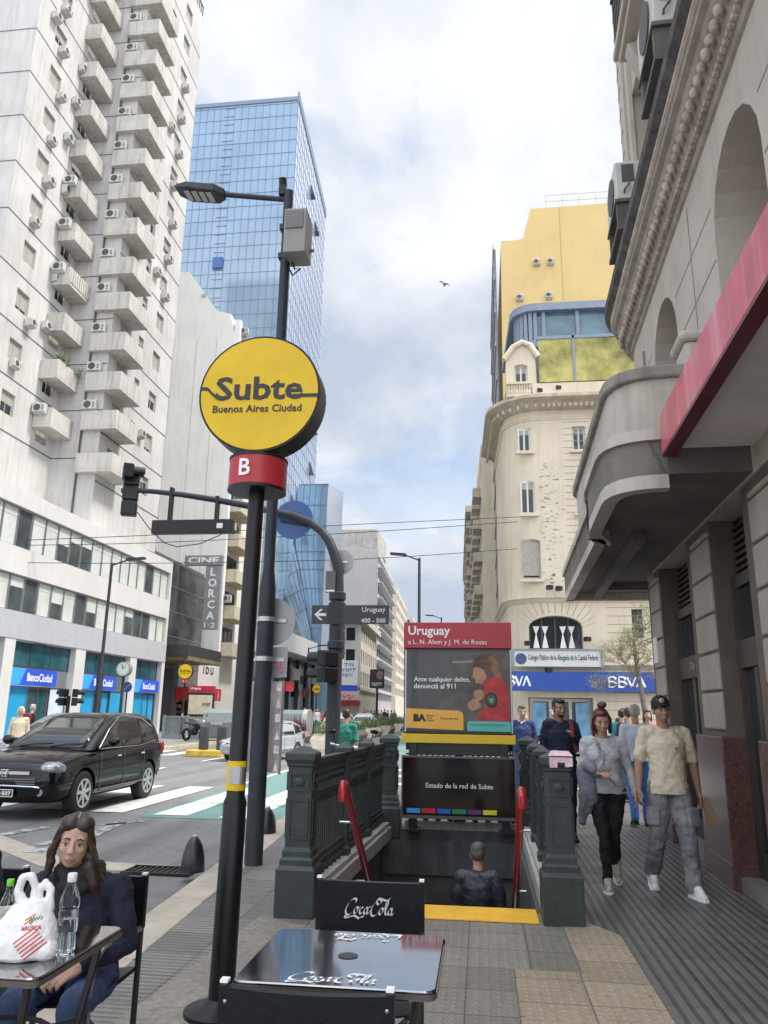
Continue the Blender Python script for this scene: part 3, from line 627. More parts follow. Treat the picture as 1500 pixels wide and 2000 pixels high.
# party wall block with balconies on the avenue
pw = thing('apartment_block', 'beige apartment block showing a blank party wall with a sloping top', 'apartment block', (XB-6, 62, 0))
YP = 58.9; XP = XB-.75
mb = MB(); prof = [(-30, 0), (XP-.6, 0), (XP-.6, 33.2), (-21.3, 35.2), (-22.6, 35.6), (-25.4, 39.6), (-30, 39.8)]
mb.prism(prof, lambda a, b, d: (a, YP+d, b), 0, 15)
PARTY = M('party_wall_render', (.78, .75, .69), .9, var=.06, scale=.4, streak=.28, grime=(.33, .31, .28))
mb.build('wall', PARTY, pw, world=True)
mb = MB(); mb.bx(XP-.6, XP-.1, YP, YP+.5, 0, 34.6); mb.build('corner_pilaster', WHITE, pw, world=True)
mb = MB()
for x in (-28.6, -26.3, -24.2, -22.4): mb.bx(x, x+.03, YP-.014, YP-.002, 6, 33)
mb.bx(-24.1, -23.7, YP-.05, YP-.002, 37.0, 37.3); mb.build('wall_joints', M('faint_joint', (.42, .40, .37), .9, var=0), pw, world=True)
mpP = lambda u, z, d: (XP-.58-d, u, z)
for i in range(10):
    z = 5.6+i*2.95
    mb = MB(); mb.bx(XP-.58, XP+.75, YP+.7, YP+5.2, z, z+.14); mb.bx(XP+.63, XP+.75, YP+.7, YP+5.2, z+.14, z+1.05); mb.bx(XP-.58, XP+.63, YP+.7, YP+.82, z+.14, z+1.05)
    mb.build('balcony', M('cream_balcony', (.55, .49, .36), .8, var=.12, streak=.4, grime=(.25, .2, .14)), pw, world=True)
    window(pw, mpP, YP+1.2, YP+4.4, z+.2, z+2.4, -.03, 3, 1, fm=FRAMED, t=.08)
    if i % 2: aircon(pw, lambda u, z, d: (u, YP+.68+d, z), XP+.1, z+1.3, .8, .55, .3)
mb = MB(); mb.bx(XP-3.0, XP-.7, YP+.4, YP+3, 33.3, 34.4); mb.build('roof_terrace', CONC, pw, world=True)

# blue glass tower
BG = M('blue_curtain_glass', (.29, .385, .49), .10, .35, var=.16, scale=.12)
BGS = M('pale_curtain_glass', (.50, .56, .68), .12, .4, var=.08, scale=.1)
MUL = M('blue_mullion', (.17, .22, .31), .5, var=0)
gt = thing('glass_tower', 'tall blue glass office tower standing behind the blank party wall', 'tower', (-27, 80, 0))
YG = 71.0; A = (-19.5, YG); B_ = (-20.6, 92.5); HT = 68.7
mb = MB(); mb.loft([[(A[0], A[1], 0), (B_[0], B_[1], 0), (-48, 92.5, 0), (-48, YG, 0)], [(A[0], A[1], HT), (B_[0], B_[1], HT+1), (-48, 92.5, HT+1), (-48, YG, HT)]])
mb.mi = [1 if k == 0 else 0 for k in range(len(mb.mi))]
mb.build('glass_wall', [BG, BGS], gt, world=True)
gm = MB()
x = -19.5
while x > -42: gm.bx(x-.014, x+.014, YG-.05, YG-.003, 8, HT); x -= .82
z = 9.
while z < HT: gm.bx(-42, -19.5, YG-.04, YG-.002, z-.016, z+.016); z += 1.65
z = 10.
while z < HT: gm.bx(-28.1, -26.9, YG-.05, YG-.002, z-.025, z+.025); z += 1.1
mpG = lambda u, z, d: (A[0]+(B_[0]-A[0])*(u-YG)/21.5-d, u, z)
u = YG
while u < 92.5: mbox(gm, mpG, u-.015, u+.015, 8, HT, -.03, -.003); u += 1.2
z = 9.
while z < HT: mbox(gm, mpG, YG, 92.5, z-.02, z+.02, -.025, -.002); z += 1.65
gm.bx(-42, -19.5, YG-.1, YG+.1, HT, HT+.5); mbox(gm, mpG, YG, 92.5, HT, HT+1.2, -.08, .1)
gm.build('mullion_grid', MUL, gt, world=True)
for (u, z) in ((80.5, 63.5), (84.5, 61), (79.5, 40.5), (83, 38.6), (87.5, 36.4), (89, 35.3), (87.5, 29.5), (77, 22.3), (75, 20)):
    w = MB(); w.hexa([mpG(u, z, -.02), mpG(u+1.1, z, -.02), mpG(u+1.1, z, -.5), mpG(u, z, -.5), mpG(u, z+1.5, -.02), mpG(u+1.1, z+1.5, -.02), mpG(u+1.1, z+1.45, -.06), mpG(u, z+1.45, -.06)])
    w.build('tilted_open_window', M('open_window_dark', (.06, .09, .14), .2, var=.1), gt, world=True)
w = MB(); w.bx(-28.05, -26.95, YG-.25, YG-.07, 47.6, 48.9); w.build('tilted_open_window', M('open_window_blue', (.05, .12, .35), .2, var=.1), gt, world=True)
# podium of the tower : pale canopy and shops
pd = MB(); pd.bx(-21, -16.9, 68.0, 96, 6.6, 8.3); pd.build('podium_canopy', M('podium_pale', (.52, .54, .55), .6, var=.08), gt, world=True)
px_ = MB()
for i in range(7): px_.bx(-19.3, -18.9, 68.5+i*4, 69.1+i*4, 0, 6.6)
px_.bx(-21, -19.6, 68, 96, 0.02, 6.6); px_.build('shop_front', M('shop_front_glass', (.05, .06, .065), .2, var=.6, scale=.5), gt, world=True)
for (y, z, w_, h, c) in ((70, 4.4, 1.6, .9, 'white'), (74, 3.3, 3, .9, 'red'), (77.5, 4.5, 2.2, 1.1, 'white'), (82, 2.9, 3, .8, 'red'), (86, 4.4, 2.5, .9, 'white')):
    b = MB(); b.bx(-18.85, -18.6, y, y+w_, z, z+h); b.build('shop_sign', WHITE if c == 'white' else M('red_awning', (.62, .03, .035)), gt, world=True)
# twisted glass wing beside it
tg = thing('twisted_glass_building', 'smaller blue glass block narrowing downward beside the tall glass tower', 'office building', (-17, 82, 0))
zl = [(7.4, -19.9, -18.3), (9.5, -20.6, -18.35), (11.5, -21.2, -18.35), (14, -21.8, -18.3), (16.5, -22.3, -18.3), (19, -23.0, -18.25), (21.3, -23.4, -18.2), (24.5, -23.7, -18.2), (27.5, -23.6, -18.2), (30.3, -23.4, -18.1)]
K5 = .842; zl = [(1.55+(z-1.55)*K5, l*K5, r*K5) for z, l, r in zl]; YT = 80.0
mb = MB(); 
for i in range(len(zl)-1):
    (z0, l0, r0), (z1, l1, r1b) = zl[i], zl[i+1]
    mb.m = 0; mb.face([(l0, YT, z0), (r0-1.1, YT, z0), (r1b-1.1, YT, z1), (l1, YT, z1)])
    mb.m = 1; mb.face([(r0-1.1, YT, z0), (r0, YT+3.4, z0), (r1b, YT+3.4, z1), (r1b-1.1, YT, z1)]); mb.face([(l0, YT, z0), (l1, YT, z1), (l1, YT+5, z1), (l0, YT+5, z0)]); mb.m = 0; mb.face([(r0, YT+3.4, z0), (l0, YT+5, z0), (l1, YT+5, z1), (r1b, YT+3.4, z1)])
mb.m = 0; mb.face([(zl[-1][1], YT, zl[-1][0]), (zl[-1][2]-1.1, YT, zl[-1][0]), (zl[-1][2], YT+3.4, zl[-1][0]), (zl[-1][1], YT+5, zl[-1][0])]); mb.bx(-17.3, -15.6, YT+.8, YT+3.2, 0, zl[0][0])
mb.build('glass_wall', [M('twisted_glass', (.25, .41, .56), .08, .35, var=.2, scale=.15), BGS], tg, world=True)
gm = MB()
for i in range(len(zl)):
    z0, l0, r0 = zl[i]; gm.bx(l0, r0-1.1, YT-.06, YT-.003, z0-.04, z0+.04)
    if i: 
        z9, l9, r9 = zl[i-1]
        for k in range(1, 5):
            gm.bar((l9+(r9-1.1-l9)*k/5, YT-.04, z9), (l0+(r0-1.1-l0)*k/5, YT-.04, z0), .06)
gm.build('mullion_grid', MUL, tg, world=True)
# slanted mosaic glass between both
sg = thing('slanted_glass_facade', 'slanted mirror glass wedge leaning out above the pale canopy', 'glass facade', (-18.5, 75, 8.3))
mb = MB(); mb.loft([[(-18.6, 69.5, 8.31), (-17.4, 79.6, 8.31), (-19.4, 79.6, 8.31), (-19.45, 69.5, 8.31)], [(-19.40, 71.2, 19), (-19.85, 79.6, 19), (-20.0, 79.6, 19), (-19.5, 71.2, 19)]])
sgw = mb.build('glass_wall', M('mirror_mosaic_glass', (.34, .40, .47), .08, .8, var=.5, scale=.35), sg, world=True)
# ------------- further blocks on the left
def block(name, label, cat, x1, y0, y1, zt, wm, rows, cols, z0=4.0, depth=12, front=0, wh=.6, wmul=.6, group=None, setx=None, gm=None):
    "x1 avenue face at y0; a box building with a grid of real window openings on its avenue and camera faces"
    b = thing(name, label, cat, (x1-depth/2*(1 if x1 < -8 else -1), (y0+y1)/2, 0), 0, group)
    sgn = -1 if x1 < -8 else 1
    mpA = lambda u, z, d: (x1+sgn*d-(u-y0)*.03, u, z); mpF = lambda u, z, d: (x1+sgn*u, y0+d, z)
    hs = []; st_ = (zt-z0-.6)/rows; cw = (y1-y0)/cols
    for r in range(rows):
        for c in range(cols): hs.append((y0+cw*(c+.5-wmul/2), y0+cw*(c+.5+wmul/2), z0+st_*(r+.5-wh/2), z0+st_*(r+.5+wh/2)))
    hs2 = []
    if front:
        fw = depth/front
        for r in range(rows):
            for c in range(front): hs2.append((fw*(c+.28), fw*(c+.72), z0+st_*(r+.2), z0+st_*(r+.8)))
    mb = MB(); wall(mb, mpA, y0, y1, 0, zt, hs, .3); wall(mb, mpF, 0, depth, 0, zt, hs2, .3)
    xe = x1-(y1-y0)*.03
    mb.face([(x1, y0, zt), (xe, y1, zt), (xe+sgn*depth, y1, zt), (x1+sgn*depth, y0, zt)]); mb.face([(xe, y1, 0), (xe, y1, zt), (xe+sgn*depth, y1, zt), (xe+sgn*depth, y1, 0)])
    mb.build('wall', wm, b, world=True)
    for mp, hh in ((mpA, hs), (mpF, hs2)):
        for h in hh:
            w = MB(); mbox(w, mp, *h, .2, .26); wf = w.build('window', gm or random.choice((GLASS, GLASSB, GLASSB)), b, world=True)
    return b, mpA, mpF
CREAM = M('cream_facade', (.55, .50, .41), .85, var=.12, scale=.5, streak=.45, grime=(.27, .23, .18))
GREYF = M('grey_facade', (.42, .41, .405), .85, var=.08, scale=.3, streak=.3, grime=(.28, .27, .26))
b6, mA, mF = block('office_block', 'grey office slab with a blank end wall and long window rows', 'office building', -20.0, 150, 186, 33.2, GREYF, 9, 9, 5, 12, 0, .5, .9)
m6 = MB(); m6.bx(-29, -20.2, 150.2, 165, 33.21, 37.2); m6.build('roof_house', CONC, b6, world=True)
m6 = MB()
for r in range(9): mbox(m6, mA, 150, 186, 5+r*3.05-.05, 5+r*3.05+.1, -.9, 0)
m6.build('sun_shelf', M('pale_shelf', (.5, .5, .5), .7, var=.1), b6, world=True)
b7, mA, mF = block('corner_house', 'cream three storey corner house under a heavy cornice', 'building', -17.3, 112, 134, 14.6, M('cream_plaster', (.60, .56, .47), .85, var=.1, scale=.5, streak=.4, grime=(.33, .29, .22)), 3, 8, 4.6, 9, 3, .62, .5)
m7 = MB(); mbox(m7, mA, 111.4, 134, 14.0, 14.9, -.8, .3); mbox(m7, mF, -.3, 9, 14.0, 14.9, -.8, .3); mbox(m7, mA, 112, 134, 14.9, 15.7, .2, .5); mbox(m7, mF, .6, 9, 14.9, 15.7, .2, .5); mbox(m7, mA, 112, 134, 4.4, 4.8, -.35, .2); m7.build('cornice', M('cream_plaster', (.60, .56, .47)), b7, world=True)
m7 = MB(); mbox(m7, mF, .3, 4.6, 5.1, 8.6, -.5, -.3); bb = m7.build('billboard', WHITE, b7, world=True)
for i, w_ in enumerate((3.4, 4.2, 3.0)): scrawl(bb, frame((-19.75, 111.5, 8.0-i*.75), (1, 0, 0), (0, 0, 1)), w_, .45, 8, M('sign_navy', (.05, .08, .3)))
m7 = MB(); mbox(m7, mF, .3, 5.5, 4.3, 5.0, -.5, -.3); m7.build('blue_sign', BLUED, b7, world=True)
m7 = MB(); mbox(m7, mF, .0, 6.8, 3.0, 4.25, -.7, -.3); rs_ = m7.build('shop_sign', M('pale_red_sign', (.62, .5, .45), .5, var=.1), b7, world=True)
strokes([[(-1.9, -.1), (-1.5, .3), (-1.6, -.3), (-1.2, 0), (-.9, .1), (-1.0, -.25), (-.6, 0), (-.2, .1), (-.3, -.2), (.1, 0), (.4, .3), (.3, -.2), (.8, 0), (1.2, .1), (1.1, -.4), (1.8, .1)]], M('red_script', (.6, .02, .02)), rs_, frame((-19.8, 111.3, 3.6), (1, 0, 0), (0, 0, 1)), nib=(.06, .1), lift=.02)
m7 = MB(); mbox(m7, mF, -.2, 6.6, 2.2, 2.9, -1.8, -.2); m7.build('awning', M('dark_red_awning', (.25, .03, .03), .6, var=.1), b7, world=True)
# advertising screen on a post in front
ad = thing('advertising_screen', 'dark video screen on a post in front of the cream corner house', 'billboard', (-15.6, 118, 0))
m = MB(); m.bx(-16.7, -14.5, 118, 118.4, 4.9, 7.7); a1 = m.build('screen', M('screen_dark', (.04, .03, .05), .3, var=.6, scale=.8), ad, world=True)
m = MB(); m.ell((-15.2, 117.97, 6.8), (.5, .02, .65)); m.build('portrait', M('portrait_tone', (.25, .16, .14), .5, var=.4), a1, world=True)
scrawl(a1, frame((-15.6, 118, 5.5), (1, 0, 0), (0, 0, 1)), 1.6, .5, 6, LETTER_W)
m = MB(); m.cyl((-15.6, 118.2, 0), (-15.6, 118.2, 4.9), .18); m.build('post', DGREY, ad, world=True)
block('apartment_block', 'pale cream apartment block far down the avenue beyond the grey office slab', 'apartment block', -22.2, 205, 250, 34, CREAM, 9, 8, 5, 12, 3)
block('apartment_block', 'farthest pale tower on the left where the avenue ends in the sky', 'apartment block', -22.6, 262, 310, 33, M('far_cream', (.5, .48, .43), .9, var=.1), 9, 7, 5, 12, 3)
# ================================================================== RIGHT SIDE : the near stone building
STONE = M('grey_stone_render', (.45, .40, .34), .85, var=.12, scale=1.2, bump=.25, bscale=25, streak=.35, grime=(.26, .23, .20))
STONED = M('sooty_stone', (.27, .24, .21), .9, var=.3, scale=3, bump=.3, bscale=18, streak=.6, grime=(.05, .045, .04))
PIERB = M('rusticated_block', (.38, .34, .285), .8, var=.12, scale=2, bump=.2, bscale=30)
GRAN = M('red_granite', (.13, .068, .056), .16, var=.35, scale=25)
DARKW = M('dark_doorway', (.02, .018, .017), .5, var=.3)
th = R(2); O1 = Vector((2.33, 8.15, 0))
nb = thing('stone_building', 'grey stone building with arched windows, sooty cornice and concrete canopy over the right sidewalk', 'building', O1, math.pi/2-th)
mpL = lambda u, z, d: (u, -d, z)
UF = 3.1; CR = 1.0
def plan(e, u_start=-9, n=8):
    pts = [(u_start, e), (UF, e)]
    pts += [(UF+(CR+e)*math.sin(math.pi/2*k/n), -CR+(CR+e)*math.cos(math.pi/2*k/n)) for k in range(1, n+1)]
    return pts
def slab(z0, z1, back=-6, mat=STONE, e=0., name='wall'):
    mb = MB(); pl = plan(e)+[(UF+CR+e, back), (-9, back)]
    mb.prism(pl, lambda a, b, d: (a, b, d), z0, z1); return mb.build(name, mat, nb)
# ground floor piers between deep openings
piers = [(-6.2, -4.3), (-2.3, -1.25), (-.08, .95), (2.65, 3.55)]
for i, (a, b) in enumerate(piers):
    mb = MB(); mb.bx(a, b, -.28, -.03, 0, 3.5); p = mb.build('pier', M('shaded_brown_stone', (.14, .108, .084), .7, var=.2, scale=4, bump=.15), nb)  # pier sides carry their shade as a darker brown
    mb = MB(); z = 1.42
    while z < 3.4: mb.bx(a+.02, b-.25, -.1, .0, z, min(z+.36, 3.4)); z += .385
    mb.build('stone_blocks', PIERB, p, bevel=.02)
    mb = MB(); mb.bx(a-.015, b+.015, -.29, .035, 0, 1.36); mb.bx(a-.03, b+.03, -.29, .05, 0, .22); mb.build('granite_base', GRAN, p, bevel=.01)
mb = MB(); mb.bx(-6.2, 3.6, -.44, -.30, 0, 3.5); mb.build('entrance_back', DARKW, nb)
DFR = M('door_metal_grey', (.085, .075, .065), .45, .4, var=.2)
for a, b in ((-4.3, -2.3), (-1.25, -.08), (.95, 2.65)):
    mb = MB(); w = .09
    mb.bx(a+.02, a+.02+w, -0.270, -0.190, 0, 2.9); mb.bx(b-.02-w, b-.02, -0.270, -0.190, 0, 2.9); mb.bx(a+.12, b-.12, -0.270, -0.170, 2.0, 2.26); mb.bx(a+.12, b-.12, -0.270, -0.200, 2.78, 2.9)
    c = (a+b)/2; mb.bx(c-.06, c+.06, -0.270, -0.180, .0, 1.99); mb.bx(a+.13, c-.07, -0.260, -0.200, .0, .35); mb.bx(c+.07, b-.13, -0.260, -0.200, .0, .35)
    for k in range(7): mb.bx(a+.05, b-.05, -0.260, -0.230, 2.95+k*.07, 2.98+k*.07)
    d = mb.build('door', DFR, nb)
    g_ = MB(); g_.bx(a+.1, b-.1, -0.245, -0.235, .36, 2.0); g_.bx(a+.1, b-.1, -0.245, -0.235, 2.27, 2.77); g_.build('pane', GLASS, d)
text('704', M('faded_gold', (.35, .33, .18), .5), nb, frame((1.75, -.168, 2.13), (-1, 0, 0), (0, 0, 1)), height=.12, world=False, name='house_number', align='C')
mb = MB(); mb.bx(2.95, 3.2, .0, .02, 2.25, 2.6); mb.build('wall_plate', WHITE, nb)
mb = MB(); mb.bx(-6.2, 3.5, -.29, -.02, 0, .12); mb.build('door_step', M('worn_step', (.22, .2, .18), .7, var=.2), nb)
# first floor wall with arches
w1 = slab(3.5, 7.0, back=-1.1)
cut = MB()
for cu in (-5.3, -2.1, 1.02): cut.prism(archpoly(cu-.69, cu+.69, 4.25, 6.62), lambda a, b, d: (a, d, b), -.62, .3)
boolcut(w1, cut)
for cu in (-2.1, 1.02):
    mb = MB(); mb.bx(cu-.69, cu-.1, -.61, -.58, 4.25, 6.0); mb.bx(cu-.1, cu+.69, -.61, -.53, 4.25, 6.3)
    f = mb.build('window', M('window_shutter_stone', (.22, .195, .17), .8, var=.15, scale=3), nb)
    mb = MB()
    for k in range(30): mb.bx(cu-.68, cu-.35, -.57, -.53, 4.3+k*.06, 4.33+k*.06)
    mb.build('louvre', M('louvre_dark', (.05, .045, .04), .7), f)
mb = MB()
for k, z in enumerate((4.62, 5.18, 5.74, 6.3)):
    segs = [(-9, -6.02), (-4.58, -2.83), (-1.37, .29), (1.75, UF)] if z < 6.4 else [(-9, UF)]
    for a, b in segs: mb.bx(a, b, .001, .004, z-.006, z+.006)
mb.bx(-3.6, -3.585, .001, .006, 4.6, 6.9); mb.bx(-.55, -.535, .001, .006, 4.6, 6.9); mb.bx(2.3, 2.33, .001, .03, 4.6, 6.6)
mb.build('masonry_joints', M('masonry_joint_grey', (.24, .215, .185), .9, var=0), nb)  # thin strips of darker grey mark the joints
# cornice swept round the corner
def sweep(prof, mat, name, par):
    pp_ = [plan(e, -9, 12) for e, z in prof]; n_ = len(pp_[0]); m_ = MB()
    m_.loft([[(pp_[j][i][0], pp_[j][i][1], prof[j][1]) for j in range(len(prof))] for i in range(n_)]); return m_.build(name, mat, par)
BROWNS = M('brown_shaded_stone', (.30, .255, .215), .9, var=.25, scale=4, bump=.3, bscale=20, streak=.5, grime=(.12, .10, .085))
SOOT = M('black_soot_crust', (.085, .078, .074), .95, var=.5, scale=5, bump=.5, bscale=14)
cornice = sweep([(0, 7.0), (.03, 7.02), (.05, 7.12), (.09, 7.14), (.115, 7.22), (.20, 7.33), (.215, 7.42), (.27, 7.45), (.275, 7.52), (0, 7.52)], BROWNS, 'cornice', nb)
sweep([(0, 7.524), (.285, 7.524), (.315, 7.545), (.315, 7.59), (0, 7.59)], M('pale_fillet', (.46, .41, .33), .8, var=.3, scale=5), 'pale_fillet', cornice)
sweep([(0, 7.594), (.32, 7.594), (.39, 7.66), (.40, 7.76), (.37, 7.82), (0, 7.85)], SOOT, 'sooty_edge', cornice)
mb = MB(); eg = MB()
def along(s_, e):
    if s_ < UF: return (s_, e), 0
    a = (s_-UF)/(CR+e); a = min(a, math.pi/2); return (UF+(CR+e)*math.sin(a), -CR+(CR+e)*math.cos(a)), a
s_ = -6.
while s_ < UF+1.6:
    (a, b), an = along(s_, .165); eg.ell((a, b, 7.265), (.055, .05, .062), 6); s_ += .15
eg.build('egg_moulding', M('egg_stone', (.40, .35, .29), .8, var=.4, scale=8), cornice, smooth=True)['kind'] = 'stuff'
s_ = -6.
while s_ < UF+1.6:
    (a, b), an = along(s_, .075); mb.box((a, b, 7.12), (.045, .05, .05), -an); s_ += .085
mb.build('bead_moulding', M('egg_stone', (.40, .35, .29)), cornice)['kind'] = 'stuff'
# upper storeys
w2 = slab(7.7, 19, back=-6, e=-.06)
cut = MB()
for z0 in (8.3, 12.2):
    for cu in (-2.1, 1.5): cut.prism([(cu-.6, z0), (cu+.6, z0), (cu+.6, z0+2.5), (cu-.6, z0+2.5)], lambda a, b, d: (a, d, b), -.4, .3)
boolcut(w2, cut)
for z0 in (8.3, 12.2):
    for cu in (-2.1, 1.5): window(nb, lambda u, z, d: (u, -d, z), cu-.6, cu+.6, z0, z0+2.5, .25, 2, 1, blind=.6, blind_m=FRAMEW) if False else None
    for cu in (-2.1, 1.5):
        mb = MB(); mb.bx(cu-.58, cu+.58, -.36, -.30, z0, z0+2.5); f = mb.build('window', FRAMEW, nb)
        mb = MB()
        for k in range(32): mb.bx(cu-.52, cu+.52, -.295, -.27, z0+.06+k*.076, z0+.11+k*.076)
        mb.build('louvre_shutter', M('white_louvre', (.52, .5, .46), .7, var=.1), f)
mb = MB(); z = 8.0
while z < 18.5:
    mb.bx(2.55, UF, -.058, -.052, z-.01, z+.01)
    pl = [plan(e, UF-.01, 8)[1:] for e in (-.058, -.052)]
    for i in range(len(pl[0])-1): mb.hexa([(*pl[0][i], z-.01), (*pl[0][i+1], z-.01), (*pl[1][i+1], z-.01), (*pl[1][i], z-.01), (*pl[0][i], z+.01), (*pl[0][i+1], z+.01), (*pl[1][i+1], z+.01), (*pl[1][i], z+.01)])
    z += .42
mb.build('masonry_joints', M('masonry_joint_grey', (.24, .215, .185)), nb)
mb = MB(); mb.bx(2.3, 2.5, -.058, .03, 7.75, 18); mb.bx(2.05, 2.25, -.058, .0, 7.75, 18); mb.build('pilaster_strip', STONE, nb)
mb = MB(); mb.bx(-1.7, 1.1, -.05, .36, 10.5, 10.62); mb.bx(-1.6, 1.0, -.05, .30, 10.38, 10.495)
for u in (-1.2, .7): mb.prism([(-.05, 9.8), (.08, 9.85), (.26, 10.3), (-.05, 10.37)], lambda a, b, d: (d, a, b), u-.12, u+.12)
bo = mb.build('balcony', STONE, nb, bevel=.02)
mb = MB()
for k in range(22): mb.cyl((-1.65+k*.125, .33, 10.62), (-1.65+k*.125, .33, 11.5), .012, n=6)
mb.bx(-1.68, 1.08, .31, .35, 11.5, 11.54); mb.build('iron_railing', BLACKM, bo)
def condenser(u, e, z, w, d, h):
    mb = MB(); mb.bx(u, u+w, e-d, e, z, z+h); a = mb.build('air_conditioner', ACM, nb, bevel=.025)
    mb = MB(); mb.cyl((u+w*.45, e+.001, z+h/2), (u+w*.45, e+.02, z+h/2), h*.42, n=20); mb.build('fan_grille', ACG, a)
    mb = MB(); mb.bx(u-.012, u, e-d*.7, e-d*.25, z+h*.45, z+h*.9); mb.tube([(u-.01, e-d*.5, z+h*.45), (u-.06, e-d*.45, z+h*.3), (u-.03, e-d*.3, z+h*.2), (u-.005, e-d*.3, z+h*.15)], .012); mb.build('valve_cover', ACG, a)
    mb = MB(); mb.bx(u-.02, u+w+.02, e-d-.02, e+.02, z-.05, z-.003); mb.bx(u+.02, u+.10, e-d-.1, e, z-.42, z-.051); mb.bx(u+w-.1, u+w-.02, e-d-.1, e, z-.42, z-.051); mb.bx(u-.03, u+w, e-.06, e+.02, z-.48, z-.421); mb.build('bracket', M('dark_bracket', (.10, .09, .08), .7, var=.3), a)
condenser(1.25, .42, 8.38, .85, .36, .60); condenser(-1.55, .42, 8.4, .8, .36, .6)
# concrete canopy and the rounded balcony parapet over it
def rounded(pts_r, n=6):
    "polygon with rounded corners: list of (u, e, r)"
    out = []; k = len(pts_r)
    for i, (x, y, r) in enumerate(pts_r):
        if r == 0: out.append((x, y)); continue
        p = Vector((x, y)); a = (Vector(pts_r[i-1][:2])-p).normalized()*r; b = (Vector(pts_r[(i+1) % k][:2])-p).normalized()*r
        for j in range(n+1):
            t = j/n; out.append(tuple(p+a*(1-t)**2+b*t**2))
    return out
CANO = M('canopy_concrete', (.47, .43, .37), .85, var=.2, scale=1.3, bump=.2, bscale=15, streak=.6, grime=(.22, .20, .175))
SOFF = M('dark_soffit', (.15, .138, .125), .9, var=.35, scale=.9, bump=.15)  # darker concrete for the canopy underside
cn = rounded([(-1.75, -.02, 0), (-1.75, 1.17, .5), (.2, 1.17, .4), (.35, 1.06, .15), (5.1, 1.06, .03), (5.1, -1.6, 0), (UF+.9, -1.6, 0), (UF, -.02, .3)])
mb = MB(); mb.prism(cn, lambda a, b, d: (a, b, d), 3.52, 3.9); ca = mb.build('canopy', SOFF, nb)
mb = MB(); pr0 = [Vector(p) for i, p in enumerate(cn[1:-2]) if i == 0 or (Vector(p)-Vector(cn[i])).length > 1e-4]; nrm = []
for i in range(len(pr0)):
    t_ = ((pr0[min(i+1, len(pr0)-1)]-pr0[i]).normalized()+(pr0[i]-pr0[max(i-1, 0)]).normalized()).normalized(); nrm.append(Vector((-t_.y, t_.x)))
for z0, z1, off in ((3.40, 3.82, 0.), (3.822, 3.92, .035)):
    mb.loft([[(*(p-n*.13), z0), (*(p+n*off), z0), (*(p+n*off), z1), (*(p-n*.13), z1)] for p, n in zip(pr0, nrm)])
mb.build('canopy_rim', CANO, ca)
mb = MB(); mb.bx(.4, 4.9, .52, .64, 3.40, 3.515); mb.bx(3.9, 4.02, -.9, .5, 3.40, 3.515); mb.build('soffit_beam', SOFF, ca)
pb = rounded([(-1.5, .0, 0), (-1.5, 1.05, .5), (2.6, 1.05, .3), (2.6, 0, 0)])
mb = MB(); mb.prism(pb, lambda a, b, d: (a, b, d), 3.93, 4.5); pr_ = mb.build('balcony_parapet', CANO, nb)
pb2 = rounded([(-1.55, .0, 0), (-1.55, 1.10, .52), (2.65, 1.10, .32), (2.65, 0, 0)])
mb = MB(); mb.prism(pb2, lambda a, b, d: (a, b, d), 4.5, 4.62); mb.build('parapet_coping', STONED, pr_, bevel=.02)
mb = MB(); mb.bx(-1.62, -1.25, .0, .42, 3.92, 4.8); mb.bx(-1.66, -1.2, .0, .46, 4.8, 4.9); mb.build('broken_pedestal', CANO, nb, bevel=.04)
# red shop canopy
rc = thing('red_canopy', 'red fascia canopy of the near shop hanging above the sidewalk, top right', 'canopy', O1, math.pi/2-th)
PINKR = M('lit_red_vinyl', (.55, .055, .085), .3, var=.25, scale=4, spec=.6, streak=.95, grime=(.72, .34, .38))  # pink streaks in the colour stand for light on the fascia
mb = MB(); mb.bx(-8, -1.82, .0, .68, 3.72, 3.99); mb.build('canopy_box', M('canopy_soffit_grey', (.78, .71, .69), .8, var=.1, scale=2), rc)
mb = MB(); mb.bx(-8, -1.80, .681, .72, 3.68, 4.02); mb.bx(-1.819, -1.79, .0, .68, 3.68, 4.02) if False else None; mb.build('fascia', PINKR, rc, bevel=.006)
mb = MB(); mb.bx(-8, -1.80, .61, .72, 3.655, 3.679); mb.build('edge_trim', M('shaded_red_trim', (.13, .012, .02), .4, var=.2), rc)  # shade of the downward edge put into its darker red

# ================================================================== the cream corner building with the blue bank sign
Y2 = 40.
def z2(y, x=1050): return aY(x, y, Y2).z
def x2(x, y=1300): return aY(x, y, Y2).x
CR2 = M('cream_stone', (.61, .53, .41), .85, var=.10, scale=.5, bump=.1, bscale=10, streak=.38, grime=(.36, .29, .2))
CR2D = M('cream_stone_dirty', (.47, .41, .32), .85, var=.2, scale=1, streak=.6, grime=(.18, .15, .11))
cb_ = thing('corner_bank_building', 'cream stone corner building with rounded corner, mansard roof and blue bank sign', 'building', (8, 47, 0))
XL2 = 1.45
def plan2(e, n=8):
    r = 2.0; pts = [(1.2-e, 49)]
    cx, cy = XL2+r, Y2+r
    for k in range(n+1):
        a = math.pi-(math.pi/2)*k/n*1.0; pts.append((cx+(r+e)*math.cos(a), cy-(r+e)*math.sin(a)))
    pts.append((18, Y2-e)); return pts
ZC2 = z2(790)
mb = MB(); pl = plan2(0)+[(18, 49)]; mb.prism(pl, lambda a, b, d: (a, b, d), 0, ZC2+.05); w = mb.build('wall', CR2, cb_, world=True)
cut = MB(); f2 = lambda a, b, d: (a, d, b)
W2 = [(1025, 1052, 835, 880, 0), (1027, 1057, 938, 1002, 1), (1026, 1064, 1052, 1130, 1)]
rects = []
for a, b, t, u, ar in W2:
    q = (x2(a), x2(b), z2(u), z2(t)); rects.append((q, ar)); cut.prism(archpoly(*q, .35 if ar else .001), f2, Y2-.5, Y2+.35)
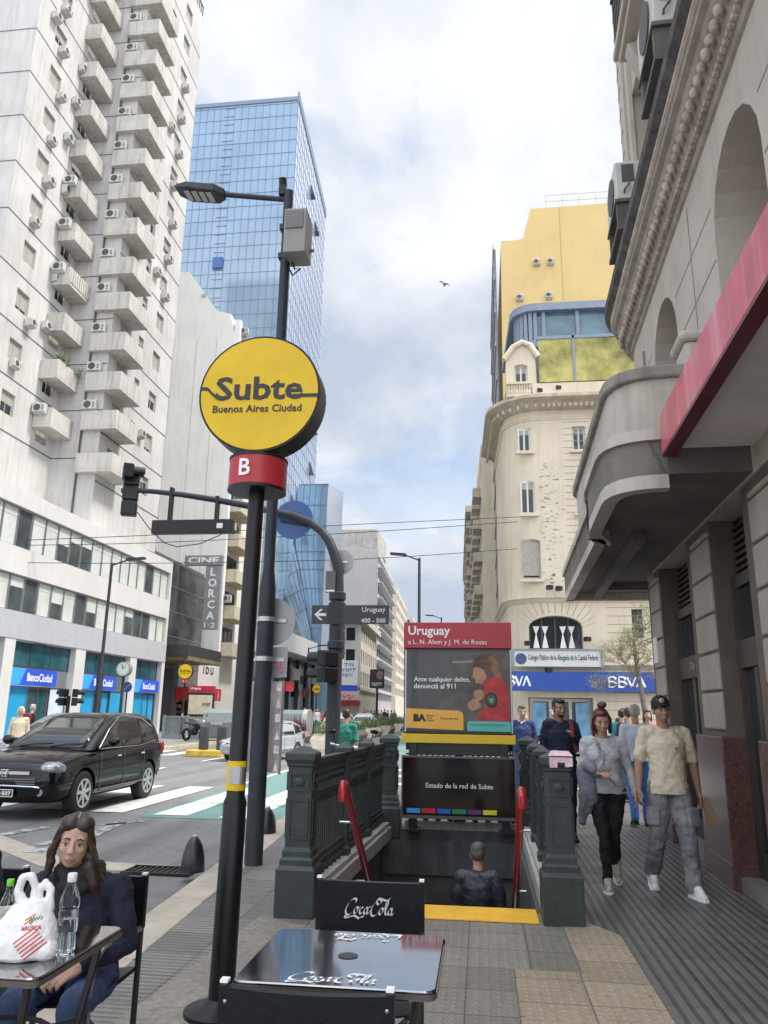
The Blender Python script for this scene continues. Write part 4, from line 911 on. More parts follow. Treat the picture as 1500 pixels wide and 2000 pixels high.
big = (x2(1036), x2(1142), z2(1268), z2(1202)); cut.prism(archpoly(*big, .42), f2, Y2-.5, Y2+.7)
door = (x2(1030), x2(1155), .05, z2(1362)); cut.prism([(door[0], .05), (door[1], .05), (door[1], door[3]), (door[0], door[3])], f2, Y2-.5, Y2+.5)
more = []
for k in range(1, 4):
    for q, ar in rects: more.append(((q[0]+k*2.9, q[1]+k*2.9, q[2], q[3]), ar)); cut.prism(archpoly(*more[-1][0], .35 if ar else .001), f2, Y2-.5, Y2+.35)
far_w = (x2(1240), x2(1262), z2(1245), z2(1190)); cut.prism(archpoly(*far_w, .001), f2, Y2-.5, Y2+.35)
boolcut(w, cut, world=True)
mpF2 = lambda u, z, d: (u, Y2+d, z)
for q, ar in rects+more:
    wf = window(cb_, mpF2, *q, .22, 1 if (q, ar) == rects[2] else 2, 1, fm=SHUT if (q, ar) == rects[2] else FRAMEW, gm=GLASS, t=.09, blind=.95 if (q, ar) == rects[2] else .22, blind_m=SHUT)
    m = MB(); mbox(m, mpF2, q[0]-.15, q[1]+.15, q[2]-.18, q[2]-.02, -.14, .1); m.build('sill', CR2, wf, world=True)
window(cb_, mpF2, *far_w, .22, 2, 1, fm=FRAMED, t=.07)
bw = window(cb_, mpF2, *big, .55, 4, 1, fm=FRAMED, t=.09, name='arched_window')
for i, u in enumerate((.12, .62, 1.62, 2.1)):
    m = MB(); u0 = big[0]+u*.9+.1; m.face([(u0, Y2+.5, big[2]+.1), (u0+.32, Y2+.5, big[2]+.1), (u0+.18, Y2+.5, big[2]+.8), (u0+.34, Y2+.5, big[3]-.5), (u0, Y2+.5, big[3]-.5), (u0+.14, Y2+.5, big[2]+.8)]); m.build('curtain', WHITE, bw, world=True)
# voussoirs, string courses, rustication lines
m = MB(); cu, cz = (big[0]+big[1])/2, big[3]-(big[1]-big[0])/2*.42
for k in range(15):
    a = math.pi*(k/14); r0, r1_2 = (big[1]-big[0])/2*1.02, (big[1]-big[0])/2*1.5
    p0 = (cu+r0*math.cos(a), cz+r0*.5*math.sin(a)); p1 = (cu+r1_2*math.cos(a), cz+.2+r1_2*.75*math.sin(a))
    m.hexa([(p0[0]-.015, Y2-.012, p0[1]), (p0[0]+.015, Y2-.012, p0[1]), (p0[0]+.015, Y2-.002, p0[1]), (p0[0]-.015, Y2-.002, p0[1]), (p1[0]-.015, Y2-.012, p1[1]), (p1[0]+.015, Y2-.012, p1[1]), (p1[0]+.015, Y2-.002, p1[1]), (p1[0]-.015, Y2-.002, p1[1])])
z = .5
while z < z2(1180):
    for a, b in (((door[1]+.15, 18) if z < door[3] else (big[1]+1.2, 18)),): m.bx(a, b, Y2-.012, Y2-.002, z-.012, z+.012)
    z += .42
z = z2(1160)
while z < ZC2-.8: m.bx(x2(1120), x2(1175), Y2-.012, Y2-.002, z-.012, z+.012); z += .36
m.build('masonry_joints', M('cream_joint', (.30, .25, .19), .9, var=0), cb_, world=True)
def course(e0, z0, z1, e1, mat, name):
    m = MB(); pr = [(-.2, z0), (e0, z0), ((e0+e1)/2, (z0+z1)/2), (e1, z0+(z1-z0)*.7), (e1, z1), (-.2, z1)]
    P = [plan2(e) for e, _ in pr]; m.loft([[(P[j][i][0], P[j][i][1], pr[j][1]) for j in range(len(pr))] for i in range(len(P[0]))])
    return m.build(name, mat, cb_, world=True)
course(.12, ZC2-.35, ZC2+.25, .95, CR2D, 'main_cornice')
m = MB(); P = plan2(.55)
for i in range(len(P)-1):
    a, b = Vector(P[i]), Vector(P[i+1]); nn = max(1, int((b-a).length/.28))
    for k in range(nn):
        c = a+(b-a)*(k+.5)/nn; m.box((c.x, c.y, ZC2-.28), (.13, .13, .2))
m.build('dentils', CR2D, cb_, world=True)['kind'] = 'stuff'
course(.05, z2(1172)-.12, z2(1172)+.18, .30, CR2, 'string_course')
course(.04, z2(850, 1100)+.9, z2(850, 1100)+1.1, .14, CR2, 'string_course')
course(.05, 3.72, 3.98, .28, CR2, 'string_course')
# attic with balustrade, dormer, mansard with hoarding, glazed top floor
ZA = z2(690)
m = MB(); P0, P1 = plan2(-.35), plan2(-.9); 
ZM = z2(664, 1100)
m.loft([[(*p, ZC2) for p in P0+[(18, 49)]], [(*p, ZM) for p in P1+[(18, 49)]]]); m.build('mansard', M('slate_blue_mansard', (.17, .19, .22), .6, var=.2, scale=2), cb_, world=True)
m = MB(); m.bx(x2(1075), x2(1148), Y2-.25, Y2-.1, z2(750), z2(668)); m.bx(x2(1153), 10.5, Y2-.25, Y2-.1, z2(750), z2(668)); 
m.build('hoarding', M('yellow_worn_hoarding', (.34, .31, .10), .8, var=.55, scale=.9), cb_, world=True)
m = MB(); m.bx(x2(1148), x2(1153), Y2-.3, Y2-.05, z2(752), z2(660)); m.bx(x2(1072), 10.5, Y2-.3, Y2-.05, z2(668)+.005, z2(662)); m.build('hoarding_frame', M('blue_grey_metal', (.20, .24, .31), .5, var=.1), cb_, world=True)
dq = (x2(1022), x2(1050), z2(760), z2(712))
m = MB(); m.prism([(x2(1004), ZC2+.26), (x2(1070), ZC2+.26), (x2(1068), z2(705)), (x2(1056), z2(680)), (x2(1040), z2(672)), (x2(1020), z2(680)), (x2(1004), z2(705))], f2, Y2-.1, Y2+1.2); dm = m.build('dormer', CR2, cb_, world=True)
cut = MB(); cut.prism(archpoly(*dq, .4), f2, Y2-.5, Y2+.2); boolcut(dm, cut, world=True)
window(cb_, mpF2, *dq, .12, 2, 1, fm=FRAMEW, gm=GLASS, t=.09, blind=.3, blind_m=SHUT)
m = MB(); m.prism([(x2(1000), z2(706)), (x2(1074), z2(706)), (x2(1072), z2(700)), (x2(1056), z2(676)), (x2(1040), z2(667)), (x2(1022), z2(675)), (x2(1002), z2(700))], f2, Y2-.35, Y2-.105) if False else m.tube([(x2(1000), Y2-.2, z2(703)), (x2(1020), Y2-.2, z2(679)), (x2(1040), Y2-.2, z2(670)), (x2(1058), Y2-.2, z2(677)), (x2(1074), Y2-.2, z2(700))], .16, 8); m.build('dormer_pediment', CR2, dm, world=True)
m = MB(); bx0, bx1 = x2(1004), x2(1056); m.bx(bx0, bx1, Y2-.62, Y2-.3, ZC2+.26, ZC2+.4); m.bx(bx0, bx1, Y2-.62, Y2-.3, ZC2+1.0, ZC2+1.12)
for k in range(9): m.lathe([(.06, 0), (.1, .15), (.05, .35), (.07, .6)], (bx0+.12+k*(bx1-bx0-.2)/8, Y2-.46, ZC2+.4), 8)
m.build('balustrade', CR2, cb_, world=True)
m = MB(); m.bx(bx1+.05, 18, Y2-.55, Y2-.25, ZC2+.26, ZC2+1.0); m.build('attic_parapet', CR2, cb_, world=True)
# top glazed floor
P2, P3 = plan2(-.7), plan2(-.75); ZT = z2(578, 1120)
BLM = M('blue_grey_metal', (.20, .24, .31))
m = MB(); m.prism(P2+[(18, 49)], lambda a, b, d: (a, b, d), ZM, ZM+.4); m.build('top_floor_base', BLM, cb_, world=True)
m = MB(); m.prism(plan2(-.6)+[(18, 49)], lambda a, b, d: (a, b, d), ZT-.45, ZT); m.build('top_floor_roof', BLM, cb_, world=True)
m = MB(); m.prism(plan2(-1.0)+[(18, 49)], lambda a, b, d: (a, b, d), ZM+.4, ZT-.45); tf = m.build('glazing', M('top_floor_glass', (.09, .17, .21), .08, var=.5, scale=.5), cb_, world=True)
P = plan2(-.93, 6)
for p in P[1:]: m = MB(); m.bx(p[0]-.1, p[0]+.1, p[1]-.1, p[1]+.1, ZM+.4, ZT-.45); m.build('glazing_post', BLM, tf, world=True)
for k in range(6): m = MB(); m.bx(P[-2][0]+1.9*(k+.2), P[-2][0]+1.9*(k+.2)+.2, P[-2][1]-.1, P[-2][1]+.1, ZM+.4, ZT-.45); m.build('glazing_post', BLM, tf, world=True)
# signs
bs = MB(); bs.bx(x2(996, 1330), 12, Y2-.55, Y2-.2, z2(1351, 1130), z2(1313, 1130)); BB = bs.build('shop_sign', M('deep_blue_sign', (.018, .065, .30), .4, var=.05), cb_, world=True)
zc_ = z2(1332, 1130); hl = (z2(1313, 1130)-z2(1351, 1130))*.5
def bbva(xa, xb):
    w = xb-xa; fr = frame((xa, Y2-.55, zc_), (1, 0, 0), (0, 0, 1)); n = .045; h = hl/2
    for i in (0, 1):
        x = w*(.02+i*.27)
        strokes([[(x, -h), (x, h)], [(x, h), (x+w*.12, h), (x+w*.185, h*.55), (x+w*.12, .02), (x, .02)], [(x, .02), (x+w*.13, .0), (x+w*.20, -h*.5), (x+w*.13, -h), (x, -h)]], LETTER_W, BB, fr, nib=(n, .035), lift=.01)
    strokes([[(w*.52, h), (w*.635, -h)], [(w*.635, -h), (w*.75, h)], [(w*.77, -h), (w*.885, h)], [(w*.885, h), (w, -h)]], LETTER_W, BB, fr, nib=(n, .02), lift=.01)
bbva(x2(1183), x2(1253)); bbva(x2(975), x2(1033))
ws = MB(); ws.bx(x2(1004), x2(1171), Y2-.5, Y2-.3, z2(1303, 1090), z2(1272, 1090)); w_s = ws.build('name_board', M('pale_board', (.56, .57, .55), .5, var=.06), cb_, world=True)
m = MB(); 
for a, b in ((1000, 1004), (1171, 1175)): m.bx(x2(a), x2(b), Y2-.55, Y2-.25, z2(1305, 1090), z2(1270, 1090))
m.bx(x2(1004), x2(1171), Y2-.55, Y2-.28, z2(1272, 1090)+.003, z2(1269, 1090)); m.build('board_frame', BLM, w_s, world=True)
text('Colegio Público de la Abogacía de la Capital Federal', LETTER_K, w_s, frame((x2(1098), Y2-.5, z2(1287, 1090)), (1, 0, 0), (0, 0, 1)), width=x2(1166)-x2(1031), height=.36, align='C', bold=.01, lift=.01)
m = MB(); m.cyl((x2(1017), Y2-.51, z2(1288, 1017)), (x2(1017), Y2-.502, z2(1288, 1017)), .28, n=16); m.build('emblem', M('emblem_navy', (.05, .07, .16)), w_s, world=True)
# bank entrance
window(cb_, mpF2, door[0]+.1, door[1]-.1, .06, door[3]-.05, .4, 3, 1, fm=M('entrance_frame', (.45, .43, .36), .5, var=.1), gm=GLASS, t=.14, name='door')
for a, b in ((1042, 1068), (1125, 1152)):
    m = MB(); m.bx(x2(a, 1390), x2(b, 1390), Y2+.2, Y2+.25, .5, z2(1372)); m.build('poster', M('poster_blue', (.12, .28, .42), .4, var=.5, scale=1.6), cb_, world=True)
# wall lamps and peeling patches
for px_, py_ in ((1088, 765), (1052, 770), (1030, 1258), (1145, 1250), (1090, 1152), (1072, 1150), (1070, 1310)):
    p = aY(px_, py_, Y2); m = MB(); m.box((p.x, Y2-.45, p.z), (.28, .3, .22), .3); m.cyl((p.x, Y2-.3, p.z-.02), (p.x, Y2+.02, p.z-.05), .03, n=6); m.build('wall_lamp', BLACKM, cb_, world=True)
pe = MB(); q = random.Random(5)
for _ in range(130):
    x, z = x2(q.triangular(1062, 1122, 1084)), z2(q.uniform(905, 1145)); s_ = q.uniform(.02, .11); a0 = q.uniform(0, 6)
    pe.face([(x+s_*(1+q.uniform(-.5, .5))*math.cos(a0+k*1.05)*1.3, Y2-.003, z+s_*.5*(1+q.uniform(-.5, .5))*math.sin(a0+k*1.05)) for k in range(6)])
pe_ = pe.build('peeled_render', M('peeled_render', (.44, .385, .31), .9, var=.3), cb_, world=True); pe_['kind'] = 'stuff'
# yellow tower behind
yt = thing('yellow_tower', 'plain mustard yellow tower rising behind the cream corner building', 'tower', (8, 58, 0))
Y3 = 52.
P = lambda x, y: (aY(x, y, Y3).x, aY(x, y, Y3).z)
m = MB(); pr = [(P(974, 700)[0], 0), (16, 0), (16, P(1175, 396)[1]), (P(1036, 410)[0], P(1036, 408)[1]), P(1021, 466), P(978, 474)]
m.prism(pr, lambda a, b, d: (a, Y3+d, b), 0, 17); m.build('wall', M('mustard_render', (.60, .44, .195), .85, var=.06, scale=.35, streak=.2, grime=(.42, .30, .12)), yt, world=True)
x0 = P(974, 700)[0]
m = MB()
for k in range(9): m.bx(x0-.16, x0-.01, Y3+.4+k*1.9, Y3+1.7+k*1.9, 6, P(978, 474)[1]-.3)
m.build('flank_glazing', M('flank_blue_grey', (.16, .18, .24), .3, var=.3), yt, world=True)
m = MB()
for k in range(12): m.bx(x0-.24, x0-.165, Y3, Y3+17, 6+k*2.7, 6.3+k*2.7)
m.build('flank_ledges', M('flank_ledge', (.34, .31, .30), .8), yt, world=True)
m = MB(); a, b = P(1066, 388)[0], 15; zt = P(1120, 398)[1]
for h in (.55, 1.1): m.bx(a, b, Y3+.3, Y3+.36, zt+h, zt+h+.06)
for k in range(10): m.bx(a+k*1.25, a+k*1.25+.06, Y3+.3, Y3+.36, zt, zt+1.1)
m.build('roof_railing', STEEL, yt, world=True)
m = MB(); m.bx(P(980, 474)[0], P(1016, 470)[0], Y3+.5, Y3+3, P(980, 474)[1]-.05, P(980, 474)[1]+.45); m.build('roof_edge', BLM, yt, world=True)
for px_, py_ in ((1048, 512), (1075, 511), (1015, 581), (1072, 577)):
    p = P(px_, py_); mp_ = lambda u, z, d: (u, Y3+d, z); aircon(yt, mp_, p[0], p[1]-.3, .5, .42, .25)
m = MB(); m.bx(P(1096, 500)[0], P(1096, 500)[0]+.04, Y3-.012, Y3-.003, 20, zt-.2); m.build('wall_joint', M('mustard_joint', (.42, .29, .10), .9, var=0), yt, world=True)
bk, mA, mF = block('balcony_block', 'old cream block with small balconies receding beyond the yellow tower on the right', 'apartment block', .35, 72, 96, 27, CREAM, 7, 6, 4, 14, 3, .6, .5)
for r in range(6):
    for c in range(5): m = MB(); mbox(m, mA, 73+c*4.5, 76+c*4.5, 6+r*3.2, 6.9+r*3.2, -.8, 0); m.build('balcony', CR2D, bk, world=True)
bk2, mA, mF = block('balcony_block', 'farther stone block with stepped top, last before the sky on the right', 'apartment block', -.6, 96, 150, 29.5, M('far_stone', (.42, .37, .30), .9, var=.15, scale=.3, streak=.4, grime=(.2, .17, .13)), 8, 10, 4, 14, 2, .6, .5)
for r in range(7):
    for c in range(8): m = MB(); mbox(m, mA, 97+c*6, 101+c*6, 6+r*3.1, 6.9+r*3.1, -.9, 0); m.build('balcony', CR2D, bk2, world=True)
m = MB(); mbox(m, mA, 96, 150, 26.5, 27.3, -1.0, 0); m.build('cornice', CR2D, bk2, world=True)
m = MB(); m.bx(-.2, 9, 97, 110, 29.5, 33); m.bx(-.5, 6, 112, 125, 29.5, 31); m.build('roof_house', CREAM, bk2, world=True)
# bare street tree behind the near corner
tr = thing('street_tree', 'thin street tree with sparse twigs and few new leaves beside the cream building', 'tree', (6.6, 33, 0))
q = random.Random(11); tb = MB(); lf = MB()
tb.tube([(6.6, 33, 0), (6.55, 33, 1.6), (6.4, 33.1, 3.2), (6.3, 33.1, 4.6)], [.13, .11, .09, .06], 8)
def twig(p, d, l, r, lv):
    p = Vector(p); pts = [p]; 
    for k in range(4):
        d = (d+Vector((q.uniform(-.35, .35), q.uniform(-.35, .35), q.uniform(-.12, .22)))).normalized(); p = p+d*l/4; pts.append(p)
        if lv < 3 and k: 
            for _ in range(2): twig(p, (d+Vector((q.uniform(-1, 1), q.uniform(-1, 1), q.uniform(-.5, .7)))).normalized(), l*.55, r*.55, lv+1)
    tb.tube(pts, [r, r*.85, r*.7, r*.55, r*.35], 5 if lv < 2 else 3)
    if lv >= 2:
        for _ in range(3):
            leafclump(lf, pts[-1], (.12, .12, .12), 1, .032, q)
for i in range(9):
    a = q.uniform(0, 6.28); twig((6.4, 33.1, 2.6+i*.25), Vector((math.cos(a)-.5, math.sin(a), .35)).normalized(), 1.25, .026, 0)
tb.build('trunk', M('bark_grey', (.14, .12, .10), .9, var=.3, scale=8), tr, world=True); lf.build('crown', M('young_leaf', (.20, .20, .06), .6, var=.35), tr, world=True)
# ================================================================== SUBWAY ENTRANCE
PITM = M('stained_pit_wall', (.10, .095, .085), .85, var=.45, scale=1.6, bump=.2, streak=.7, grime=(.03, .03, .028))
TR, RI, SY = .20, .215, 6.94
m = MB(); N_ = 18
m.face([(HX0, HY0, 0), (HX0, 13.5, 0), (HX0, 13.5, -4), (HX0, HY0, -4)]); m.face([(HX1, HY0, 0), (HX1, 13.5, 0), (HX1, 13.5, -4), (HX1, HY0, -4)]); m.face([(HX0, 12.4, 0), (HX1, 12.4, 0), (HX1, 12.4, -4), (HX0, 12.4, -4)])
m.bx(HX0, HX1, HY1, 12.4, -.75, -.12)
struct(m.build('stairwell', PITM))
m = MB()
for k in range(N_): m.bx(HX0+.005, HX1-.005, SY+TR*k, SY+TR*(k+1), -4, -RI*(k+1))
m.bx(HX0+.005, HX1-.005, HY0, SY, -4, -.03); struct(m.build('stairs', M('worn_stair_stone', (.16, .155, .15), .8, var=.3, scale=3)))
m = MB(); m.bx(HX0+.28, HX1-.01, 6.52, SY, .004, .012); m.bx(HX0+.01, HX1-.01, SY-.0, SY+.02, -.12, .0)
struct(m.build('step_edge', M('yellow_step_paint', (.80, .43, .03), .6, var=.12, scale=6)))
m = MB(); m.bx(HX0-.30, HX1+.30, HY1, HY1+.42, -.12, .10); m.bx(HX0, HX1, HY1-.06, HY1-.002, -.42, -.02); m.bx(-.12, -.02, HY1+.1, HY1+.25, .10, .15)
struct(m.build('stair_kerb', M('dark_beam', (.07, .075, .075), .7, var=.35, scale=3, streak=.5, grime=(.2, .2, .2))))
def sq(mb, cx, cy, prof):
    mb.loft([[(cx-r, cy-r, z), (cx+r, cy-r, z), (cx+r, cy+r, z), (cx-r, cy+r, z)] for r, z in prof])
PS = .76
def big_post(parent, cx, cy):
    mb = MB(); sq(mb, cx, cy, [(r_*PS, z_) for r_, z_ in ((.205, 0), (.205, .34), (.175, .37), (.175, .41), (.155, .43), (.155, .47), (.135, .50), (.130, 1.10), (.145, 1.115), (.145, 1.13), (.165, 1.16), (.165, 1.205), (.155, 1.215), (.0, 1.27))])
    p = mb.build('post', IRON, parent, world=True, bevel=.006)
    mb = MB()
    for (dx, dy) in ((0, -1), (1, 0), (-1, 0), (0, 1)):
        for z0, z1 in ((.56, .86), (.92, 1.06)):
            for a, b, c, d in ((-.08, -.066, z0, z1), (.066, .08, z0, z1), (-.066, .066, z0, z0+.015), (-.066, .066, z1-.015, z1)):
                o = .132*PS
                if dx: mb.bx(*sorted((cx+dx*o, cx+dx*(o+.012))), cy+a, cy+b, c, d)
                else: mb.bx(cx+a, cx+b, *sorted((cy+dy*o, cy+dy*(o+.012))), c, d)
        if dx: mb.ell((cx+dx*.116, cy, .99), (.012, .04, .035), 6)
        else: mb.ell((cx, cy+dy*.116, .99), (.04, .012, .035), 6)
    mb.build('post_moulding', IRON, p, world=True)
    return p
def balustrade(name, label, pts, small, group='iron balustrades of the subway stairs', bigs=()):
    "pts: two ends; small: fractions where small posts stand"
    a, b = Vector(pts[0]), Vector(pts[1]); t = thing(name, label, 'balustrade', (a+b)/2, 0, group)
    for c in bigs: big_post(t, c[0], c[1])
    d = (b-a).normalized(); n = Vector((-d.y, d.x, 0)); Lg = (b-a).length
    def seg(mb, s0, s1, z0, z1, w): 
        p, q = a+d*s0, a+d*s1; mb.hexa([(*(p-n*w).xy, z0), (*(q-n*w).xy, z0), (*(q+n*w).xy, z0), (*(p+n*w).xy, z0), (*(p-n*w).xy, z1), (*(q-n*w).xy, z1), (*(q+n*w).xy, z1), (*(p+n*w).xy, z1)])
    mb = MB(); seg(mb, 0, Lg, .0, .14, .13); seg(mb, 0, Lg, .14, .19, .10); mb.build('plinth', CONC, t, world=True)
    mb = MB(); seg(mb, 0, Lg, 1.10, 1.15, .045); seg(mb, 0, Lg, 1.06, 1.098, .025); seg(mb, 0, Lg, .84, .875, .025); seg(mb, 0, Lg, .27, .31, .025); mb.build('rail', IRON, t, world=True)
    mb = MB(); k = .06
    while k < Lg:
        p = a+d*k; mb.cyl((p.x, p.y, .31), (p.x, p.y, .84), .013, n=6); mb.ell((p.x, p.y, .345), (.022, .022, .03), 5); mb.ell((p.x, p.y, .80), (.022, .022, .03), 5); k += .075
    mb.build('spindles', IRON, t, world=True)
    mb = MB(); k = .04
    while k < Lg:
        s0 = k; seg(mb, s0, min(s0+.028, Lg), .875, 1.06, .008); k += .075
    seg(mb, 0, Lg, .935, .965, .009); seg(mb, 0, Lg, 1.0, 1.02, .009); mb.build('pierced_frieze', IRON, t, world=True)
    k = .1
    while k < Lg:
        mb = MB(); p = a+d*k; mb.ell((p.x, p.y, .225), (.045, .045, .045), 6); mb.build('scroll_foot', IRON, t, world=True); k += .16
    for s_ in small:
        p = a+d*(Lg*s_); mb = MB(); sq(mb, p.x, p.y, [(.075, .15), (.075, .25), (.055, .28), (.055, 1.12), (.085, 1.15), (.085, 1.19), (.07, 1.2), (.0, 1.25)]); mb.build('small_post', IRON, t, world=True, bevel=.005)
    return t
balustrade('stair_balustrade', 'dark iron balustrade on the road side of the subway stairs', ((-1.43, 6.7, 0), (-1.28, 10.35, 0)), (.36, .68), bigs=((-1.46, 6.50), (-1.21, 10.55)))
rbal = balustrade('stair_balustrade', 'dark iron balustrade on the building side, pink paper on its post', ((.58, 6.8, 0), (.60, 10.35, 0)), (.36, .68), bigs=((.595, 6.64), (.59, 10.55)))
balustrade('stair_balustrade', 'dark iron balustrade across the far end behind the station sign', ((-1.0, 10.62, 0), (.40, 10.62, 0)), (.5,))
pk = MB(); q = random.Random(2)
for i in range(6): 
    x0 = .53+i*.03; z1 = 1.18-q.uniform(.0, .045); pk.hexa([(x0, 6.507, z1), (x0+.03, 6.507, z1), (x0+.03, 6.513, z1), (x0, 6.513, z1), (x0, 6.513, 1.212), (x0+.03, 6.513, 1.212), (x0+.03, 6.518, 1.215), (x0, 6.518, 1.215)])
pk.face([(.52, 6.515, 1.225), (.715, 6.515, 1.225), (.69, 6.60, 1.262), (.55, 6.60, 1.262)])
tag(pk.build('paper_leaflet', M('pink_paper', (.72, .47, .55), .8, var=.3, scale=20)), 'crumpled pink paper lying on the top of the front iron post', 'paper')
# red handrails
def handrail(label, x, y0):
    t = thing('handrail', label, 'handrail', (x, y0, 0), 0, 'red stair handrails')
    mb = MB(); mb.tube([(x, y0-.02, .84), (x, y0-.03, .93), (x, y0+.0, .97), (x, y0+.06, .96), (x, y0+.15, .90), (x, y0+2.9, .90-2.75*.667)], .034, 10); mb.build('rail', M('red_handrail', (.36, .016, .02), .3, var=.2, coat=.3), t, world=True, smooth=True)
    for s_ in (.4, 1.4, 2.4): mb = MB(); mb.tube([(x, y0+.15+s_, .87-s_*.667), (x+(-.12 if x < 0 else .09), y0+.15+s_, .87-s_*.667)], .012, 6); mb.build('bracket', STEEL, t, world=True)
handrail('red tubular handrail on the left side of the stairs', -1.13, 6.05+.5); handrail('red tubular handrail on the right side of the stairs', .30, 5.9+.5)
# station sign
KY_ = 10.25
ks = thing('station_sign', 'black subway station sign with red header, police poster and dark status screen', 'station sign', (-.3, KY_+.1, 0))
KB = M('sign_black', (.014, .014, .016), .3, var=.2)
mb = MB(); mb.bx(-1.0, .40, KY_, KY_+.2, 1.28, 2.36); mb.build('poster_case', KB, ks, world=True, bevel=.008)
mb = MB(); mb.bx(-1.005, .405, KY_-.012, KY_+.21, 2.362, 2.70); hd = mb.build('header', M('header_red', (.40, .022, .035), .35, var=.06), ks, world=True, bevel=.006)
text('Uruguay', LETTER_W, hd, frame((-.945, KY_-.012, 2.575), (1, 0, 0), (0, 0, 1)), width=.555, bold=.022)
text('a L. N. Alem y J. M. de Rosas', LETTER_W, hd, frame((-.945, KY_-.012, 2.435), (1, 0, 0), (0, 0, 1)), width=1.03)
mb = MB(); mb.bx(-1.02, .425, KY_-.015, KY_+.215, 1.165, 1.277); mb.build('yellow_strip', M('strip_yellow', (.70, .47, .012), .35, var=.1), ks, world=True, bevel=.006)
mb = MB()
for x in (-.93, .23): mb.bx(x, x+.1, KY_+.02, KY_+.18, .10, 1.164); mb.bx(x-.04, x+.14, KY_-.02, KY_+.22, .10, .13)
mb.bx(-.83, .23, KY_+.1, KY_+.13, 1.02, 1.16); mb.build('leg_frame', KB, ks, world=True)
mb = MB(); mb.bx(-1.0, .40, KY_-.02, KY_+.02, .30, .985); st_ = mb.build('status_screen', M('screen_glass', (.012, .009, .01), .09, var=.6, scale=2), ks, world=True)
mb = MB(); mb.bx(-1.02, .42, KY_-.03, KY_+.03, .986, 1.01); mb.bx(-1.02, .42, KY_-.03, KY_+.03, .26, .299); mb.bx(-1.02, -1.001, KY_-.03, KY_+.03, .3, .985); mb.bx(.401, .42, KY_-.03, KY_+.03, .3, .985); mb.build('screen_frame', M('screen_frame_grey', (.12, .12, .13), .4, .5), st_, world=True)
text('Estado de la red de Subte', LETTER_W, st_, frame((-.29, KY_-.02, .655), (1, 0, 0), (0, 0, 1)), width=.84, align='C', bold=.008)
for i, c in enumerate(((.03, .33, .75), (.55, .02, .04), (.02, .12, .52), (.01, .24, .10), (.13, .03, .17), (.75, .62, .03))):
    flat([(0, 0), (.17, 0), (.17, .055), (0, .055)], M('line_colour_%d' % i, c, .4, var=.03), st_, frame((-.95+i*.19, KY_-.02, .325), (1, 0, 0), (0, 0, 1)), 'line_marker')
# poster
mb = MB(); mb.bx(-.965, .375, KY_-.012, KY_-.003, 1.315, 2.325); po = mb.build('poster', M('poster_dark', (.035, .034, .036), .3, var=.5, scale=2.2, coat=.3), ks, world=True)
pf = frame((-.965, KY_-.012, 1.315), (1, 0, 0), (0, 0, 1))
pc = lambda L_: [((x-725)/610*1.34, (825-y)/455*1.01) for x, y in L_]
def pic(L_, mat, name, lift): flat(pc(L_), mat, po, pf, name, lift)
def oval(cx, cy, rx, ry, n=18): return [(cx+rx*math.cos(-2*math.pi*k/n), cy+ry*math.sin(-2*math.pi*k/n)) for k in range(n)]
SKN = M('poster_skin', (.42, .22, .14), .5, var=.2, scale=9)
pic([(900, 760), (1330, 768), (1330, 376), (1060, 376), (960, 520)], M('poster_backdrop', (.10, .09, .078), .4, var=.5, scale=4), 'backdrop', .001)
pic([(1000, 440), (1240, 430), (1240, 418), (1000, 428)], M('poster_lamp', (.28, .27, .25), .4, var=.2), 'backdrop_light', .0025)
pic([(1112, 455), (1122, 410), (1160, 388), (1215, 385), (1255, 410), (1278, 470), (1295, 540), (1270, 570), (1245, 520), (1228, 470), (1210, 470), (1185, 520), (1150, 510)], M('poster_hair', (.10, .055, .035), .5, var=.5, scale=14), 'hair', .004)
pic([(1208, 400), (1240, 395), (1272, 440), (1292, 520), (1268, 566), (1240, 510), (1222, 440)], M('poster_hair_light', (.24, .12, .07), .5, var=.4, scale=12), 'ponytail', .0055)
pic([(1122, 465), (1150, 462), (1185, 478), (1198, 515), (1190, 548), (1160, 562), (1132, 550), (1128, 528), (1112, 518), (1120, 500)], SKN, 'face', .006)
pic([(1175, 545), (1215, 520), (1260, 518), (1305, 545), (1328, 610), (1331, 766), (1135, 766), (1150, 715), (1190, 700), (1176, 640)], M('poster_jacket', (.42, .035, .035), .5, var=.35, scale=7), 'jacket', .0075)
pic(oval(1224, 648, 37, 44), M('patch_dark', (.015, .03, .03), .5), 'badge', .009); pic(oval(1224, 646, 25, 30), M('patch_green', (.03, .12, .10), .5, var=.4, scale=30), 'badge_shield', .0105); pic([(1208, 640), (1240, 640), (1224, 668)], M('patch_gold', (.4, .3, .08), .5), 'badge_crest', .012)
pic(oval(1152, 612, 30, 40), SKN, 'child_face', .009); pic([(1120, 600), (1128, 568), (1155, 555), (1182, 572), (1184, 600), (1160, 588), (1135, 592)], M('poster_hair', (.10, .055, .035)), 'child_hair', .0105)
pic([(1085, 668), (1120, 640), (1150, 650), (1165, 690), (1120, 712), (1092, 700)], SKN, 'hands', .0105)
pic([(725, 700), (1035, 710), (1055, 722), (1060, 740), (1060, 819), (725, 809)], M('poster_orange', (.78, .40, .06), .4, var=.04), 'orange_band', .013)
pic([(1082, 780), (1090, 766), (1331, 768), (1331, 824), (1082, 822)], M('poster_teal', (.10, .45, .40), .4, var=.04), 'teal_band', .013)
def ptxt(s_, x0, x1, y, mat, b=.0, h=None): 
    (a, v), (c, _) = pc([(x0, y), (x1, y)]); text(s_, mat, po, pf @ Matrix.Translation((a, v, 0)), width=c-a, height=h, bold=b, lift=.016)
ptxt('Ante cualquier delito,', 770, 1102, 537, LETTER_W, .012); ptxt('denunciá al 911', 770, 1017, 572, LETTER_W, .012)
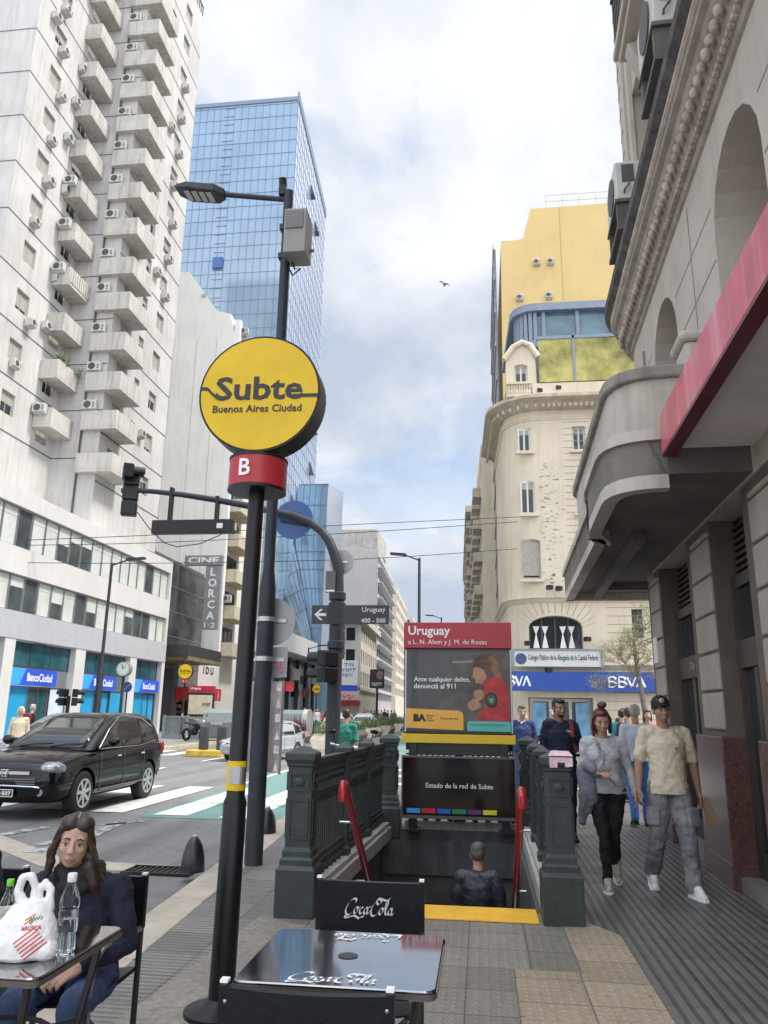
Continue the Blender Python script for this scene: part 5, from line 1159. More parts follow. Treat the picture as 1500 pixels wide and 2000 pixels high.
ptxt('BA', 768, 842, 752, LETTER_K, .07, .095)
for i, s_ in enumerate(('Buenos', 'Aires', 'Ciudad')): ptxt(s_, 846, 846+(42, 30, 40)[i], 738+i*14, LETTER_K)
ptxt('Vamos por más', 925, 1030, 756, LETTER_K); ptxt('buenosaires.gob.ar/emergencias', 1098, 1295, 787, M('teal_letters', (.02, .10, .10), .5))
for x0, x1, z0, z1 in ((-.985, -.967, 1.3, 2.34), (.377, .395, 1.3, 2.34)): mb = MB(); mb.bx(x0, x1, KY_-.008, KY_-.001, z0, z1); mb.build('case_edge_light', M('pale_edge', (.6, .6, .62), .4), ks, world=True)

# ================================================================== SUBWAY POLE SIGN
def subte_sign(label, x, y, z0, s_=1., ring_=True, lw=True, base_r=.075):
    t = thing('subway_pole_sign', label, 'subway sign', (x, y, z0), 0, 'round yellow subway signs on poles')
    mb = MB(); mb.lathe([(.19*s_, 0), (.19*s_, .025), (.11*s_, .05), (.068*s_, .08), (.064*s_, 1.05), (.052*s_, 1.08), (.048*s_, 2.95*s_), (.045, 3.2*s_)], (0, 0, 0), 20); mb.build('pole', BLACKM, t, smooth=True)
    zc = 3.46*s_; r = .388*s_; dth = .19*s_
    mb = MB(); mb.cyl((0, -.10*s_, zc), (0, -.10*s_+dth, zc), r, n=48); mb.build('disc_case', BLACKM, t, smooth=True)
    mb = MB(); mb.cyl((0, -.104*s_, zc), (0, -.1005*s_, zc), r*.965, n=48); fc = mb.build('disc_face', YELLOW, t)
    ff = frame((0, -.104*s_, zc), (1, 0, 0), (0, 0, 1)); q = r/332.
    P_ = lambda x_, y_: ((x_-548)*q, (1335-y_)*q)
    if lw:
        text('Subte', LETTER_K, fc, ff @ Matrix.Translation((*P_(548, 1308), 0)), width=478*q, height=136*q, align='C', bold=.022, world=False)
        strokes([[P_(228, 1306), P_(262, 1308), P_(290, 1335), P_(325, 1362), P_(360, 1366)], [P_(735, 1356), P_(800, 1356), P_(872, 1356)]], LETTER_K, fc, ff, nib=(0, 9.5*q), world=False)
        text('Buenos Aires Ciudad', LETTER_K, fc, ff @ Matrix.Translation((*P_(543, 1424), 0)), width=484*q, align='C', bold=.012, world=False)
    else: text('Subte', LETTER_K, fc, ff, width=r*1.4, align='C', bold=.03, world=False)
    mb = MB(); mb.lathe([(.172*s_, 2.855*s_), (.178*s_, 2.86*s_), (.178*s_, 3.035*s_), (.172*s_, 3.04*s_)], (0, 0, 0), 32); dm_ = mb.build('line_drum', RED, t, smooth=True)
    mb = MB(); mb.lathe([(.182*s_, 3.035*s_), (.182*s_, 3.05*s_), (.05, 3.055*s_)], (0, 0, 0), 32); mb.lathe([(.05, 2.838*s_), (.18*s_, 2.84*s_), (.18*s_, 2.857*s_)], (0, 0, 0), 32); mb.build('drum_rim', BLACKM, dm_, smooth=True)
    if lw:
        an = R(-100); text('B', LETTER_W, dm_, frame((.178*s_*math.cos(an), .178*s_*math.sin(an), 2.955*s_), (-math.sin(an), math.cos(an), 0), (0, 0, 1)), height=.105*s_, align='C', bold=.015, world=False, lift=.0035)
        mb = MB(); zt, zb = 1.92, 1.70
        for a0 in range(14):
            pass
        def arcp(r0, a0, a1, z0_, z1_, mb):
            n = 8
            for k in range(n):
                u0, u1 = a0+(a1-a0)*k/n, a0+(a1-a0)*(k+1)/n; ri = r0-.004
                mb.hexa([(ri*math.cos(u0), ri*math.sin(u0), z0_), (ri*math.cos(u1), ri*math.sin(u1), z0_), (r0*math.cos(u1), r0*math.sin(u1), z0_), (r0*math.cos(u0), r0*math.sin(u0), z0_), (ri*math.cos(u0), ri*math.sin(u0), z1_), (ri*math.cos(u1), ri*math.sin(u1), z1_), (r0*math.cos(u1), r0*math.sin(u1), z1_), (r0*math.cos(u0), r0*math.sin(u0), z1_)])
        zA, zB = aY(462, 1545, 4.36).z, aY(462, 1487, 4.36).z
        arcp(.057, R(-170), R(-20), zA, zB, mb); mb.build('yellow_plate', YELLOW, t)
        mb = MB(); arcp(.060, R(-118), R(-22), zA+.035, zB-.03, mb); mb.build('silver_plate', STEEL, t)
    return t
subte_sign('large yellow round subway sign on a black pole in the foreground', -1.385, 4.42, 0).rotation_euler = (0, R(.7), 0)
# ================================================================== LAMP POST WITH ARM
def zY(x, y, Y): return aY(x, y, Y).z
LX, LY = -2.36, 8.35
t = thing('street_lamp', 'grey street lamp post with flat lamp head and metal box, behind the big yellow sign', 'street lamp', (LX, LY, 0), 0, 'street lamps')
zs = zY(523, 1150, LY); zt = zY(556, 375, LY)
mb = MB(); mb.lathe([(.095, 0), (.095, 1.2), (.092, zs), (.064, zs+.22), (.06, zt-.9), (.058, zt)], (LX, LY, 0), 18); pole = mb.build('pole', DGREY, t, world=True, smooth=True)
za = zt-.12
mb = MB(); mb.tube([(LX, LY, za), (LX-.95, LY, za+.16)], .035, 8); mb.build('arm', DGREY, t, world=True)
mb = MB(); h0 = (LX-.85, LY, za+.15)
mb.loft([[(h0[0]-dx, LY-w, h0[2]+dx*.16+z0), (h0[0]-dx, LY+w, h0[2]+dx*.16+z0), (h0[0]-dx, LY+w*.9, h0[2]+dx*.16+z1), (h0[0]-dx, LY-w*.9, h0[2]+dx*.16+z1)] for dx, w, z0, z1 in ((0, .05, -.05, .05), (.12, .14, -.06, .06), (.5, .16, -.05, .05), (.66, .10, -.02, .03))])
lh = mb.build('lamp_head', DGREY, t, world=True, bevel=.012)
mb = MB()
for i in range(4): mb.hexa([(h0[0]-.16-i*.10+a, LY+b, h0[2]+(.16+i*.10)*.16-.064+c) for c in (0, .006) for a, b in ((0, -.1), (-.07, -.1), (-.07, .1), (0, .1))])
mb.build('led_panel', M('led_pale', (.45, .46, .45), .3), lh, world=True)
mb = MB(); mb.bx(LX-.12, LX-.04, LY-.05, LY+.05, za+.06, za+.2); mb.cyl((LX-.08, LY, za+.2), (LX-.08, LY-.04, za+.3), .05, n=10); mb.build('light_sensor', BLACKM, t, world=True)
zb0, zb1 = zY(575, 513, LY), zY(575, 430, LY)
mb = MB(); mb.bx(LX+.03, LX+.31, LY-.24, LY+.10, zb0, zb1); bxo = mb.build('metal_box', M('box_grey', (.26, .255, .235), .55, var=.15, streak=.4), t, world=True, bevel=.012)
mb = MB(); mb.bx(LX+.05, LX+.27, LY-.255, LY-.242, zb0+.33, zb1-.04); mb.bx(LX+.312, LX+.36, LY, LY+.03, zb0+.15, zb0+.18); mb.build('box_flap', M('box_grey_dark', (.15, .15, .14), .5), bxo, world=True)
for z_ in (zb1-.15, zb0+.05): mb = MB(); mb.bx(LX-.08, LX+.03, LY-.06, LY+.06, z_, z_+.07); mb.build('bracket', DGREY, bxo, world=True)
mb = MB(); mb.tube([(LX+.1, LY, zb0), (LX+.14, LY-.05, zb0-.12), (LX+.2, LY, zb0-.09), (LX+.1, LY+.03, zb0-.16), (LX+.04, LY, zb0-.05)], .012, 6); mb.build('cable_loop', BLACKM, bxo, world=True)
# road sign backs strapped to the lamp post
rs = thing('round_road_sign', 'round grey back of a road sign strapped to the grey lamp post', 'road sign', (LX, LY+.13, 2.3), 0, 'road signs seen from behind')
GREYB = M('sign_back_grey', (.34, .34, .34), .5, .3, var=.12, scale=4)
zc = zY(535, 1212, LY); mb = MB(); mb.cyl((LX+.03, LY+.13, zc), (LX+.03, LY+.137, zc), .27, n=32); mb.build('disc', GREYB, rs, world=True)
z1, z0 = zY(545, 1262, LY), zY(545, 1322, LY); mb = MB(); mb.bx(LX-.14, LX+.23, LY+.128, LY+.134, z0, z1); pl_ = mb.build('lower_plate', GREYB, rs, world=True)
mb = MB(); mb.bx(LX+.08, LX+.17, LY+.12, LY+.1275, z0+.12, z0+.18); mb.bx(LX+.13, LX+.19, LY+.12, LY+.1275, z0+.05, z0+.11); mb.build('sticker', M('sticker_pink', (.55, .2, .35), .5, var=.5, scale=40), pl_, world=True)
mb = MB()
for z in (zY(527, 1210, LY), zY(525, 1287, LY)): mb.lathe([(.096, z-.025), (.101, z-.025), (.101, z+.025), (.096, z+.025)], (LX, LY, 0), 18); mb.bx(LX-.2, LX+.2, LY+.11, LY+.126, z-.02, z+.02)
mb.build('strap', M('galvanised', (.5, .5, .5), .4, .6, var=.1), rs, world=True)
pp = thing('paper_posters', 'faded paper posters wrapped loosely round the lamp post', 'poster', (LX, LY, 1), 0)
zA, zB = zY(520, 1510, LY+.1), zY(520, 1330, LY+.1); mb = MB()
for k in range(10):
    a0, a1 = R(-20+k*22), R(-20+(k+1)*22); r = .235
    mb.hexa([(LX+r*1.0*math.cos(a0), LY+.02+r*.7*math.sin(a0), zA), (LX+r*math.cos(a1), LY+.02+r*.7*math.sin(a1), zA), (LX+(r+.004)*math.cos(a1), LY+.02+(r+.004)*.7*math.sin(a1), zA), (LX+(r+.004)*math.cos(a0), LY+.02+(r+.004)*.7*math.sin(a0), zA),
             (LX+r*1.0*math.cos(a0), LY+.02+r*.7*math.sin(a0), zB), (LX+r*math.cos(a1), LY+.02+r*.7*math.sin(a1), zB), (LX+(r+.004)*math.cos(a1), LY+.02+(r+.004)*.7*math.sin(a1), zB), (LX+(r+.004)*math.cos(a0), LY+.02+(r+.004)*.7*math.sin(a0), zB)])
mb.build('paper', M('faded_poster_paper', (.66, .60, .585), .8, var=.2, scale=7), pp, world=True)
mb = MB()
for i in range(6): 
    z = zA+(zB-zA)*(i+.5)/6
    for sx in (-1, 1): mb.bx(LX+sx*.205-.03, LX+sx*.205+.03, LY-.075, LY-.07, z-.03, z+.05) if i % 2 else mb.face([(LX+sx*.205-.03, LY-.072, z-.05), (LX+sx*.205+.03, LY-.072, z-.05), (LX+sx*.205, LY-.072, z+.06)])
mb.build('faded_print', M('faded_red_print', (.60, .50, .50), .8, var=.4, scale=20), pp, world=True)
# ================================================================== TRAFFIC MAST WITH LONG ARM
TY = 14.0
mx_ = aY(655, 1300, TY).x
t = thing('traffic_light_mast', 'dark traffic light mast with a long curved arm reaching over the road', 'traffic light', (mx_, TY, 0), 0, 'traffic lights')
path = [(mx_-.02, TY, RZ), (mx_, TY, zY(655, 1190, TY)), (mx_, TY, zY(656, 1110, TY))]
for x, y in ((652, 1080), (643, 1057), (628, 1037), (605, 1020), (575, 1008), (540, 1000), (480, 987), (420, 976), (355, 966), (300, 960), (258, 957), (238, 958)):
    p = aY(x, y, TY); path.append(tuple(p))
rad = [.13, .13, .10]+[.095, .09, .085, .08, .075, .07, .065, .06, .055, .05, .05, .05]
mb = MB(); mb.tube(path, rad+[.05]*(len(path)-len(rad)), 12); mb.build('arm', DGREY, t, world=True, smooth=True)
mb = MB()
for y in (1165, 1260, 1185): z = zY(655, y, TY); mb.lathe([(.135, z-.08), (.16, z-.06), (.16, z+.06), (.135, z+.08)], (mx_, TY, 0), 14)
mb.build('collar', DGREY, t, world=True)
def signal(parent, c, faces=3, yaw=0., s_=1., name='signal_head', horiz=False):
    mb = MB(); ca, sa = math.cos(yaw), math.sin(yaw)
    for k in range(faces):
        z = c[2]-k*.31*s_
        mb.box((c[0], c[1], z), (.30*s_, .2*s_, .29*s_), yaw)
    o = mb.build(name, BLACKM, parent, world=True, bevel=.02*s_)
    vb = MB()
    for k in range(faces):
        z = c[2]-k*.31*s_; d = Vector((sa*-1, ca, 0)); 
        b0 = Vector((c[0], c[1], z))+d*.1*s_
        n = 10; r = .125*s_; rt = Vector((ca, sa, 0))
        rg = lambda off, rr: [b0+d*off+rt*rr*math.cos(math.pi*j/n*1.3-.45)+Vector((0, 0, 1))*rr*math.sin(math.pi*j/n*1.3-.45) for j in range(n+1)]
        vb.loft([rg(0, r), rg(.22*s_, r*.95), rg(.22*s_, r*.88), rg(0, r*.9)], cap=False, closed=False)
    vb.build('visor', BLACKM, o, world=True)
    return o
sx, sz = aY(257, 945, TY).x, zY(257, 937, TY)
signal(t, (sx, TY, sz+.02), 3, R(20)); signal(t, (sx-.02, TY-.16, sz+.12), 1, R(-60))
p = aY(650, 1300, TY); signal(t, (mx_-.17, TY-.16, p.z+.12), 2, R(80), .95); signal(t, (mx_-.02, TY+.24, zY(655, 1215, TY)), 3, R(0), .85); signal(t, (mx_-.05, TY-.24, p.z+.1), 2, R(25), .9)
# LED board hanging from the arm
lb = thing('message_board', 'long dark message board hanging under the traffic arm', 'message board', tuple(aY(378, 1029, TY)), 0)
a, b = aY(299, 1029, TY), aY(456, 1030, TY); zc = (a.z+b.z)/2; hh = .135
mb = MB(); mb.bx(a.x, b.x, TY-.08, TY+.08, zc-hh, zc+hh); mb.build('board', BLACKM, lb, world=True, bevel=.01)
for x, y0 in ((333, 955), (424, 972)): mb = MB(); X = aY(x, 1000, TY).x; mb.bx(X-.03, X+.03, TY-.06, TY+.06, zc+hh, zY(x, y0, TY)+.02); mb.build('hanger', BLACKM, lb, world=True)
mb = MB(); X = aY(432, 1030, TY).x; mb.bx(X-.06, X+.06, TY-.095, TY-.081, zc-.05, zc+.05); mb.build('label_plate', STEEL, lb, world=True)
cab = MB(); cab.tube([tuple(aY(*q, TY)) for q in ((268, 1000), (290, 1030), (320, 1060), (345, 1068), (390, 1062), (430, 1045), (440, 1036))], .01, 5); cab.build('cable', BLACKM, lb, world=True)
# street name sign
ns = thing('street_sign', 'black street name sign reading Uruguay with a left arrow, on the mast', 'street sign', (mx_, TY-.15, 2.9), 0)
a, b = aY(609, 1200, TY-.15), aY(760, 1199, TY-.15); z0, z1 = zY(690, 1219, TY-.15), zY(690, 1182, TY-.15)
mb = MB(); mb.bx(a.x, b.x, TY-.16, TY-.14, z0, z1); n0 = mb.build('board', M('street_sign_black', (.02, .021, .024), .4, var=.15), ns, world=True, bevel=.004)
fr = frame((0, TY-.16, 0), (1, 0, 0), (0, 0, 1))
LT = M('street_sign_white', (.62, .62, .62), .5)
text('Uruguay', LT, n0, frame((aY(753, 1189, TY-.15).x, TY-.16, z1-.095), (1, 0, 0), (0, 0, 1)), width=aY(753, 1189, TY).x-aY(708, 1189, TY).x, align='R', bold=.01)
text('400 - 500', LT, n0, frame((aY(753, 1212, TY-.15).x, TY-.16, z0+.065), (1, 0, 0), (0, 0, 1)), width=aY(753, 1189, TY).x-aY(706, 1189, TY).x, align='R', bold=.01)
cx, cz = aY(629, 1200, TY).x, (z0+z1)/2
flat([(-.11, 0), (-.0, .10), (.05, .10), (-.04, .025), (.11, .025), (.11, -.025), (-.04, -.025), (.05, -.10), (0, -.10)], LT, n0, frame((cx, TY-.16, cz), (1, 0, 0), (0, 0, 1)), 'arrow')
mb = MB(); mb.bx(mx_-.14, mx_+.14, TY-.165, TY-.161, z0+.0, z1); mb.build('strap', DGREY, ns, world=True)
bl = thing('round_road_sign', 'blue round road sign held on the curved traffic arm', 'road sign', tuple(aY(573, 1014, TY+.1)), 0, 'road signs seen from behind')
p = aY(573, 1015, TY+.12); mb = MB(); mb.cyl((p.x, TY+.12, p.z), (p.x, TY+.13, p.z), .385, n=40); mb.build('disc', M('sign_blue', (.025, .085, .26), .4, var=.1, scale=3), bl, world=True)
mb = MB(); mb.bar((p.x-.25, TY+.1, p.z-.02), (p.x+.32, TY+.1, p.z-.12), .05); mb.build('bracket', BLACKM, bl, world=True)
gs = thing('round_road_sign', 'grey back of a round road sign near the top bend of the mast', 'road sign', tuple(aY(667, 1098, TY+.1)), 0, 'road signs seen from behind')
p = aY(667, 1098, TY+.12); mb = MB(); mb.cyl((p.x, TY+.12, p.z), (p.x, TY+.13, p.z), .235, n=32); mb.build('disc', GREYB, gs, world=True)
mb = MB(); mb.bx(p.x-.2, p.x+.12, TY+.1, TY+.119, p.z-.02, p.z+.02); mb.build('bracket', STEEL, gs, world=True)
ps = thing('parking_sign', 'narrow dark sign plate edge-on to the mast under its bend', 'sign', (mx_-.17, TY, 3.6), 0)
z0, z1 = zY(648, 1160, TY), zY(648, 1118, TY); mb = MB(); mb.bx(mx_-.2, mx_-.02, TY-.16, TY-.14, z0, z1); mb.build('plate', M('sign_plate_brown', (.10, .09, .085), .4, var=.2), ps, world=True)
mb = MB(); mb.bx(mx_-.19, mx_-.03, TY-.165, TY-.1605, z0+.02, z0+.05); mb.build('plate_stripe', WHITE, ps, world=True)
# wires over the road
for (pts, lab) in ((((-40, 1058), (300, 1045), (700, 1024), (1010, 1010)), 'upper overhead cable crossing above the avenue from the bank to the cream building'), (((-40, 1066), (300, 1060), (700, 1040), (1010, 1019)), 'second overhead cable just under the upper one'), (((-40, 1098), (300, 1100), (700, 1092), (1010, 1072)), 'lowest overhead cable crossing above the avenue')):
    mb = MB(); Y = 27
    pa, pb_ = aY(*pts[0], 30), aY(*pts[-1], 39.4); pm1, pm2 = aY(*pts[1], 33), aY(*pts[2], 36.5)
    mb.tube(crom([tuple(pa), tuple(pm1), tuple(pm2), tuple(pb_)], 5), .018, 4); tag(mb.build('overhead_cable', BLACKM), lab, 'cable', 'cables across the avenue')
# ================================================================== BOLLARDS, DRAIN, KERB BLOCK, SMALL FURNITURE
def bollard(x, y, label):
    t = thing('bollard', label, 'bollard', (x, y, 0), 0, 'black bullet bollards'); t.scale = (.86, .86, .86)
    mb = MB(); mb.lathe([(.135, -.01), (.135, .05), (.132, .10), (.12, .18), (.095, .27), (.062, .33), (.03, .36), (.012, .365)], (0, 0, 0), 24); mb.build('body', M('bollard_black', (.016, .016, .018), .28, var=.3, scale=14, bump=.1), t, smooth=True)
    mb = MB(); mb.lathe([(.035, .358), (.035, .372), (.02, .38), (.004, .382)], (0, 0, 0), 14); mb.build('cap', STEEL, t, smooth=True)
bollard(-2.86, 7.95, 'black bullet shaped bollard by the drain, nearest on the kerb'); bollard(-2.78, 10.4, 'black bullet shaped bollard half hidden behind the lamp post')
m = MB(); p = G(300, 1703, RZ); gx, gy = -3.32, 8.3
m.bx(gx-.36, gx+.36, gy-.19, gy-.16, RZ+.004, RZ+.03); m.bx(gx-.36, gx+.36, gy+.16, gy+.19, RZ+.004, RZ+.03)
for k in range(12): m.bx(gx-.36+k*.063, gx-.335+k*.063, gy-.16, gy+.16, RZ+.004, RZ+.026)
tag(m.build('drain_grate', BLACKM), 'iron drain grate in the gutter beside the nearest bollard', 'drain')
m = MB(); p = G(412, 1478, RZ); m.bx(p.x-.85, p.x+.5, p.y-.3, p.y+.4, RZ+.004, .13); tb_ = tag(m.build('traffic_island', M('worn_yellow_kerb', (.60, .40, .06), .7, var=.25, scale=5), bevel=.03), 'worn yellow traffic island block in the roadway', 'traffic island')
for k, dx in enumerate((-.3, .35)):
    m = MB(); m.bx(p.x+dx-.16, p.x+dx+.16, p.y-.1, p.y+.1, .135, .95); tag(m.build('delineator_post', M('dark_plastic', (.05, .05, .05), .6, var=.2), bevel=.04), ('left' if k == 0 else 'right')+' short black post standing on the yellow traffic island', 'post', 'posts on the traffic island')
# far side of the avenue : second subway entrance
t = subte_sign('small yellow round subway sign across the avenue before the bank', -15.3, 39.4, .02, .98)
fx0, fy0 = -16.6, 40
t = thing('stair_balustrade', 'grey iron railing of the subway entrance across the avenue', 'balustrade', (-14.5, 40.5, 0), 0, 'iron balustrades of the subway stairs')
GI = M('pale_iron_paint', (.20, .23, .24), .5, var=.15)
mb = MB()
for x in (-16.2, -14.95, -13.9): mb.bx(x-.06, x+.06, 39.2, 39.32, .02, 1.2)
mb.bx(-16.2, -13.9, 39.23, 39.29, 1.08, 1.14); mb.bx(-16.2, -13.9, 39.22, 39.3, .02, .22); mb.build('rail', GI, t, world=True)
mb = MB()
for k in range(30): mb.bx(-16.2+k*.077, -16.17+k*.077, 39.245, 39.275, .22, 1.08)
mb.build('spindles', GI, t, world=True)
mb = MB()
for k in range(28): mb.bx(-16.16, -16.13, 39.35+k*.12, 39.38+k*.12, .05, 1.08)
mb.bx(-16.2, -16.09, 39.33, 42.7, 1.08, 1.14); mb.build('side_railing', GI, t, world=True)
t = thing('station_sign', 'small station sign with red header and pale poster across the avenue', 'station sign', (-14.9, 40.8, 0))
mb = MB(); mb.bx(-15.6, -14.2, 40.8, 41, 1.1, 2.35); mb.build('poster_case', KB, t, world=True)
mb = MB(); mb.bx(-15.55, -14.25, 40.78, 40.799, 1.25, 2.25); pp_ = mb.build('poster', M('pale_poster', (.62, .55, .38), .5, var=.15, scale=2), t, world=True)
scrawl(pp_, frame((-14.55, 40.78, 1.75), (1, 0, 0), (0, 0, 1)), .5, .18, 5, LETTER_K)
mb = MB(); mb.bx(-15.62, -14.18, 40.77, 41.02, 2.36, 2.72); h_ = mb.build('header', M('header_red', (.40, .022, .035)), t, world=True)
text('Uruguay', LETTER_W, h_, frame((-15.5, 40.77, 2.58), (1, 0, 0), (0, 0, 1)), width=.6, bold=.02)
mb = MB(); mb.bx(-15.62, -14.18, 40.78, 41.02, 1.0, 1.09); mb.build('yellow_strip', YELLOW, t, world=True)
mb = MB(); mb.bx(-15.5, -15.4, 40.85, 40.95, 0, 1); mb.bx(-14.4, -14.3, 40.85, 40.95, 0, 1); mb.build('leg_frame', KB, t, world=True)
subte_sign('tiny yellow round subway sign far down the left pavement', aY(618, 1362, 66).x, 66, .02, .95, lw=False)
# clock, pedestrian signal, extra lamps
t = thing('street_clock', 'round street clock on a post in front of the bank', 'clock', (aY(243, 1305, 34).x, 34, 0))
p = aY(243, 1307, 34); mb = MB(); mb.cyl((p.x, 33.85, p.z), (p.x, 34.15, p.z), .33, n=24); ck = mb.build('clock_case', M('clock_case', (.2, .22, .2), .4), t, world=True)
mb = MB(); mb.cyl((p.x, 33.84, p.z), (p.x, 33.849, p.z), .29, n=24); mb.build('clock_face', M('clock_face', (.62, .66, .62), .4), ck, world=True)
mb = MB(); mb.bar((p.x, 33.83, p.z), (p.x+.1, 33.83, p.z+.14), .03, .008); mb.bar((p.x, 33.83, p.z), (p.x-.05, 33.83, p.z+.2), .03, .008)
for k in range(12): a = k*math.pi/6; mb.bar((p.x+.22*math.cos(a), 33.835, p.z+.22*math.sin(a)), (p.x+.26*math.cos(a), 33.835, p.z+.26*math.sin(a)), .03, .008)
mb.build('clock_hands', BLACKM, ck, world=True)
mb = MB(); mb.cyl((p.x, 34, 0), (p.x, 34, p.z-.3), .07, n=10); mb.build('post', DGREY, t, world=True)
t = thing('round_road_sign', 'small blue round sign on a post before the bank, near the clock', 'road sign', (aY(249, 1342, 34.6).x, 34.6, 0), 0, 'road signs seen from behind')
p = aY(249, 1342, 34.6); mb = MB(); mb.cyl((p.x, 34.55, p.z), (p.x, 34.56, p.z), .24, n=24); d_ = mb.build('disc', M('sign_blue', (.025, .085, .26)), t, world=True)
mb = MB(); mb.bar((p.x-.13, 34.54, p.z-.13), (p.x+.13, 34.54, p.z+.13), .03, .01); mb.build('arrow', WHITE, d_, world=True)
mb = MB(); mb.cyl((p.x, 34.6, 0), (p.x, 34.6, p.z+.2), .035, n=8); mb.build('post', DGREY, t, world=True)
p = aY(134, 1365, 26); t = thing('traffic_light', 'four lensed black traffic light cluster in front of the bank', 'traffic light', (p.x, 26, 0), 0, 'traffic lights')
signal(t, (p.x-.2, 26, p.z+.2), 2, R(60), .95); signal(t, (p.x+.22, 26, p.z+.2), 2, R(-60), .95)
mb = MB(); mb.cyl((p.x, 26, 0), (p.x, 26, p.z+.1), .06, n=10); mb.build('post', BLACKM, t, world=True)
def far_lamp(px_b, py_t, Y, dx, label, armz=.15):
    p = aY(px_b, py_t, Y); t = thing('street_lamp', label, 'street lamp', (p.x, Y, 0), 0, 'street lamps')
    mb = MB(); mb.lathe([(.16, 0), (.14, 3.2), (.075, 3.5), (.06, p.z)], (p.x, Y, 0), 12); mb.build('pole', DGREY, t, world=True, smooth=True)
    mb = MB(); mb.tube([(p.x, Y, p.z-.1), (p.x+dx*.6, Y, p.z+armz)], .035, 6); mb.build('arm', DGREY, t, world=True)
    mb = MB(); mb.hexa([(p.x+dx*(.55+s0), Y+w, p.z+armz+z+s0*.1) for z in (-.04, .05) for s0, w in ((0, -.15), (.65, -.12), (.65, .12), (0, .15))]); mb.build('lamp_head', DGREY, t, world=True)
far_lamp(219, 1100, 33, 1.3, 'street lamp on the far pavement in front of the bank'); far_lamp(819, 1090, 34, -1.1, 'street lamp standing behind the station sign, arm to the left'); far_lamp(862, 1206, 70, -1.2, 'distant street lamp low in the sky gap over the station sign')
far_lamp(603, 1265, 62, 1.4, 'street lamp far down the left pavement before the twisted glass block')
# concrete planters along the bike lane with plants
PLC = M('planter_concrete', (.30, .26, .21), .85, var=.2, scale=4)
grass = M('tussock_green', (.085, .13, .04), .6, var=.35, scale=6)
for i, (px_, Y) in enumerate(((640, 26), (735, 37), (750, 44), (763, 52), (771, 61), (778, 71))):
    base = (-9.4, 39.0) if i == 0 else (-6.6-.012*Y, Y)
    t = thing('planter', ['faceted concrete planter with purple plant beside the silver car', 'faceted concrete planter nearest the station sign holding a green bush', 'second faceted planter in the row along the bike lane', 'third faceted planter in the row along the bike lane', 'fourth faceted planter in the row along the bike lane', 'farthest faceted planter in the row along the bike lane'][i], 'planter', (*base, RZ), 0, 'concrete planters by the bike lane')
    mb = MB(); Lp = 2.2; mb.loft([[(-.38, -Lp, 0), (.38, -Lp, 0), (.38, Lp, 0), (-.38, Lp, 0)], [(-.6, -Lp*.85, .35), (.6, -Lp*.85, .35), (.6, Lp*.85, .35), (-.6, Lp*.85, .35)], [(-.5, -Lp*.6, .62), (.5, -Lp*.6, .62), (.5, Lp*.6, .62), (-.5, Lp*.6, .62)]]); mb.build('trough', PLC, t)
    mb = MB(); q = random.Random(i)
    for _ in range(260): 
        x, y = q.uniform(-.5, .5), q.uniform(-1.6, 1.6); h = q.uniform(.25, .85)*(1 if i != 2 else .7); a = q.uniform(0, 6.28); b_ = q.uniform(.05, .3)
        mb.face([(x-.02, y, .6), (x+.02, y, .6), (x+math.cos(a)*b_+.01, y+math.sin(a)*b_, .6+h)])
    leafclump(mb, (0, 0, .8), (.6, 1.6, .35), 200, .09, q)
    mb.build('plants', M('purple_leaf', (.10, .02, .05), .6, var=.3) if i == 0 else grass, t)
# waste container
t = thing('waste_container', 'grey rounded waste container standing on the far kerb', 'container', (-12.6, 38.2, 0), R(-6), 'waste containers')
mb = MB(); mb.loft([[(x, y, z) for y, z in ((-.6, .15), (-.75, .9), (-.6, 1.35), (-.3, 1.55), (.3, 1.55), (.6, 1.35), (.75, .9), (.6, .15))] for x in (-.95, .95)]); mb.build('body', M('container_grey', (.20, .235, .225), .5, var=.1), t, bevel=.08)
mb = MB(); mb.loft([[(x, y, z) for y, z in ((-.62, .3), (-.78, .9), (-.62, 1.38), (-.3, 1.58), (.3, 1.58), (.62, 1.38), (.78, .9), (.6, .3))] for x in (.96, 1.25)]); mb.build('end_lid', M('container_pale', (.45, .45, .42), .5, var=.1), t, bevel=.06)
scrawl(t, frame((-.1, -.73, .85), (1, 0, 0), (0, 0, 1)), .6, .1, 8, LETTER_W, world=False, lift=.03)
mb = MB(); 
for x in (-.8, .8): mb.cyl((x-.05, -.6, .1), (x+.05, -.6, .1), .12, n=10)
mb.build('wheels', BLACKM, t)
t2 = dup(t, Vector((aY(560, 1425, 41.5).x, 41.5, 0)), R(-4), 'pale grey waste container seen behind the silver car'); 
# bird
bd = MB(); p = aY(868, 556, 30); bd.ell((p.x, p.y, p.z), (.05, .14, .05), 6)
for sx in (-1, 1): bd.loft([[(p.x, p.y-.06, p.z+.03), (p.x, p.y+.06, p.z+.03), (p.x, p.y+.06, p.z+.045), (p.x, p.y-.06, p.z+.045)], [(p.x+sx*.14, p.y-.05, p.z+(.15 if sx < 0 else .02)), (p.x+sx*.14, p.y+.05, p.z+(.15 if sx < 0 else .02)), (p.x+sx*.14, p.y+.05, p.z+(.16 if sx < 0 else .03)), (p.x+sx*.14, p.y-.05, p.z+(.16 if sx < 0 else .03))], [(p.x+sx*.24, p.y+.06, p.z+(.2 if sx < 0 else -.04)), (p.x+sx*.24, p.y+.09, p.z+(.2 if sx < 0 else -.04)), (p.x+sx*.24, p.y+.09, p.z+(.205 if sx < 0 else -.035)), (p.x+sx*.24, p.y+.06, p.z+(.205 if sx < 0 else -.035))]])
tag(bd.build('pigeon', M('pigeon_grey', (.12, .12, .13), .7)), 'grey pigeon flying alone in the sky between the towers', 'bird')
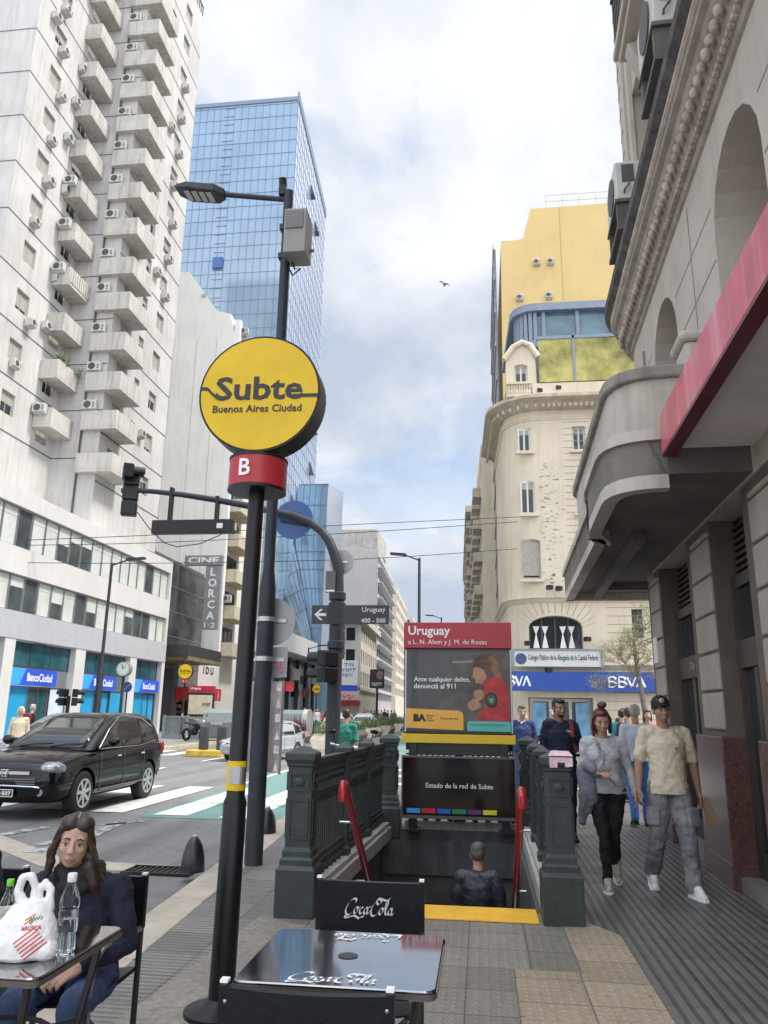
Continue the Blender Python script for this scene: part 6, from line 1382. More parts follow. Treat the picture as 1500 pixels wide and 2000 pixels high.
# ================================================================== VEHICLES
CARBLK = M('black_car_paint', (.004, .004, .005), .10, var=0, spec=.42)
CARSIL = M('silver_car_paint', (.52, .54, .57), .25, .5, var=0, coat=.5)
CARGLS = M('tinted_car_glass', (.018, .022, .022), .04, var=0, spec=.7)
TYRE = M('tyre_rubber', (.018, .018, .018), .8, var=.2)
RIM = M('alloy_rim', (.55, .55, .56), .3, .8, var=.1)
LAMPG = M('headlamp_glass', (.30, .31, .33), .10, .45, var=.6, scale=22)
TAIL = M('tail_lamp_red', (.16, .008, .01), .2, var=.1)
def interp(tab, z):
    for i in range(len(tab)-1):
        a, b = tab[i], tab[i+1]
        if a[0] <= z <= b[0]:
            t = (z-a[0])/(b[0]-a[0]); return [p+(q-p)*t for p, q in zip(a, b)]
    return tab[-1] if z > tab[-1][0] else tab[0]
def make_car(label, cat, loc, rz, paint, kind='suv', plate=None, emblem=False, sc=1., group='cars on the avenue', mirror_glass=True):
    t = thing('parked_car' if False else 'car', label, cat, loc, rz, group)
    if kind == 'suv':
        st = [(-2.10, .60, .66, .34), (-2.04, .74, .78, .27), (-1.88, .82, .88, .23), (-1.5, .86, .95, .22), (-.95, .875, 1.01, .22), (0, .885, 1.03, .22), (.9, .885, 1.06, .22), (1.55, .88, 1.09, .24), (1.9, .85, 1.09, .28), (2.06, .78, 1.02, .34), (2.12, .66, .86, .4)]
        gh = [(1.0, -1.02, 2.02, .80), (1.15, -.76, 2.0, .765), (1.3, -.46, 1.95, .715), (1.45, -.13, 1.85, .655), (1.55, .13, 1.72, .59), (1.60, .45, 1.5, .45)]
        wy, wr, wx = (-1.22, 1.28), .345, .76
    else:
        st = [(-2.0, .58, .60, .30), (-1.92, .72, .70, .24), (-1.75, .80, .78, .2), (-1.3, .83, .86, .2), (-.8, .84, .93, .2), (0, .85, .94, .2), (.9, .85, .96, .2), (1.5, .83, .98, .22), (1.8, .80, .95, .26), (1.92, .70, .85, .32)]
        gh = [(.90, -1.0, 1.85, .77), (1.05, -.72, 1.8, .73), (1.2, -.40, 1.7, .68), (1.34, -.05, 1.55, .62), (1.42, .25, 1.35, .55), (1.46, .5, 1.1, .4)]
        wy, wr, wx = (-1.2, 1.22), .30, .72
    mb = MB(); rings = []
    for y, hw, zt, zb in st:
        h = [(0, zb), (hw*.86, zb), (hw*.97, zb+.10), (hw, zb+(zt-zb)*.45), (hw*.985, zb+(zt-zb)*.72), (hw*.95, zt-.05), (hw*.84, zt-.005), (hw*.45, zt+.02), (0, zt+.03)]
        rings.append([(x, y, z) for x, z in h]+[(-x, y, z) for x, z in h[-2:0:-1]])
    mb.loft(rings); body = mb.build('body', paint, t, smooth=True)
    ss = body.modifiers.new('sub', 'SUBSURF'); ss.levels = 2; ss.render_levels = 2
    bpy.context.view_layer.update(); me = D.meshes.new_from_object(body.evaluated_get(bpy.context.evaluated_depsgraph_get())); body.modifiers.clear(); body.data = me
    cut = MB()
    for y in wy:
        for s_ in (-1, 1): cut.cyl((s_*.56, y, wr), (s_*1.1, y, wr), wr+.055, n=28)
    boolcut(body, cut)
    body.data.polygons.foreach_set('use_smooth', [True]*len(body.data.polygons))
    try: body.data.set_sharp_from_angle(angle=R(42))
    except Exception: pass
    mb = MB(); rings = []
    for z, y0, y1, hw in gh:
        P = []; k = 8
        for (cx, cy, a0) in ((hw-.14, y1-.2, 0), (-(hw-.14), y1-.2, 90), (-(hw-.14), y0+.2, 180), (hw-.14, y0+.2, 270)):
            for j in range(k+1): a = R(a0+90*j/k); P.append((cx+.14*math.cos(a), cy+.2*math.sin(a), z))
        rings.append(P)
    mb.loft(rings); mb.build('cabin', paint, t, smooth=True)
    G_ = lambda z: interp(gh, z)
    zlo, zhi = gh[0][0]+.04, gh[-2][0]-.05
    def side(s_, pts):
        m = MB(); P = [Vector((s_*(G_(z)[3]+.006), y, z)) for y, z in pts]
        m.loft([P, [p+Vector((s_*.006, 0, 0)) for p in P]]); return m.build('side_window', CARGLS, t)
    for s_ in (-1, 1):
        y0b, y0t = G_(zlo)[1]+.30, G_(zhi)[1]+.22
        side(s_, [(y0b, zlo), (.12, zlo), (.12, zhi), (y0t+.1, zhi), (y0b+(y0t-y0b)*.5, (zlo+zhi)/2+.02)])
        side(s_, [(.20, zlo), (1.02, zlo), (1.04, zhi-.01), (.20, zhi)])
        side(s_, [(1.10, zlo+.02), (1.62, zlo+.08), (1.5, zhi-.12), (1.12, zhi-.03)])
        m = MB(); pl = [(y0b-.03, zlo-.03), (.9, zlo-.03), (1.66, zlo+.04)]
        m.tube([(s_*(G_(z)[3]+.008), y, z) for y, z in pl], .012, 6); m.tube([(s_*(G_(z)[3]+.008), y, z) for y, z in ((y0b-.05, zlo-.02), ((y0b+y0t)/2, (zlo+zhi)/2+.06), (y0t+.12, zhi+.04), (.7, zhi+.055), (1.3, zhi+.0), (1.62, zhi-.15))], .011, 6); m.build('window_trim', CHROME, t)
    # windscreen and rear window
    for front in (True, False):
        m = MB(); n = 8; rg = []
        for z in (zlo, (zlo+zhi)/2, zhi):
            g_ = G_(z); hw = g_[3]-.13; row = []
            for j in range(n+1):
                x = -hw+2*hw*j/n; row.append((x, (g_[1]-.010 if front else g_[2]+.010), z+.0))
            rg.append(row)
        m.loft(rg, cap=False, closed=False); w = m.build('windscreen' if front else 'rear_window', CARGLS, t, smooth=True)
        so_ = w.modifiers.new('s', 'SOLIDIFY'); so_.thickness = .006; so_.offset = 0
    m = MB(); g_ = G_(zlo)
    for x0, x1 in ((-.5, .05), (.05, .6)): m.tube([(x0, g_[1]-.03, zlo+.01), ((x0+x1)/2, g_[1]+.0, zlo+.05), (x1, G_(zlo+.06)[1]-.025, zlo+.06)], .010, 5)
    m.build('wiper', BLACKM, t)
    for y in wy:
        for s_ in (-1, 1):
            m = MB(); m.mi = []; c = (s_*wx, y, wr)
            prof = [(wr*.62, -.10), (wr*.9, -.105), (wr, -.08), (wr, .08), (wr*.9, .105), (wr*.62, .10)]
            m.loft([[(c[0]+h, c[1]+r*math.cos(2*math.pi*j/28), c[2]+r*math.sin(2*math.pi*j/28)) for j in range(28)] for r, h in prof], cap=False); m.loft([[(c[0]+h, c[1]+r*math.cos(2*math.pi*j/28), c[2]+r*math.sin(2*math.pi*j/28)) for j in range(28)] for r, h in ((wr*.62, -.10), (wr*.6, .02*s_))], cap=True)
            wh = m.build('wheel', TYRE, t, smooth=True)
            m = MB(); xo = c[0]+s_*.088
            m.loft([[(xo+dx*s_, c[1]+r*math.cos(2*math.pi*j/28), c[2]+r*math.sin(2*math.pi*j/28)) for j in range(28)] for r, dx in ((wr*.66, .0), (wr*.66, .022), (wr*.57, .022), (wr*.55, -.06))], cap=False)
            m.cyl((xo-.05*s_, c[1], c[2]), (xo+.02*s_, c[1], c[2]), wr*.15, n=14)
            for k in range(7):
                a = 2*math.pi*k/7+.3; d = Vector((0, math.cos(a), math.sin(a))); m.bar(Vector((xo+.002*s_, c[1], c[2]))+d*wr*.1, Vector((xo+.008*s_, c[1], c[2]))+d*wr*.6, .028, .055) 
            m.build('rim', RIM, wh)
    # front
    yf = st[1][0]; zf = st[1][2]
    for s_ in (-1, 1):
        m = MB(); hz = zf-.02; m.loft([[(s_*x, y-.012, z) for x, y, z in ((.42, yf+.0, hz-.08), (.66, yf+.12, hz-.10), (.795, yf+.36, hz+.0), (.78, yf+.55, hz+.10), (.66, yf+.28, hz+.075), (.5, yf+.06, hz+.02))], [(s_*x*1.0, y+.10, z) for x, y, z in ((.42, yf+.0, hz-.08), (.66, yf+.12, hz-.10), (.795, yf+.36, hz+.0), (.78, yf+.55, hz+.10), (.66, yf+.28, hz+.075), (.5, yf+.06, hz+.02))]])
        m2 = MB(); m2.ell((s_*.63, yf+.20, hz-.0), (.20, .21, .11), 10, Matrix.Rotation(R(-32*s_), 3, 'Z')); m2.build('headlight', LAMPG, t, smooth=True)
        m = MB(); m.cyl((s_*.58, yf-.035, .42), (s_*.58, yf+.1, .42), .055, n=14); m.build('fog_lamp', LAMPG, t)
        m = MB(); m.ell((s_*.79, st[-2][0]-.05, st[-2][2]-.10), (.05, .09, .14), 8); m.build('tail_light', TAIL, t, smooth=True)
        m = MB(); m.ell((s_*.99, G_(zlo)[1]+.40, zlo+.09), (.11, .07, .085), 8); m.bar((s_*.82, G_(zlo)[1]+.40, zlo+.0), (s_*.95, G_(zlo)[1]+.40, zlo+.05), .05, .04); m.build('wing_mirror', paint, t, smooth=True)
        m = MB()
        for y in (.0, .98): m.tube([(s_*.90, y-.18, zlo-.16), (s_*.925, y-.1, zlo-.155), (s_*.90, y-.02, zlo-.16)], .014, 6)
        m.build('door_handle', CHROME if kind == 'suv' else paint, t)
        m = MB(); 
        for y in (-.72, .16, 1.0): m.bar((s_*(.885 if kind == 'suv' else .848), y, .34), (s_*(.875 if kind == 'suv' else .838), y, zlo-.1), .006, .010)
        m.bar((s_*(.884 if kind == 'suv' else .847), -.75, .36), (s_*(.884 if kind == 'suv' else .847), 1.0, .38), .014, .03); m.build('door_seam', M('seam_grey', (.10, .10, .105), .4), t)
    m = MB(); m.bx(-.42, .42, yf-.045, yf+.05, zf-.14, zf-.03); gr = m.build('grille', BLACKM, t, bevel=.02)
    m = MB(); m.bx(-.40, .40, yf-.06, yf-.046, zf-.10, zf-.055); m.build('grille_bar', CHROME, gr)
    if emblem:
        m = MB(); m.tube([(-.06, yf-.075, zf-.035), (-.045, yf-.075, zf-.13), (.045, yf-.075, zf-.13), (.06, yf-.075, zf-.035), (-.06, yf-.075, zf-.035)], .007, 6)
        m.tube([(-.036, yf-.078, zf-.045), (-.022, yf-.078, zf-.12)], .008, 6); m.tube([(.036, yf-.078, zf-.045), (.022, yf-.078, zf-.12)], .008, 6); m.tube([(-.028, yf-.078, zf-.085), (.028, yf-.078, zf-.085)], .007, 6); m.build('emblem', CHROME, gr)
    m = MB()
    for k in range(4): m.bx(-.5, .5, yf-.055, yf-.03, .50+k*.035, .515+k*.035)
    m.build('lower_grille', M('grille_dark_chrome', (.22, .22, .23), .3, .8), t)
    m = MB(); m.tube([(-.66, yf+.02, .47), (-.5, yf-.075, .505), (0, yf-.09, .515), (.5, yf-.075, .505), (.66, yf+.02, .47), (.78, yf+.2, .40)], .012, 6); m.build('bumper_trim', CHROME, t)
    m = MB(); m.bx(-.2, .2, yf-.105, yf-.085, .35, .47); p_ = m.build('number_plate', M('plate_black', (.03, .03, .03), .5) if plate else WHITE, t)
    if plate:
        m = MB(); m.bx(-.195, .195, yf-.108, yf-.1052, .355, .465); m.build('plate_border', WHITE, p_); m = MB(); m.bx(-.185, .185, yf-.111, yf-.1085, .365, .455); m.build('plate_field', M('plate_black', (.03, .03, .03)), p_)
        text(plate, WHITE, p_, frame((0, yf-.111, .408), (1, 0, 0), (0, 0, 1)), width=.33, height=.06, align='C', bold=.02, world=False)
    if sc != 1: t.scale = (sc, sc, sc)
    return t
make_car('black shiny sport utility car driving over the crosswalk towards the left', 'car', (-7.08, 13.34, RZ), 0, CARBLK, 'suv', 'CIH·507', True, .965)
make_car('silver car half hidden behind the two poles in the foreground', 'car', (-7.4, 26.7, RZ), R(-16), CARSIL, 'hatch', sc=.88)
make_car('grey car at the far left edge behind the woman in the cream jacket', 'car', (-12.2, 22.0, RZ), R(0), M('dark_silver_paint', (.22, .24, .26), .25, .4, var=0, coat=.5), 'hatch')
for i, (x, y) in enumerate(((-8.6, 47), (-8.9, 60), (-11.6, 66))):
    make_car(['white car driving behind the man in the green shirt', 'white car beyond the first planters on the avenue', 'white car farthest away on the avenue, next to the left pavement'][i], 'car', (x, y, RZ), 0, M('white_car_paint', (.62, .62, .60), .3, var=0, coat=.4), 'hatch')
# motorcycles
def motorcycle(label, loc, rz):
    t = thing('motorcycle', label, 'motorcycle', loc, rz, 'motorcycles')
    for y in (-.62, .62):
        m = MB(); n = 24; prof = [(.20, -.05), (.29, -.05), (.31, 0), (.29, .05), (.20, .05)]
        m.loft([[(h, y+r*math.cos(2*math.pi*j/n), .31+r*math.sin(2*math.pi*j/n)) for j in range(n)] for r, h in prof], cap=False); w = m.build('wheel', TYRE, t, smooth=True)
        m = MB(); m.cyl((-.04, y, .31), (.04, y, .31), .05, n=10)
        for k in range(6): a = k*math.pi/3; m.bar((0, y, .31), (0, y+.24*math.cos(a), .31+.24*math.sin(a)), .03, .02)
        m.build('rim', RIM, w)
    m = MB(); m.tube([(0, -.5, .62), (0, -.2, .66), (0, .1, .5), (0, .3, .42)], [.05, .12, .12, .1], 10); m.ell((0, -.08, .74), (.14, .28, .12), 8); m.ell((0, .05, .42), (.16, .22, .16), 8); m.build('engine_body', CARBLK, t, smooth=True)
    m = MB(); m.loft([[(-.1, .1, .74), (.1, .1, .74), (.1, .75, .82), (-.1, .75, .82)], [(-.11, .12, .82), (.11, .12, .82), (.1, .78, .90), (-.1, .78, .90)]]); m.build('seat', M('seat_vinyl', (.03, .03, .03), .6), t, bevel=.03)
    m = MB()
    for s_ in (-1, 1): m.tube([(s_*.07, -.62, .31), (s_*.07, -.42, .95)], .022, 6)
    m.tube([(-.36, -.28, 1.03), (-.15, -.40, .98), (.15, -.40, .98), (.36, -.28, 1.03)], .018, 6); m.build('handlebar', STEEL, t)
    m = MB(); m.ell((0, -.55, .88), (.1, .1, .12), 8); m.build('headlight', LAMPG, t, smooth=True)
    for s_ in (-1, 1): 
        m = MB(); m.tube([(s_*.28, -.34, 1.02), (s_*.33, -.36, 1.18)], .008, 5); m.ell((s_*.35, -.36, 1.22), (.07, .02, .04), 6); m.build('mirror', BLACKM, t)
    m = MB(); m.tube([(.12, .0, .3), (.14, .4, .3), (.15, .8, .42)], .04, 8); m.build('exhaust', CHROME, t); return t
motorcycle('black motorcycle parked before the grey waste container', (-13.6, 36.8, 0.02), R(60))
motorcycle('dark motorcycle behind the balustrade, by the man in the green shirt', (-2.2, 13.2, 0), R(20))
# ================================================================== PEOPLE
class Blob:
    "closed rounded pieces that a voxel remesh fuses into one skin"
    def __init__(s): s.m = MB()
    def cone(s, a, b, ra, rb, n=12):
        a, b = Vector(a), Vector(b); d = (b-a); L_ = d.length
        if L_ < 1e-5: d = Vector((0, 0, 1))
        d.normalize(); x = d.orthogonal().normalized(); y = d.cross(x); rings = []
        for c, r, sgn in ((a, ra, -1), (b, rb, 1)):
            angs = [R(q) for q in ((80, 55, 28, 0) if sgn < 0 else (0, 28, 55, 80))]
            for q in angs: rings.append([c+d*sgn*r*math.sin(q)+(x*math.cos(2*math.pi*j/n)+y*math.sin(2*math.pi*j/n))*r*math.cos(q) for j in range(n)])
        s.m.loft(rings); return s
    def chain(s, pts, rs):
        for i in range(len(pts)-1): s.cone(pts[i], pts[i+1], rs[i], rs[i+1])
        return s
    def ell(s, c, r, rot=None): s.m.ell(c, r, 10, rot); return s
    def loft(s, secs, n=20):
        "secs: (centre, rx, ry)"
        s.m.loft([[(c[0]+rx*math.cos(2*math.pi*j/n), c[1]+ry*math.sin(2*math.pi*j/n), c[2]) for j in range(n)] for c, rx, ry in secs]); return s
    def build(s, name, mat, parent, vox, smooth=3, wrinkle=0., wscale=.12, dec=None):
        o = s.m.build(name, mat, None); off = Vector(o.location)
        r = o.modifiers.new('r', 'REMESH'); r.mode = 'VOXEL'; r.voxel_size = vox
        sm_ = o.modifiers.new('s', 'SMOOTH'); sm_.iterations = smooth; sm_.factor = .5
        if wrinkle:
            tx = D.textures.get('cloth_%g' % wscale) or D.textures.new('cloth_%g' % wscale, 'CLOUDS'); tx.noise_scale = wscale; tx.noise_depth = 2
            dm = o.modifiers.new('d', 'DISPLACE'); dm.texture = tx; dm.strength = wrinkle; dm.mid_level = .5; dm.texture_coords = 'LOCAL'
        bpy.context.view_layer.update()
        me = D.meshes.new_from_object(o.evaluated_get(bpy.context.evaluated_depsgraph_get())); old = o.data; o.modifiers.clear(); o.data = me; D.meshes.remove(old); me.name = name
        for v in me.vertices: v.co += off
        if not me.materials: me.materials.append(mat)
        me.polygons.foreach_set('use_smooth', [True]*len(me.polygons)); me.polygons.foreach_set('material_index', [0]*len(me.polygons))
        o.location = (0, 0, 0); o.parent = parent; return o
SK1 = M('skin_warm_brown', (.44, .25, .17), .55, var=.08, scale=14, spec=.3, bump=.15, bscale=90); SK2 = M('skin_light', (.46, .29, .21), .55, var=.08, scale=14, spec=.3, bump=.15, bscale=90); SK3 = M('skin_tan', (.38, .21, .14), .55, var=.08, scale=14, spec=.3, bump=.15, bscale=90)
EYEW = M('eye_white', (.62, .60, .58), .25, var=0); IRIS = M('iris_dark', (.015, .01, .008), .15, var=0); LIP = M('lip_rose', (.36, .16, .125), .5, var=.05); BROW = M('brow_dark', (.025, .018, .014), .8, var=0)
J0 = dict(pel=(0, 0, .95), wai=(0, .0, 1.09), che=(0, .01, 1.29), nec=(0, .02, 1.46), hea=(0, -.015, 1.635),
          shR=(-.175, .02, 1.41), elR=(-.235, .03, 1.13), wrR=(-.25, -.03, .88), shL=(.175, .02, 1.41), elL=(.235, .03, 1.13), wrL=(.25, -.03, .88),
          hiR=(-.09, 0, .92), knR=(-.10, -.01, .50), anR=(-.10, .03, .09), hiL=(.09, 0, .92), knL=(.10, -.01, .50), anL=(.10, .03, .09))
def hand(b, w, d, palm, k, curl=.5, side=1, scale=1., spread=1.):
    "palm plus five jointed fingers; d points along the forearm, palm is the palm normal"
    w = Vector(w); d = Vector(d).normalized(); pn = Vector(palm); pn = (pn-d*pn.dot(d)).normalized(); a = d.cross(pn)*side; s_ = k*scale
    b.cone(w-d*.02*s_, w+d*.025*s_, .024*s_, .027*s_)
    for q in (-.026, -.009, .009, .026): b.cone(w+d*.02*s_+a*q*.75*s_, w+d*.082*s_+a*q*s_, .016*s_, .0135*s_)
    for i, (q, Lf) in enumerate(((-.031, .062), (-.0105, .072), (.0105, .068), (.031, .052))):
        p = w+d*.085*s_+a*q*s_; dd = d+a*q*2.2*spread
        for j, f in enumerate((.46, .32, .26)):
            an = curl*(.35+.55*j); dr = (dd.normalized()*math.cos(an)+pn*math.sin(an)).normalized(); e_ = p+dr*Lf*f*s_*1.0; r0 = (.0098, .0088, .0080)[j]*s_; b.cone(p, e_, r0, r0*.9, 8); p = e_
    p = w+d*.03*s_-a*.03*s_; dr = (d*.75-a*.75+pn*.25).normalized()
    for j, f in enumerate((.032, .026, .022)):
        e_ = p+dr*f*s_; b.cone(p, e_, (.0135, .0115, .010)[j]*s_, (.0115, .010, .0085)[j]*s_, 8); p = e_; dr = (dr+d*.35+pn*.25*curl).normalized()
def head(b, c, Rm, k, female=False):
    c = Vector(c); P = lambda x, y, z: c+Rm @ Vector((x*k, y*k, z*k)); E = lambda p, r: b.ell(P(*p), (r[0]*k, r[1]*k, r[2]*k), Rm)
    E((0, .012, .032), (.074, .092, .086)); E((0, -.022, -.03), (.064, .066, .083)); E((0, -.050, -.084), (.030, .032, .026)); E((0, -.032, -.064), (.049, .05, .04))
    for s_ in (-1, 1): E((s_*.034, -.060, -.026), (.025, .024, .026)); E((s_*.077, .008, -.012), (.011, .020, .031)); E((s_*.030, -.070, .021), (.024, .012, .011)); E((s_*.010, -.104, -.034), (.010, .012, .009))
    b.cone(P(0, -.084, .010), P(0, -.106, -.030), .009*k, .0135*k, 10); E((0, -.086, -.064), (.021, .011, .005)); E((0, -.084, -.073), (.018, .012, .006))
def face(root, c, Rm, k, brow=None, lip=None, detail=True, smile=0.):
    c = Vector(c); P = lambda x, y, z: c+Rm @ Vector((x*k, y*k, z*k))
    for s_ in (-1, 1):
        m = MB(); m.ell(P(s_*.032, -.0765, -.004), (.0135*k, .008*k, .0058*k), 8, Rm); ey = m.build('eye', EYEW, root, smooth=True)
        m = MB(); m.ell(P(s_*.032, -.0825, -.004), (.0062*k, .0035*k, .0056*k), 8, Rm); m.build('iris', IRIS, ey, smooth=True)
        m = MB(); m.tube([P(s_*.018, -.081, -.001), P(s_*.026, -.0845, .003), P(s_*.037, -.0835, .003), P(s_*.046, -.077, -.001)], .0018*k, 5); m.build('eyelid', brow or BROW, root)
        m = MB(); m.tube([P(s_*.014, -.083, .019), P(s_*.030, -.0838, .0235), P(s_*.048, -.074, .018)], [.0032*k, .0036*k, .0015*k], 6); m.build('eyebrow', brow or BROW, root)
    m = MB(); m.tube([P(-.024, -.083, -.067+smile), P(-.008, -.0965, -.0665), P(.008, -.0965, -.0665), P(.024, -.083, -.067+smile)], [.002*k, .0042*k, .0042*k, .002*k], 6); m.tube([P(-.020, -.086, -.071+smile), P(0, -.0965, -.0765), P(.020, -.086, -.071+smile)], [.002*k, .0046*k, .002*k], 6); m.build('lips', lip or LIP, root, smooth=True)
def rotm(yaw=0, pitch=0, roll=0): return Matrix.Rotation(R(yaw), 3, 'Z') @ Matrix.Rotation(R(pitch), 3, 'X') @ Matrix.Rotation(R(roll), 3, 'Y')
def person(label, loc, rz, H, pose=None, skin=SK1, top=None, sleeve='long', bottom=None, shoes=None, hair=None, hairstyle='short', vox=.009, bulk=1., female=False, headrot=(0, 0, 0), group=None, curl=.6, loose=1., faced=True, hem=None, skipfeet=False, palms=None, feet=None, cat='person', sole=None, collar=None, legw=1., wrk=1.):
    t = thing('person', label, cat, loc, rz, group); k = H/1.75
    J = {a: Vector(p)*k for a, p in J0.items()}
    for a, p in (pose or {}).items(): J[a] = Vector(p)*k
    Rm = rotm(*headrot); b = Blob(); B_ = bulk
    head(b, J['hea'], Rm, k*1.0, female); b.cone(J['nec']-Vector((0, 0, .03))*k, J['hea']+Vector((0, .015, -.06))*k, .056*k*(.9 if female else 1.05), .050*k*(.9 if female else 1.05))
    tw_ = .9 if female else 1.
    def torso(bl, g=0., hemz=None):
        g *= k; sm = J['shR'].lerp(J['shL'], .5); fx = .90 if female else 1.
        bl.cone(J['shR']+Vector((.045, 0, -.012))*k, J['shL']+Vector((-.045, 0, -.012))*k, .060*k*B_**.5+g, .060*k*B_**.5+g)
        S_ = [(J['nec']+Vector((0, .005, -.02))*k, .060, .055), (sm+Vector((0, 0, .035))*k, .10, .066), (sm+Vector((0, 0, -.02))*k, .150*fx, .088), (J['che']+Vector((0, 0, .03))*k, .168*fx*B_, .112*B_), (J['che']+Vector((0, 0, -.05))*k, .160*fx*B_, .116*B_),
              (J['che'].lerp(J['wai'], .6), .146*fx*B_, .112*B_), (J['wai'], (.128 if female else .146)*B_, .108*B_), (J['wai'].lerp(J['pel'], .55), .152*B_, .114*B_), (J['pel']+Vector((0, .005, -.01))*k, .168*B_, .122*B_)]
        if hemz is not None: S_.append((J['pel']+Vector((0, .005, -hemz))*k, .176*B_, .128*B_))
        bl.loft([(c, rx*k+g, ry*k+g) for c, rx, ry in S_], 28)
        if female:
            for s_ in (-1, 1): bl.ell(J['che']+Vector((s_*.068, -.060*B_, -.035))*k, (.080*k+g, .066*k+g, .072*k+g))
    torso(b, -.012)
    for s_, q in ((-1, 'R'), (1, 'L')):
        sh, el, wr = J['sh'+q], J['el'+q], J['wr'+q]; am = B_**.5*(.88 if female else 1)
        b.chain([sh, sh.lerp(el, .5), el, el.lerp(wr, .35), wr], [.054*k*am, .047*k*am, .038*k*am, .039*k*am, .026*k])
        d = (wr-el).normalized(); pl = (palms or {}).get(q, (-s_*1., 0, 0)); hand(b, wr, d, pl, k, curl, s_)
        hi, kn, an = J['hi'+q], J['kn'+q], J['an'+q]
        b.chain([hi, hi.lerp(kn, .5), kn, kn.lerp(an, .35), an], [.088*k*B_**.6-.008*k, .072*k*B_**.6-.008*k, .052*k-.006*k, .052*k-.006*k, .034*k])
        fd = Vector((feet or {}).get(q, (s_*.15, -1, -.12))).normalized(); b.cone(an+Vector((0, 0, -.03))*k, an+fd*.09*k+Vector((0, 0, -.045))*k, .026*k, .018*k)
    body = b.build('body', skin, t, vox, 2)
    if faced: face(t, J['hea'], Rm, k)
    if top is not None:
        b = Blob(); torso(b, .012*loose, hem if hem else .03)
        for s_, q in ((-1, 'R'), (1, 'L')):
            sh, el, wr = J['sh'+q], J['el'+q], J['wr'+q]; am = B_**.5*(.9 if female else 1)
            if sleeve == 'long': b.chain([sh, sh.lerp(el, .5), el, el.lerp(wr, .5), el.lerp(wr, .93)], [.063*k*am*loose**.3, .057*k*am*loose, .048*k*am*loose, .045*k*am*loose, .035*k*loose])
            elif sleeve == 'short': b.chain([sh, sh.lerp(el, .45), sh.lerp(el, .82)], [.063*k*am, .060*k*am, .064*k*am])
        b.build('shirt', top, t, vox, 2, .030*k*wrk if vox < .012 else 0, .085)
    if bottom is not None:
        b = Blob(); lw = loose if bottom is not None else 1
        for s_, q in ((-1, 'R'), (1, 'L')):
            hi, kn, an = J['hi'+q], J['kn'+q], J['an'+q]; wl = 1.0 if female else 1.22*legw
            b.cone(J['pel']+Vector((s_*.058, .005, .04))*k, hi+Vector((-s_*.012, .008, .0))*k, .088*k*B_, .100*k*B_*(1.06 if female else .98))
            b.chain([hi, hi.lerp(kn, .5), kn, kn.lerp(an, .35), kn.lerp(an, .98)], [.095*k*B_**.6, .079*k*B_**.6*(1.05 if female else wl*.97), .058*k*wl, .056*k*wl, (.047 if female else .045*wl**1.7)*k])
        b.build('trousers', bottom, t, vox, 2, .030*k*wrk if vox < .012 else 0, .075)
    if shoes is not None and not skipfeet:
        for s_, q in ((-1, 'R'), (1, 'L')):
            an = J['an'+q]; fd = Vector((feet or {}).get(q, (s_*.15, -1, -.12))).normalized(); up = Vector((0, 0, 1)); up = (up-fd*up.dot(fd)).normalized(); sd_ = fd.cross(up)
            b = Blob(); h0 = an-up*.045*k
            b.cone(an+up*.05*k, h0-fd*.012*k, .047*k, .047*k); b.cone(an+up*.012*k+fd*.01*k, h0+fd*.10*k+up*.012*k, .046*k, .036*k); b.cone(h0-fd*.03*k, h0+fd*.10*k-up*.006*k, .040*k, .040*k); b.cone(h0+fd*.08*k-up*.010*k-sd_*.012*k, h0+fd*.155*k-up*.016*k, .038*k, .030*k); b.cone(h0+fd*.08*k-up*.010*k+sd_*.012*k, h0+fd*.15*k-up*.016*k, .036*k, .028*k)
            sh_ = b.build('shoe', shoes, t, min(vox, .008), 2)
            m = MB(); P = [(-.072, .030), (-.06, .044), (.0, .043), (.09, .052), (.155, .044), (.192, .02), (.192, -.02), (.155, -.042), (.09, -.048), (.0, -.041), (-.06, -.042), (-.072, -.028)]
            m.prism(P, lambda a, c_, d_: h0+fd*a*k+sd_*c_*k-up*(d_)*k, .026, .050); m.build('sole', sole or shoes, sh_, bevel=.006)
    if hair is not None:
        b = Blob(); c = J['hea']; P = lambda x, y, z: c+Rm @ Vector((x*k, y*k, z*k)); E = lambda p, r: b.ell(P(*p), (r[0]*k, r[1]*k, r[2]*k), Rm)
        if hairstyle != 'bald':
            E((0, .030, .052), (.080, .082, .078)); E((0, .055, .01), (.072, .055, .075)); E((0, -.035, .085), (.060, .050, .034))
        if hairstyle == 'short':
            for s_ in (-1, 1): E((s_*.066, .02, .02), (.016, .045, .045))
        if hairstyle in ('long', 'bun'):
            for s_ in (-1, 1): b.chain([P(s_*.050, -.040, .078), P(s_*.078, -.005, .03), P(s_*.086, .015, -.04), P(s_*.084, .015, -.12), P(s_*.08, .01, -.19 if s_ < 0 else -.10)], [.018*k, .019*k, .020*k, .022*k, .012*k])
            b.chain([P(0, .07, .03), P(0, .085, -.08), P(0, .08, -.18)], [.07*k, .07*k, .045*k])
        if hairstyle == 'bun': E((0.01, .02, .155), (.045, .042, .036)); E((.03, .0, .165), (.03, .03, .03)); b.cone(P(0, .02, .11), P(.01, .02, .14), .03*k, .03*k)
        if hairstyle == 'bob':
            for s_ in (-1, 1): E((s_*.07, .01, -.01), (.03, .055, .085))
            E((0, .06, -.02), (.075, .05, .08))
        b.build('hair', hair, t, max(vox*.8, .005), 1, .01*k if vox < .012 else 0, .03)
    t['k'] = k
    return t, J, Rm, k
def dropk(t): 
    if 'k' in t: del t['k']
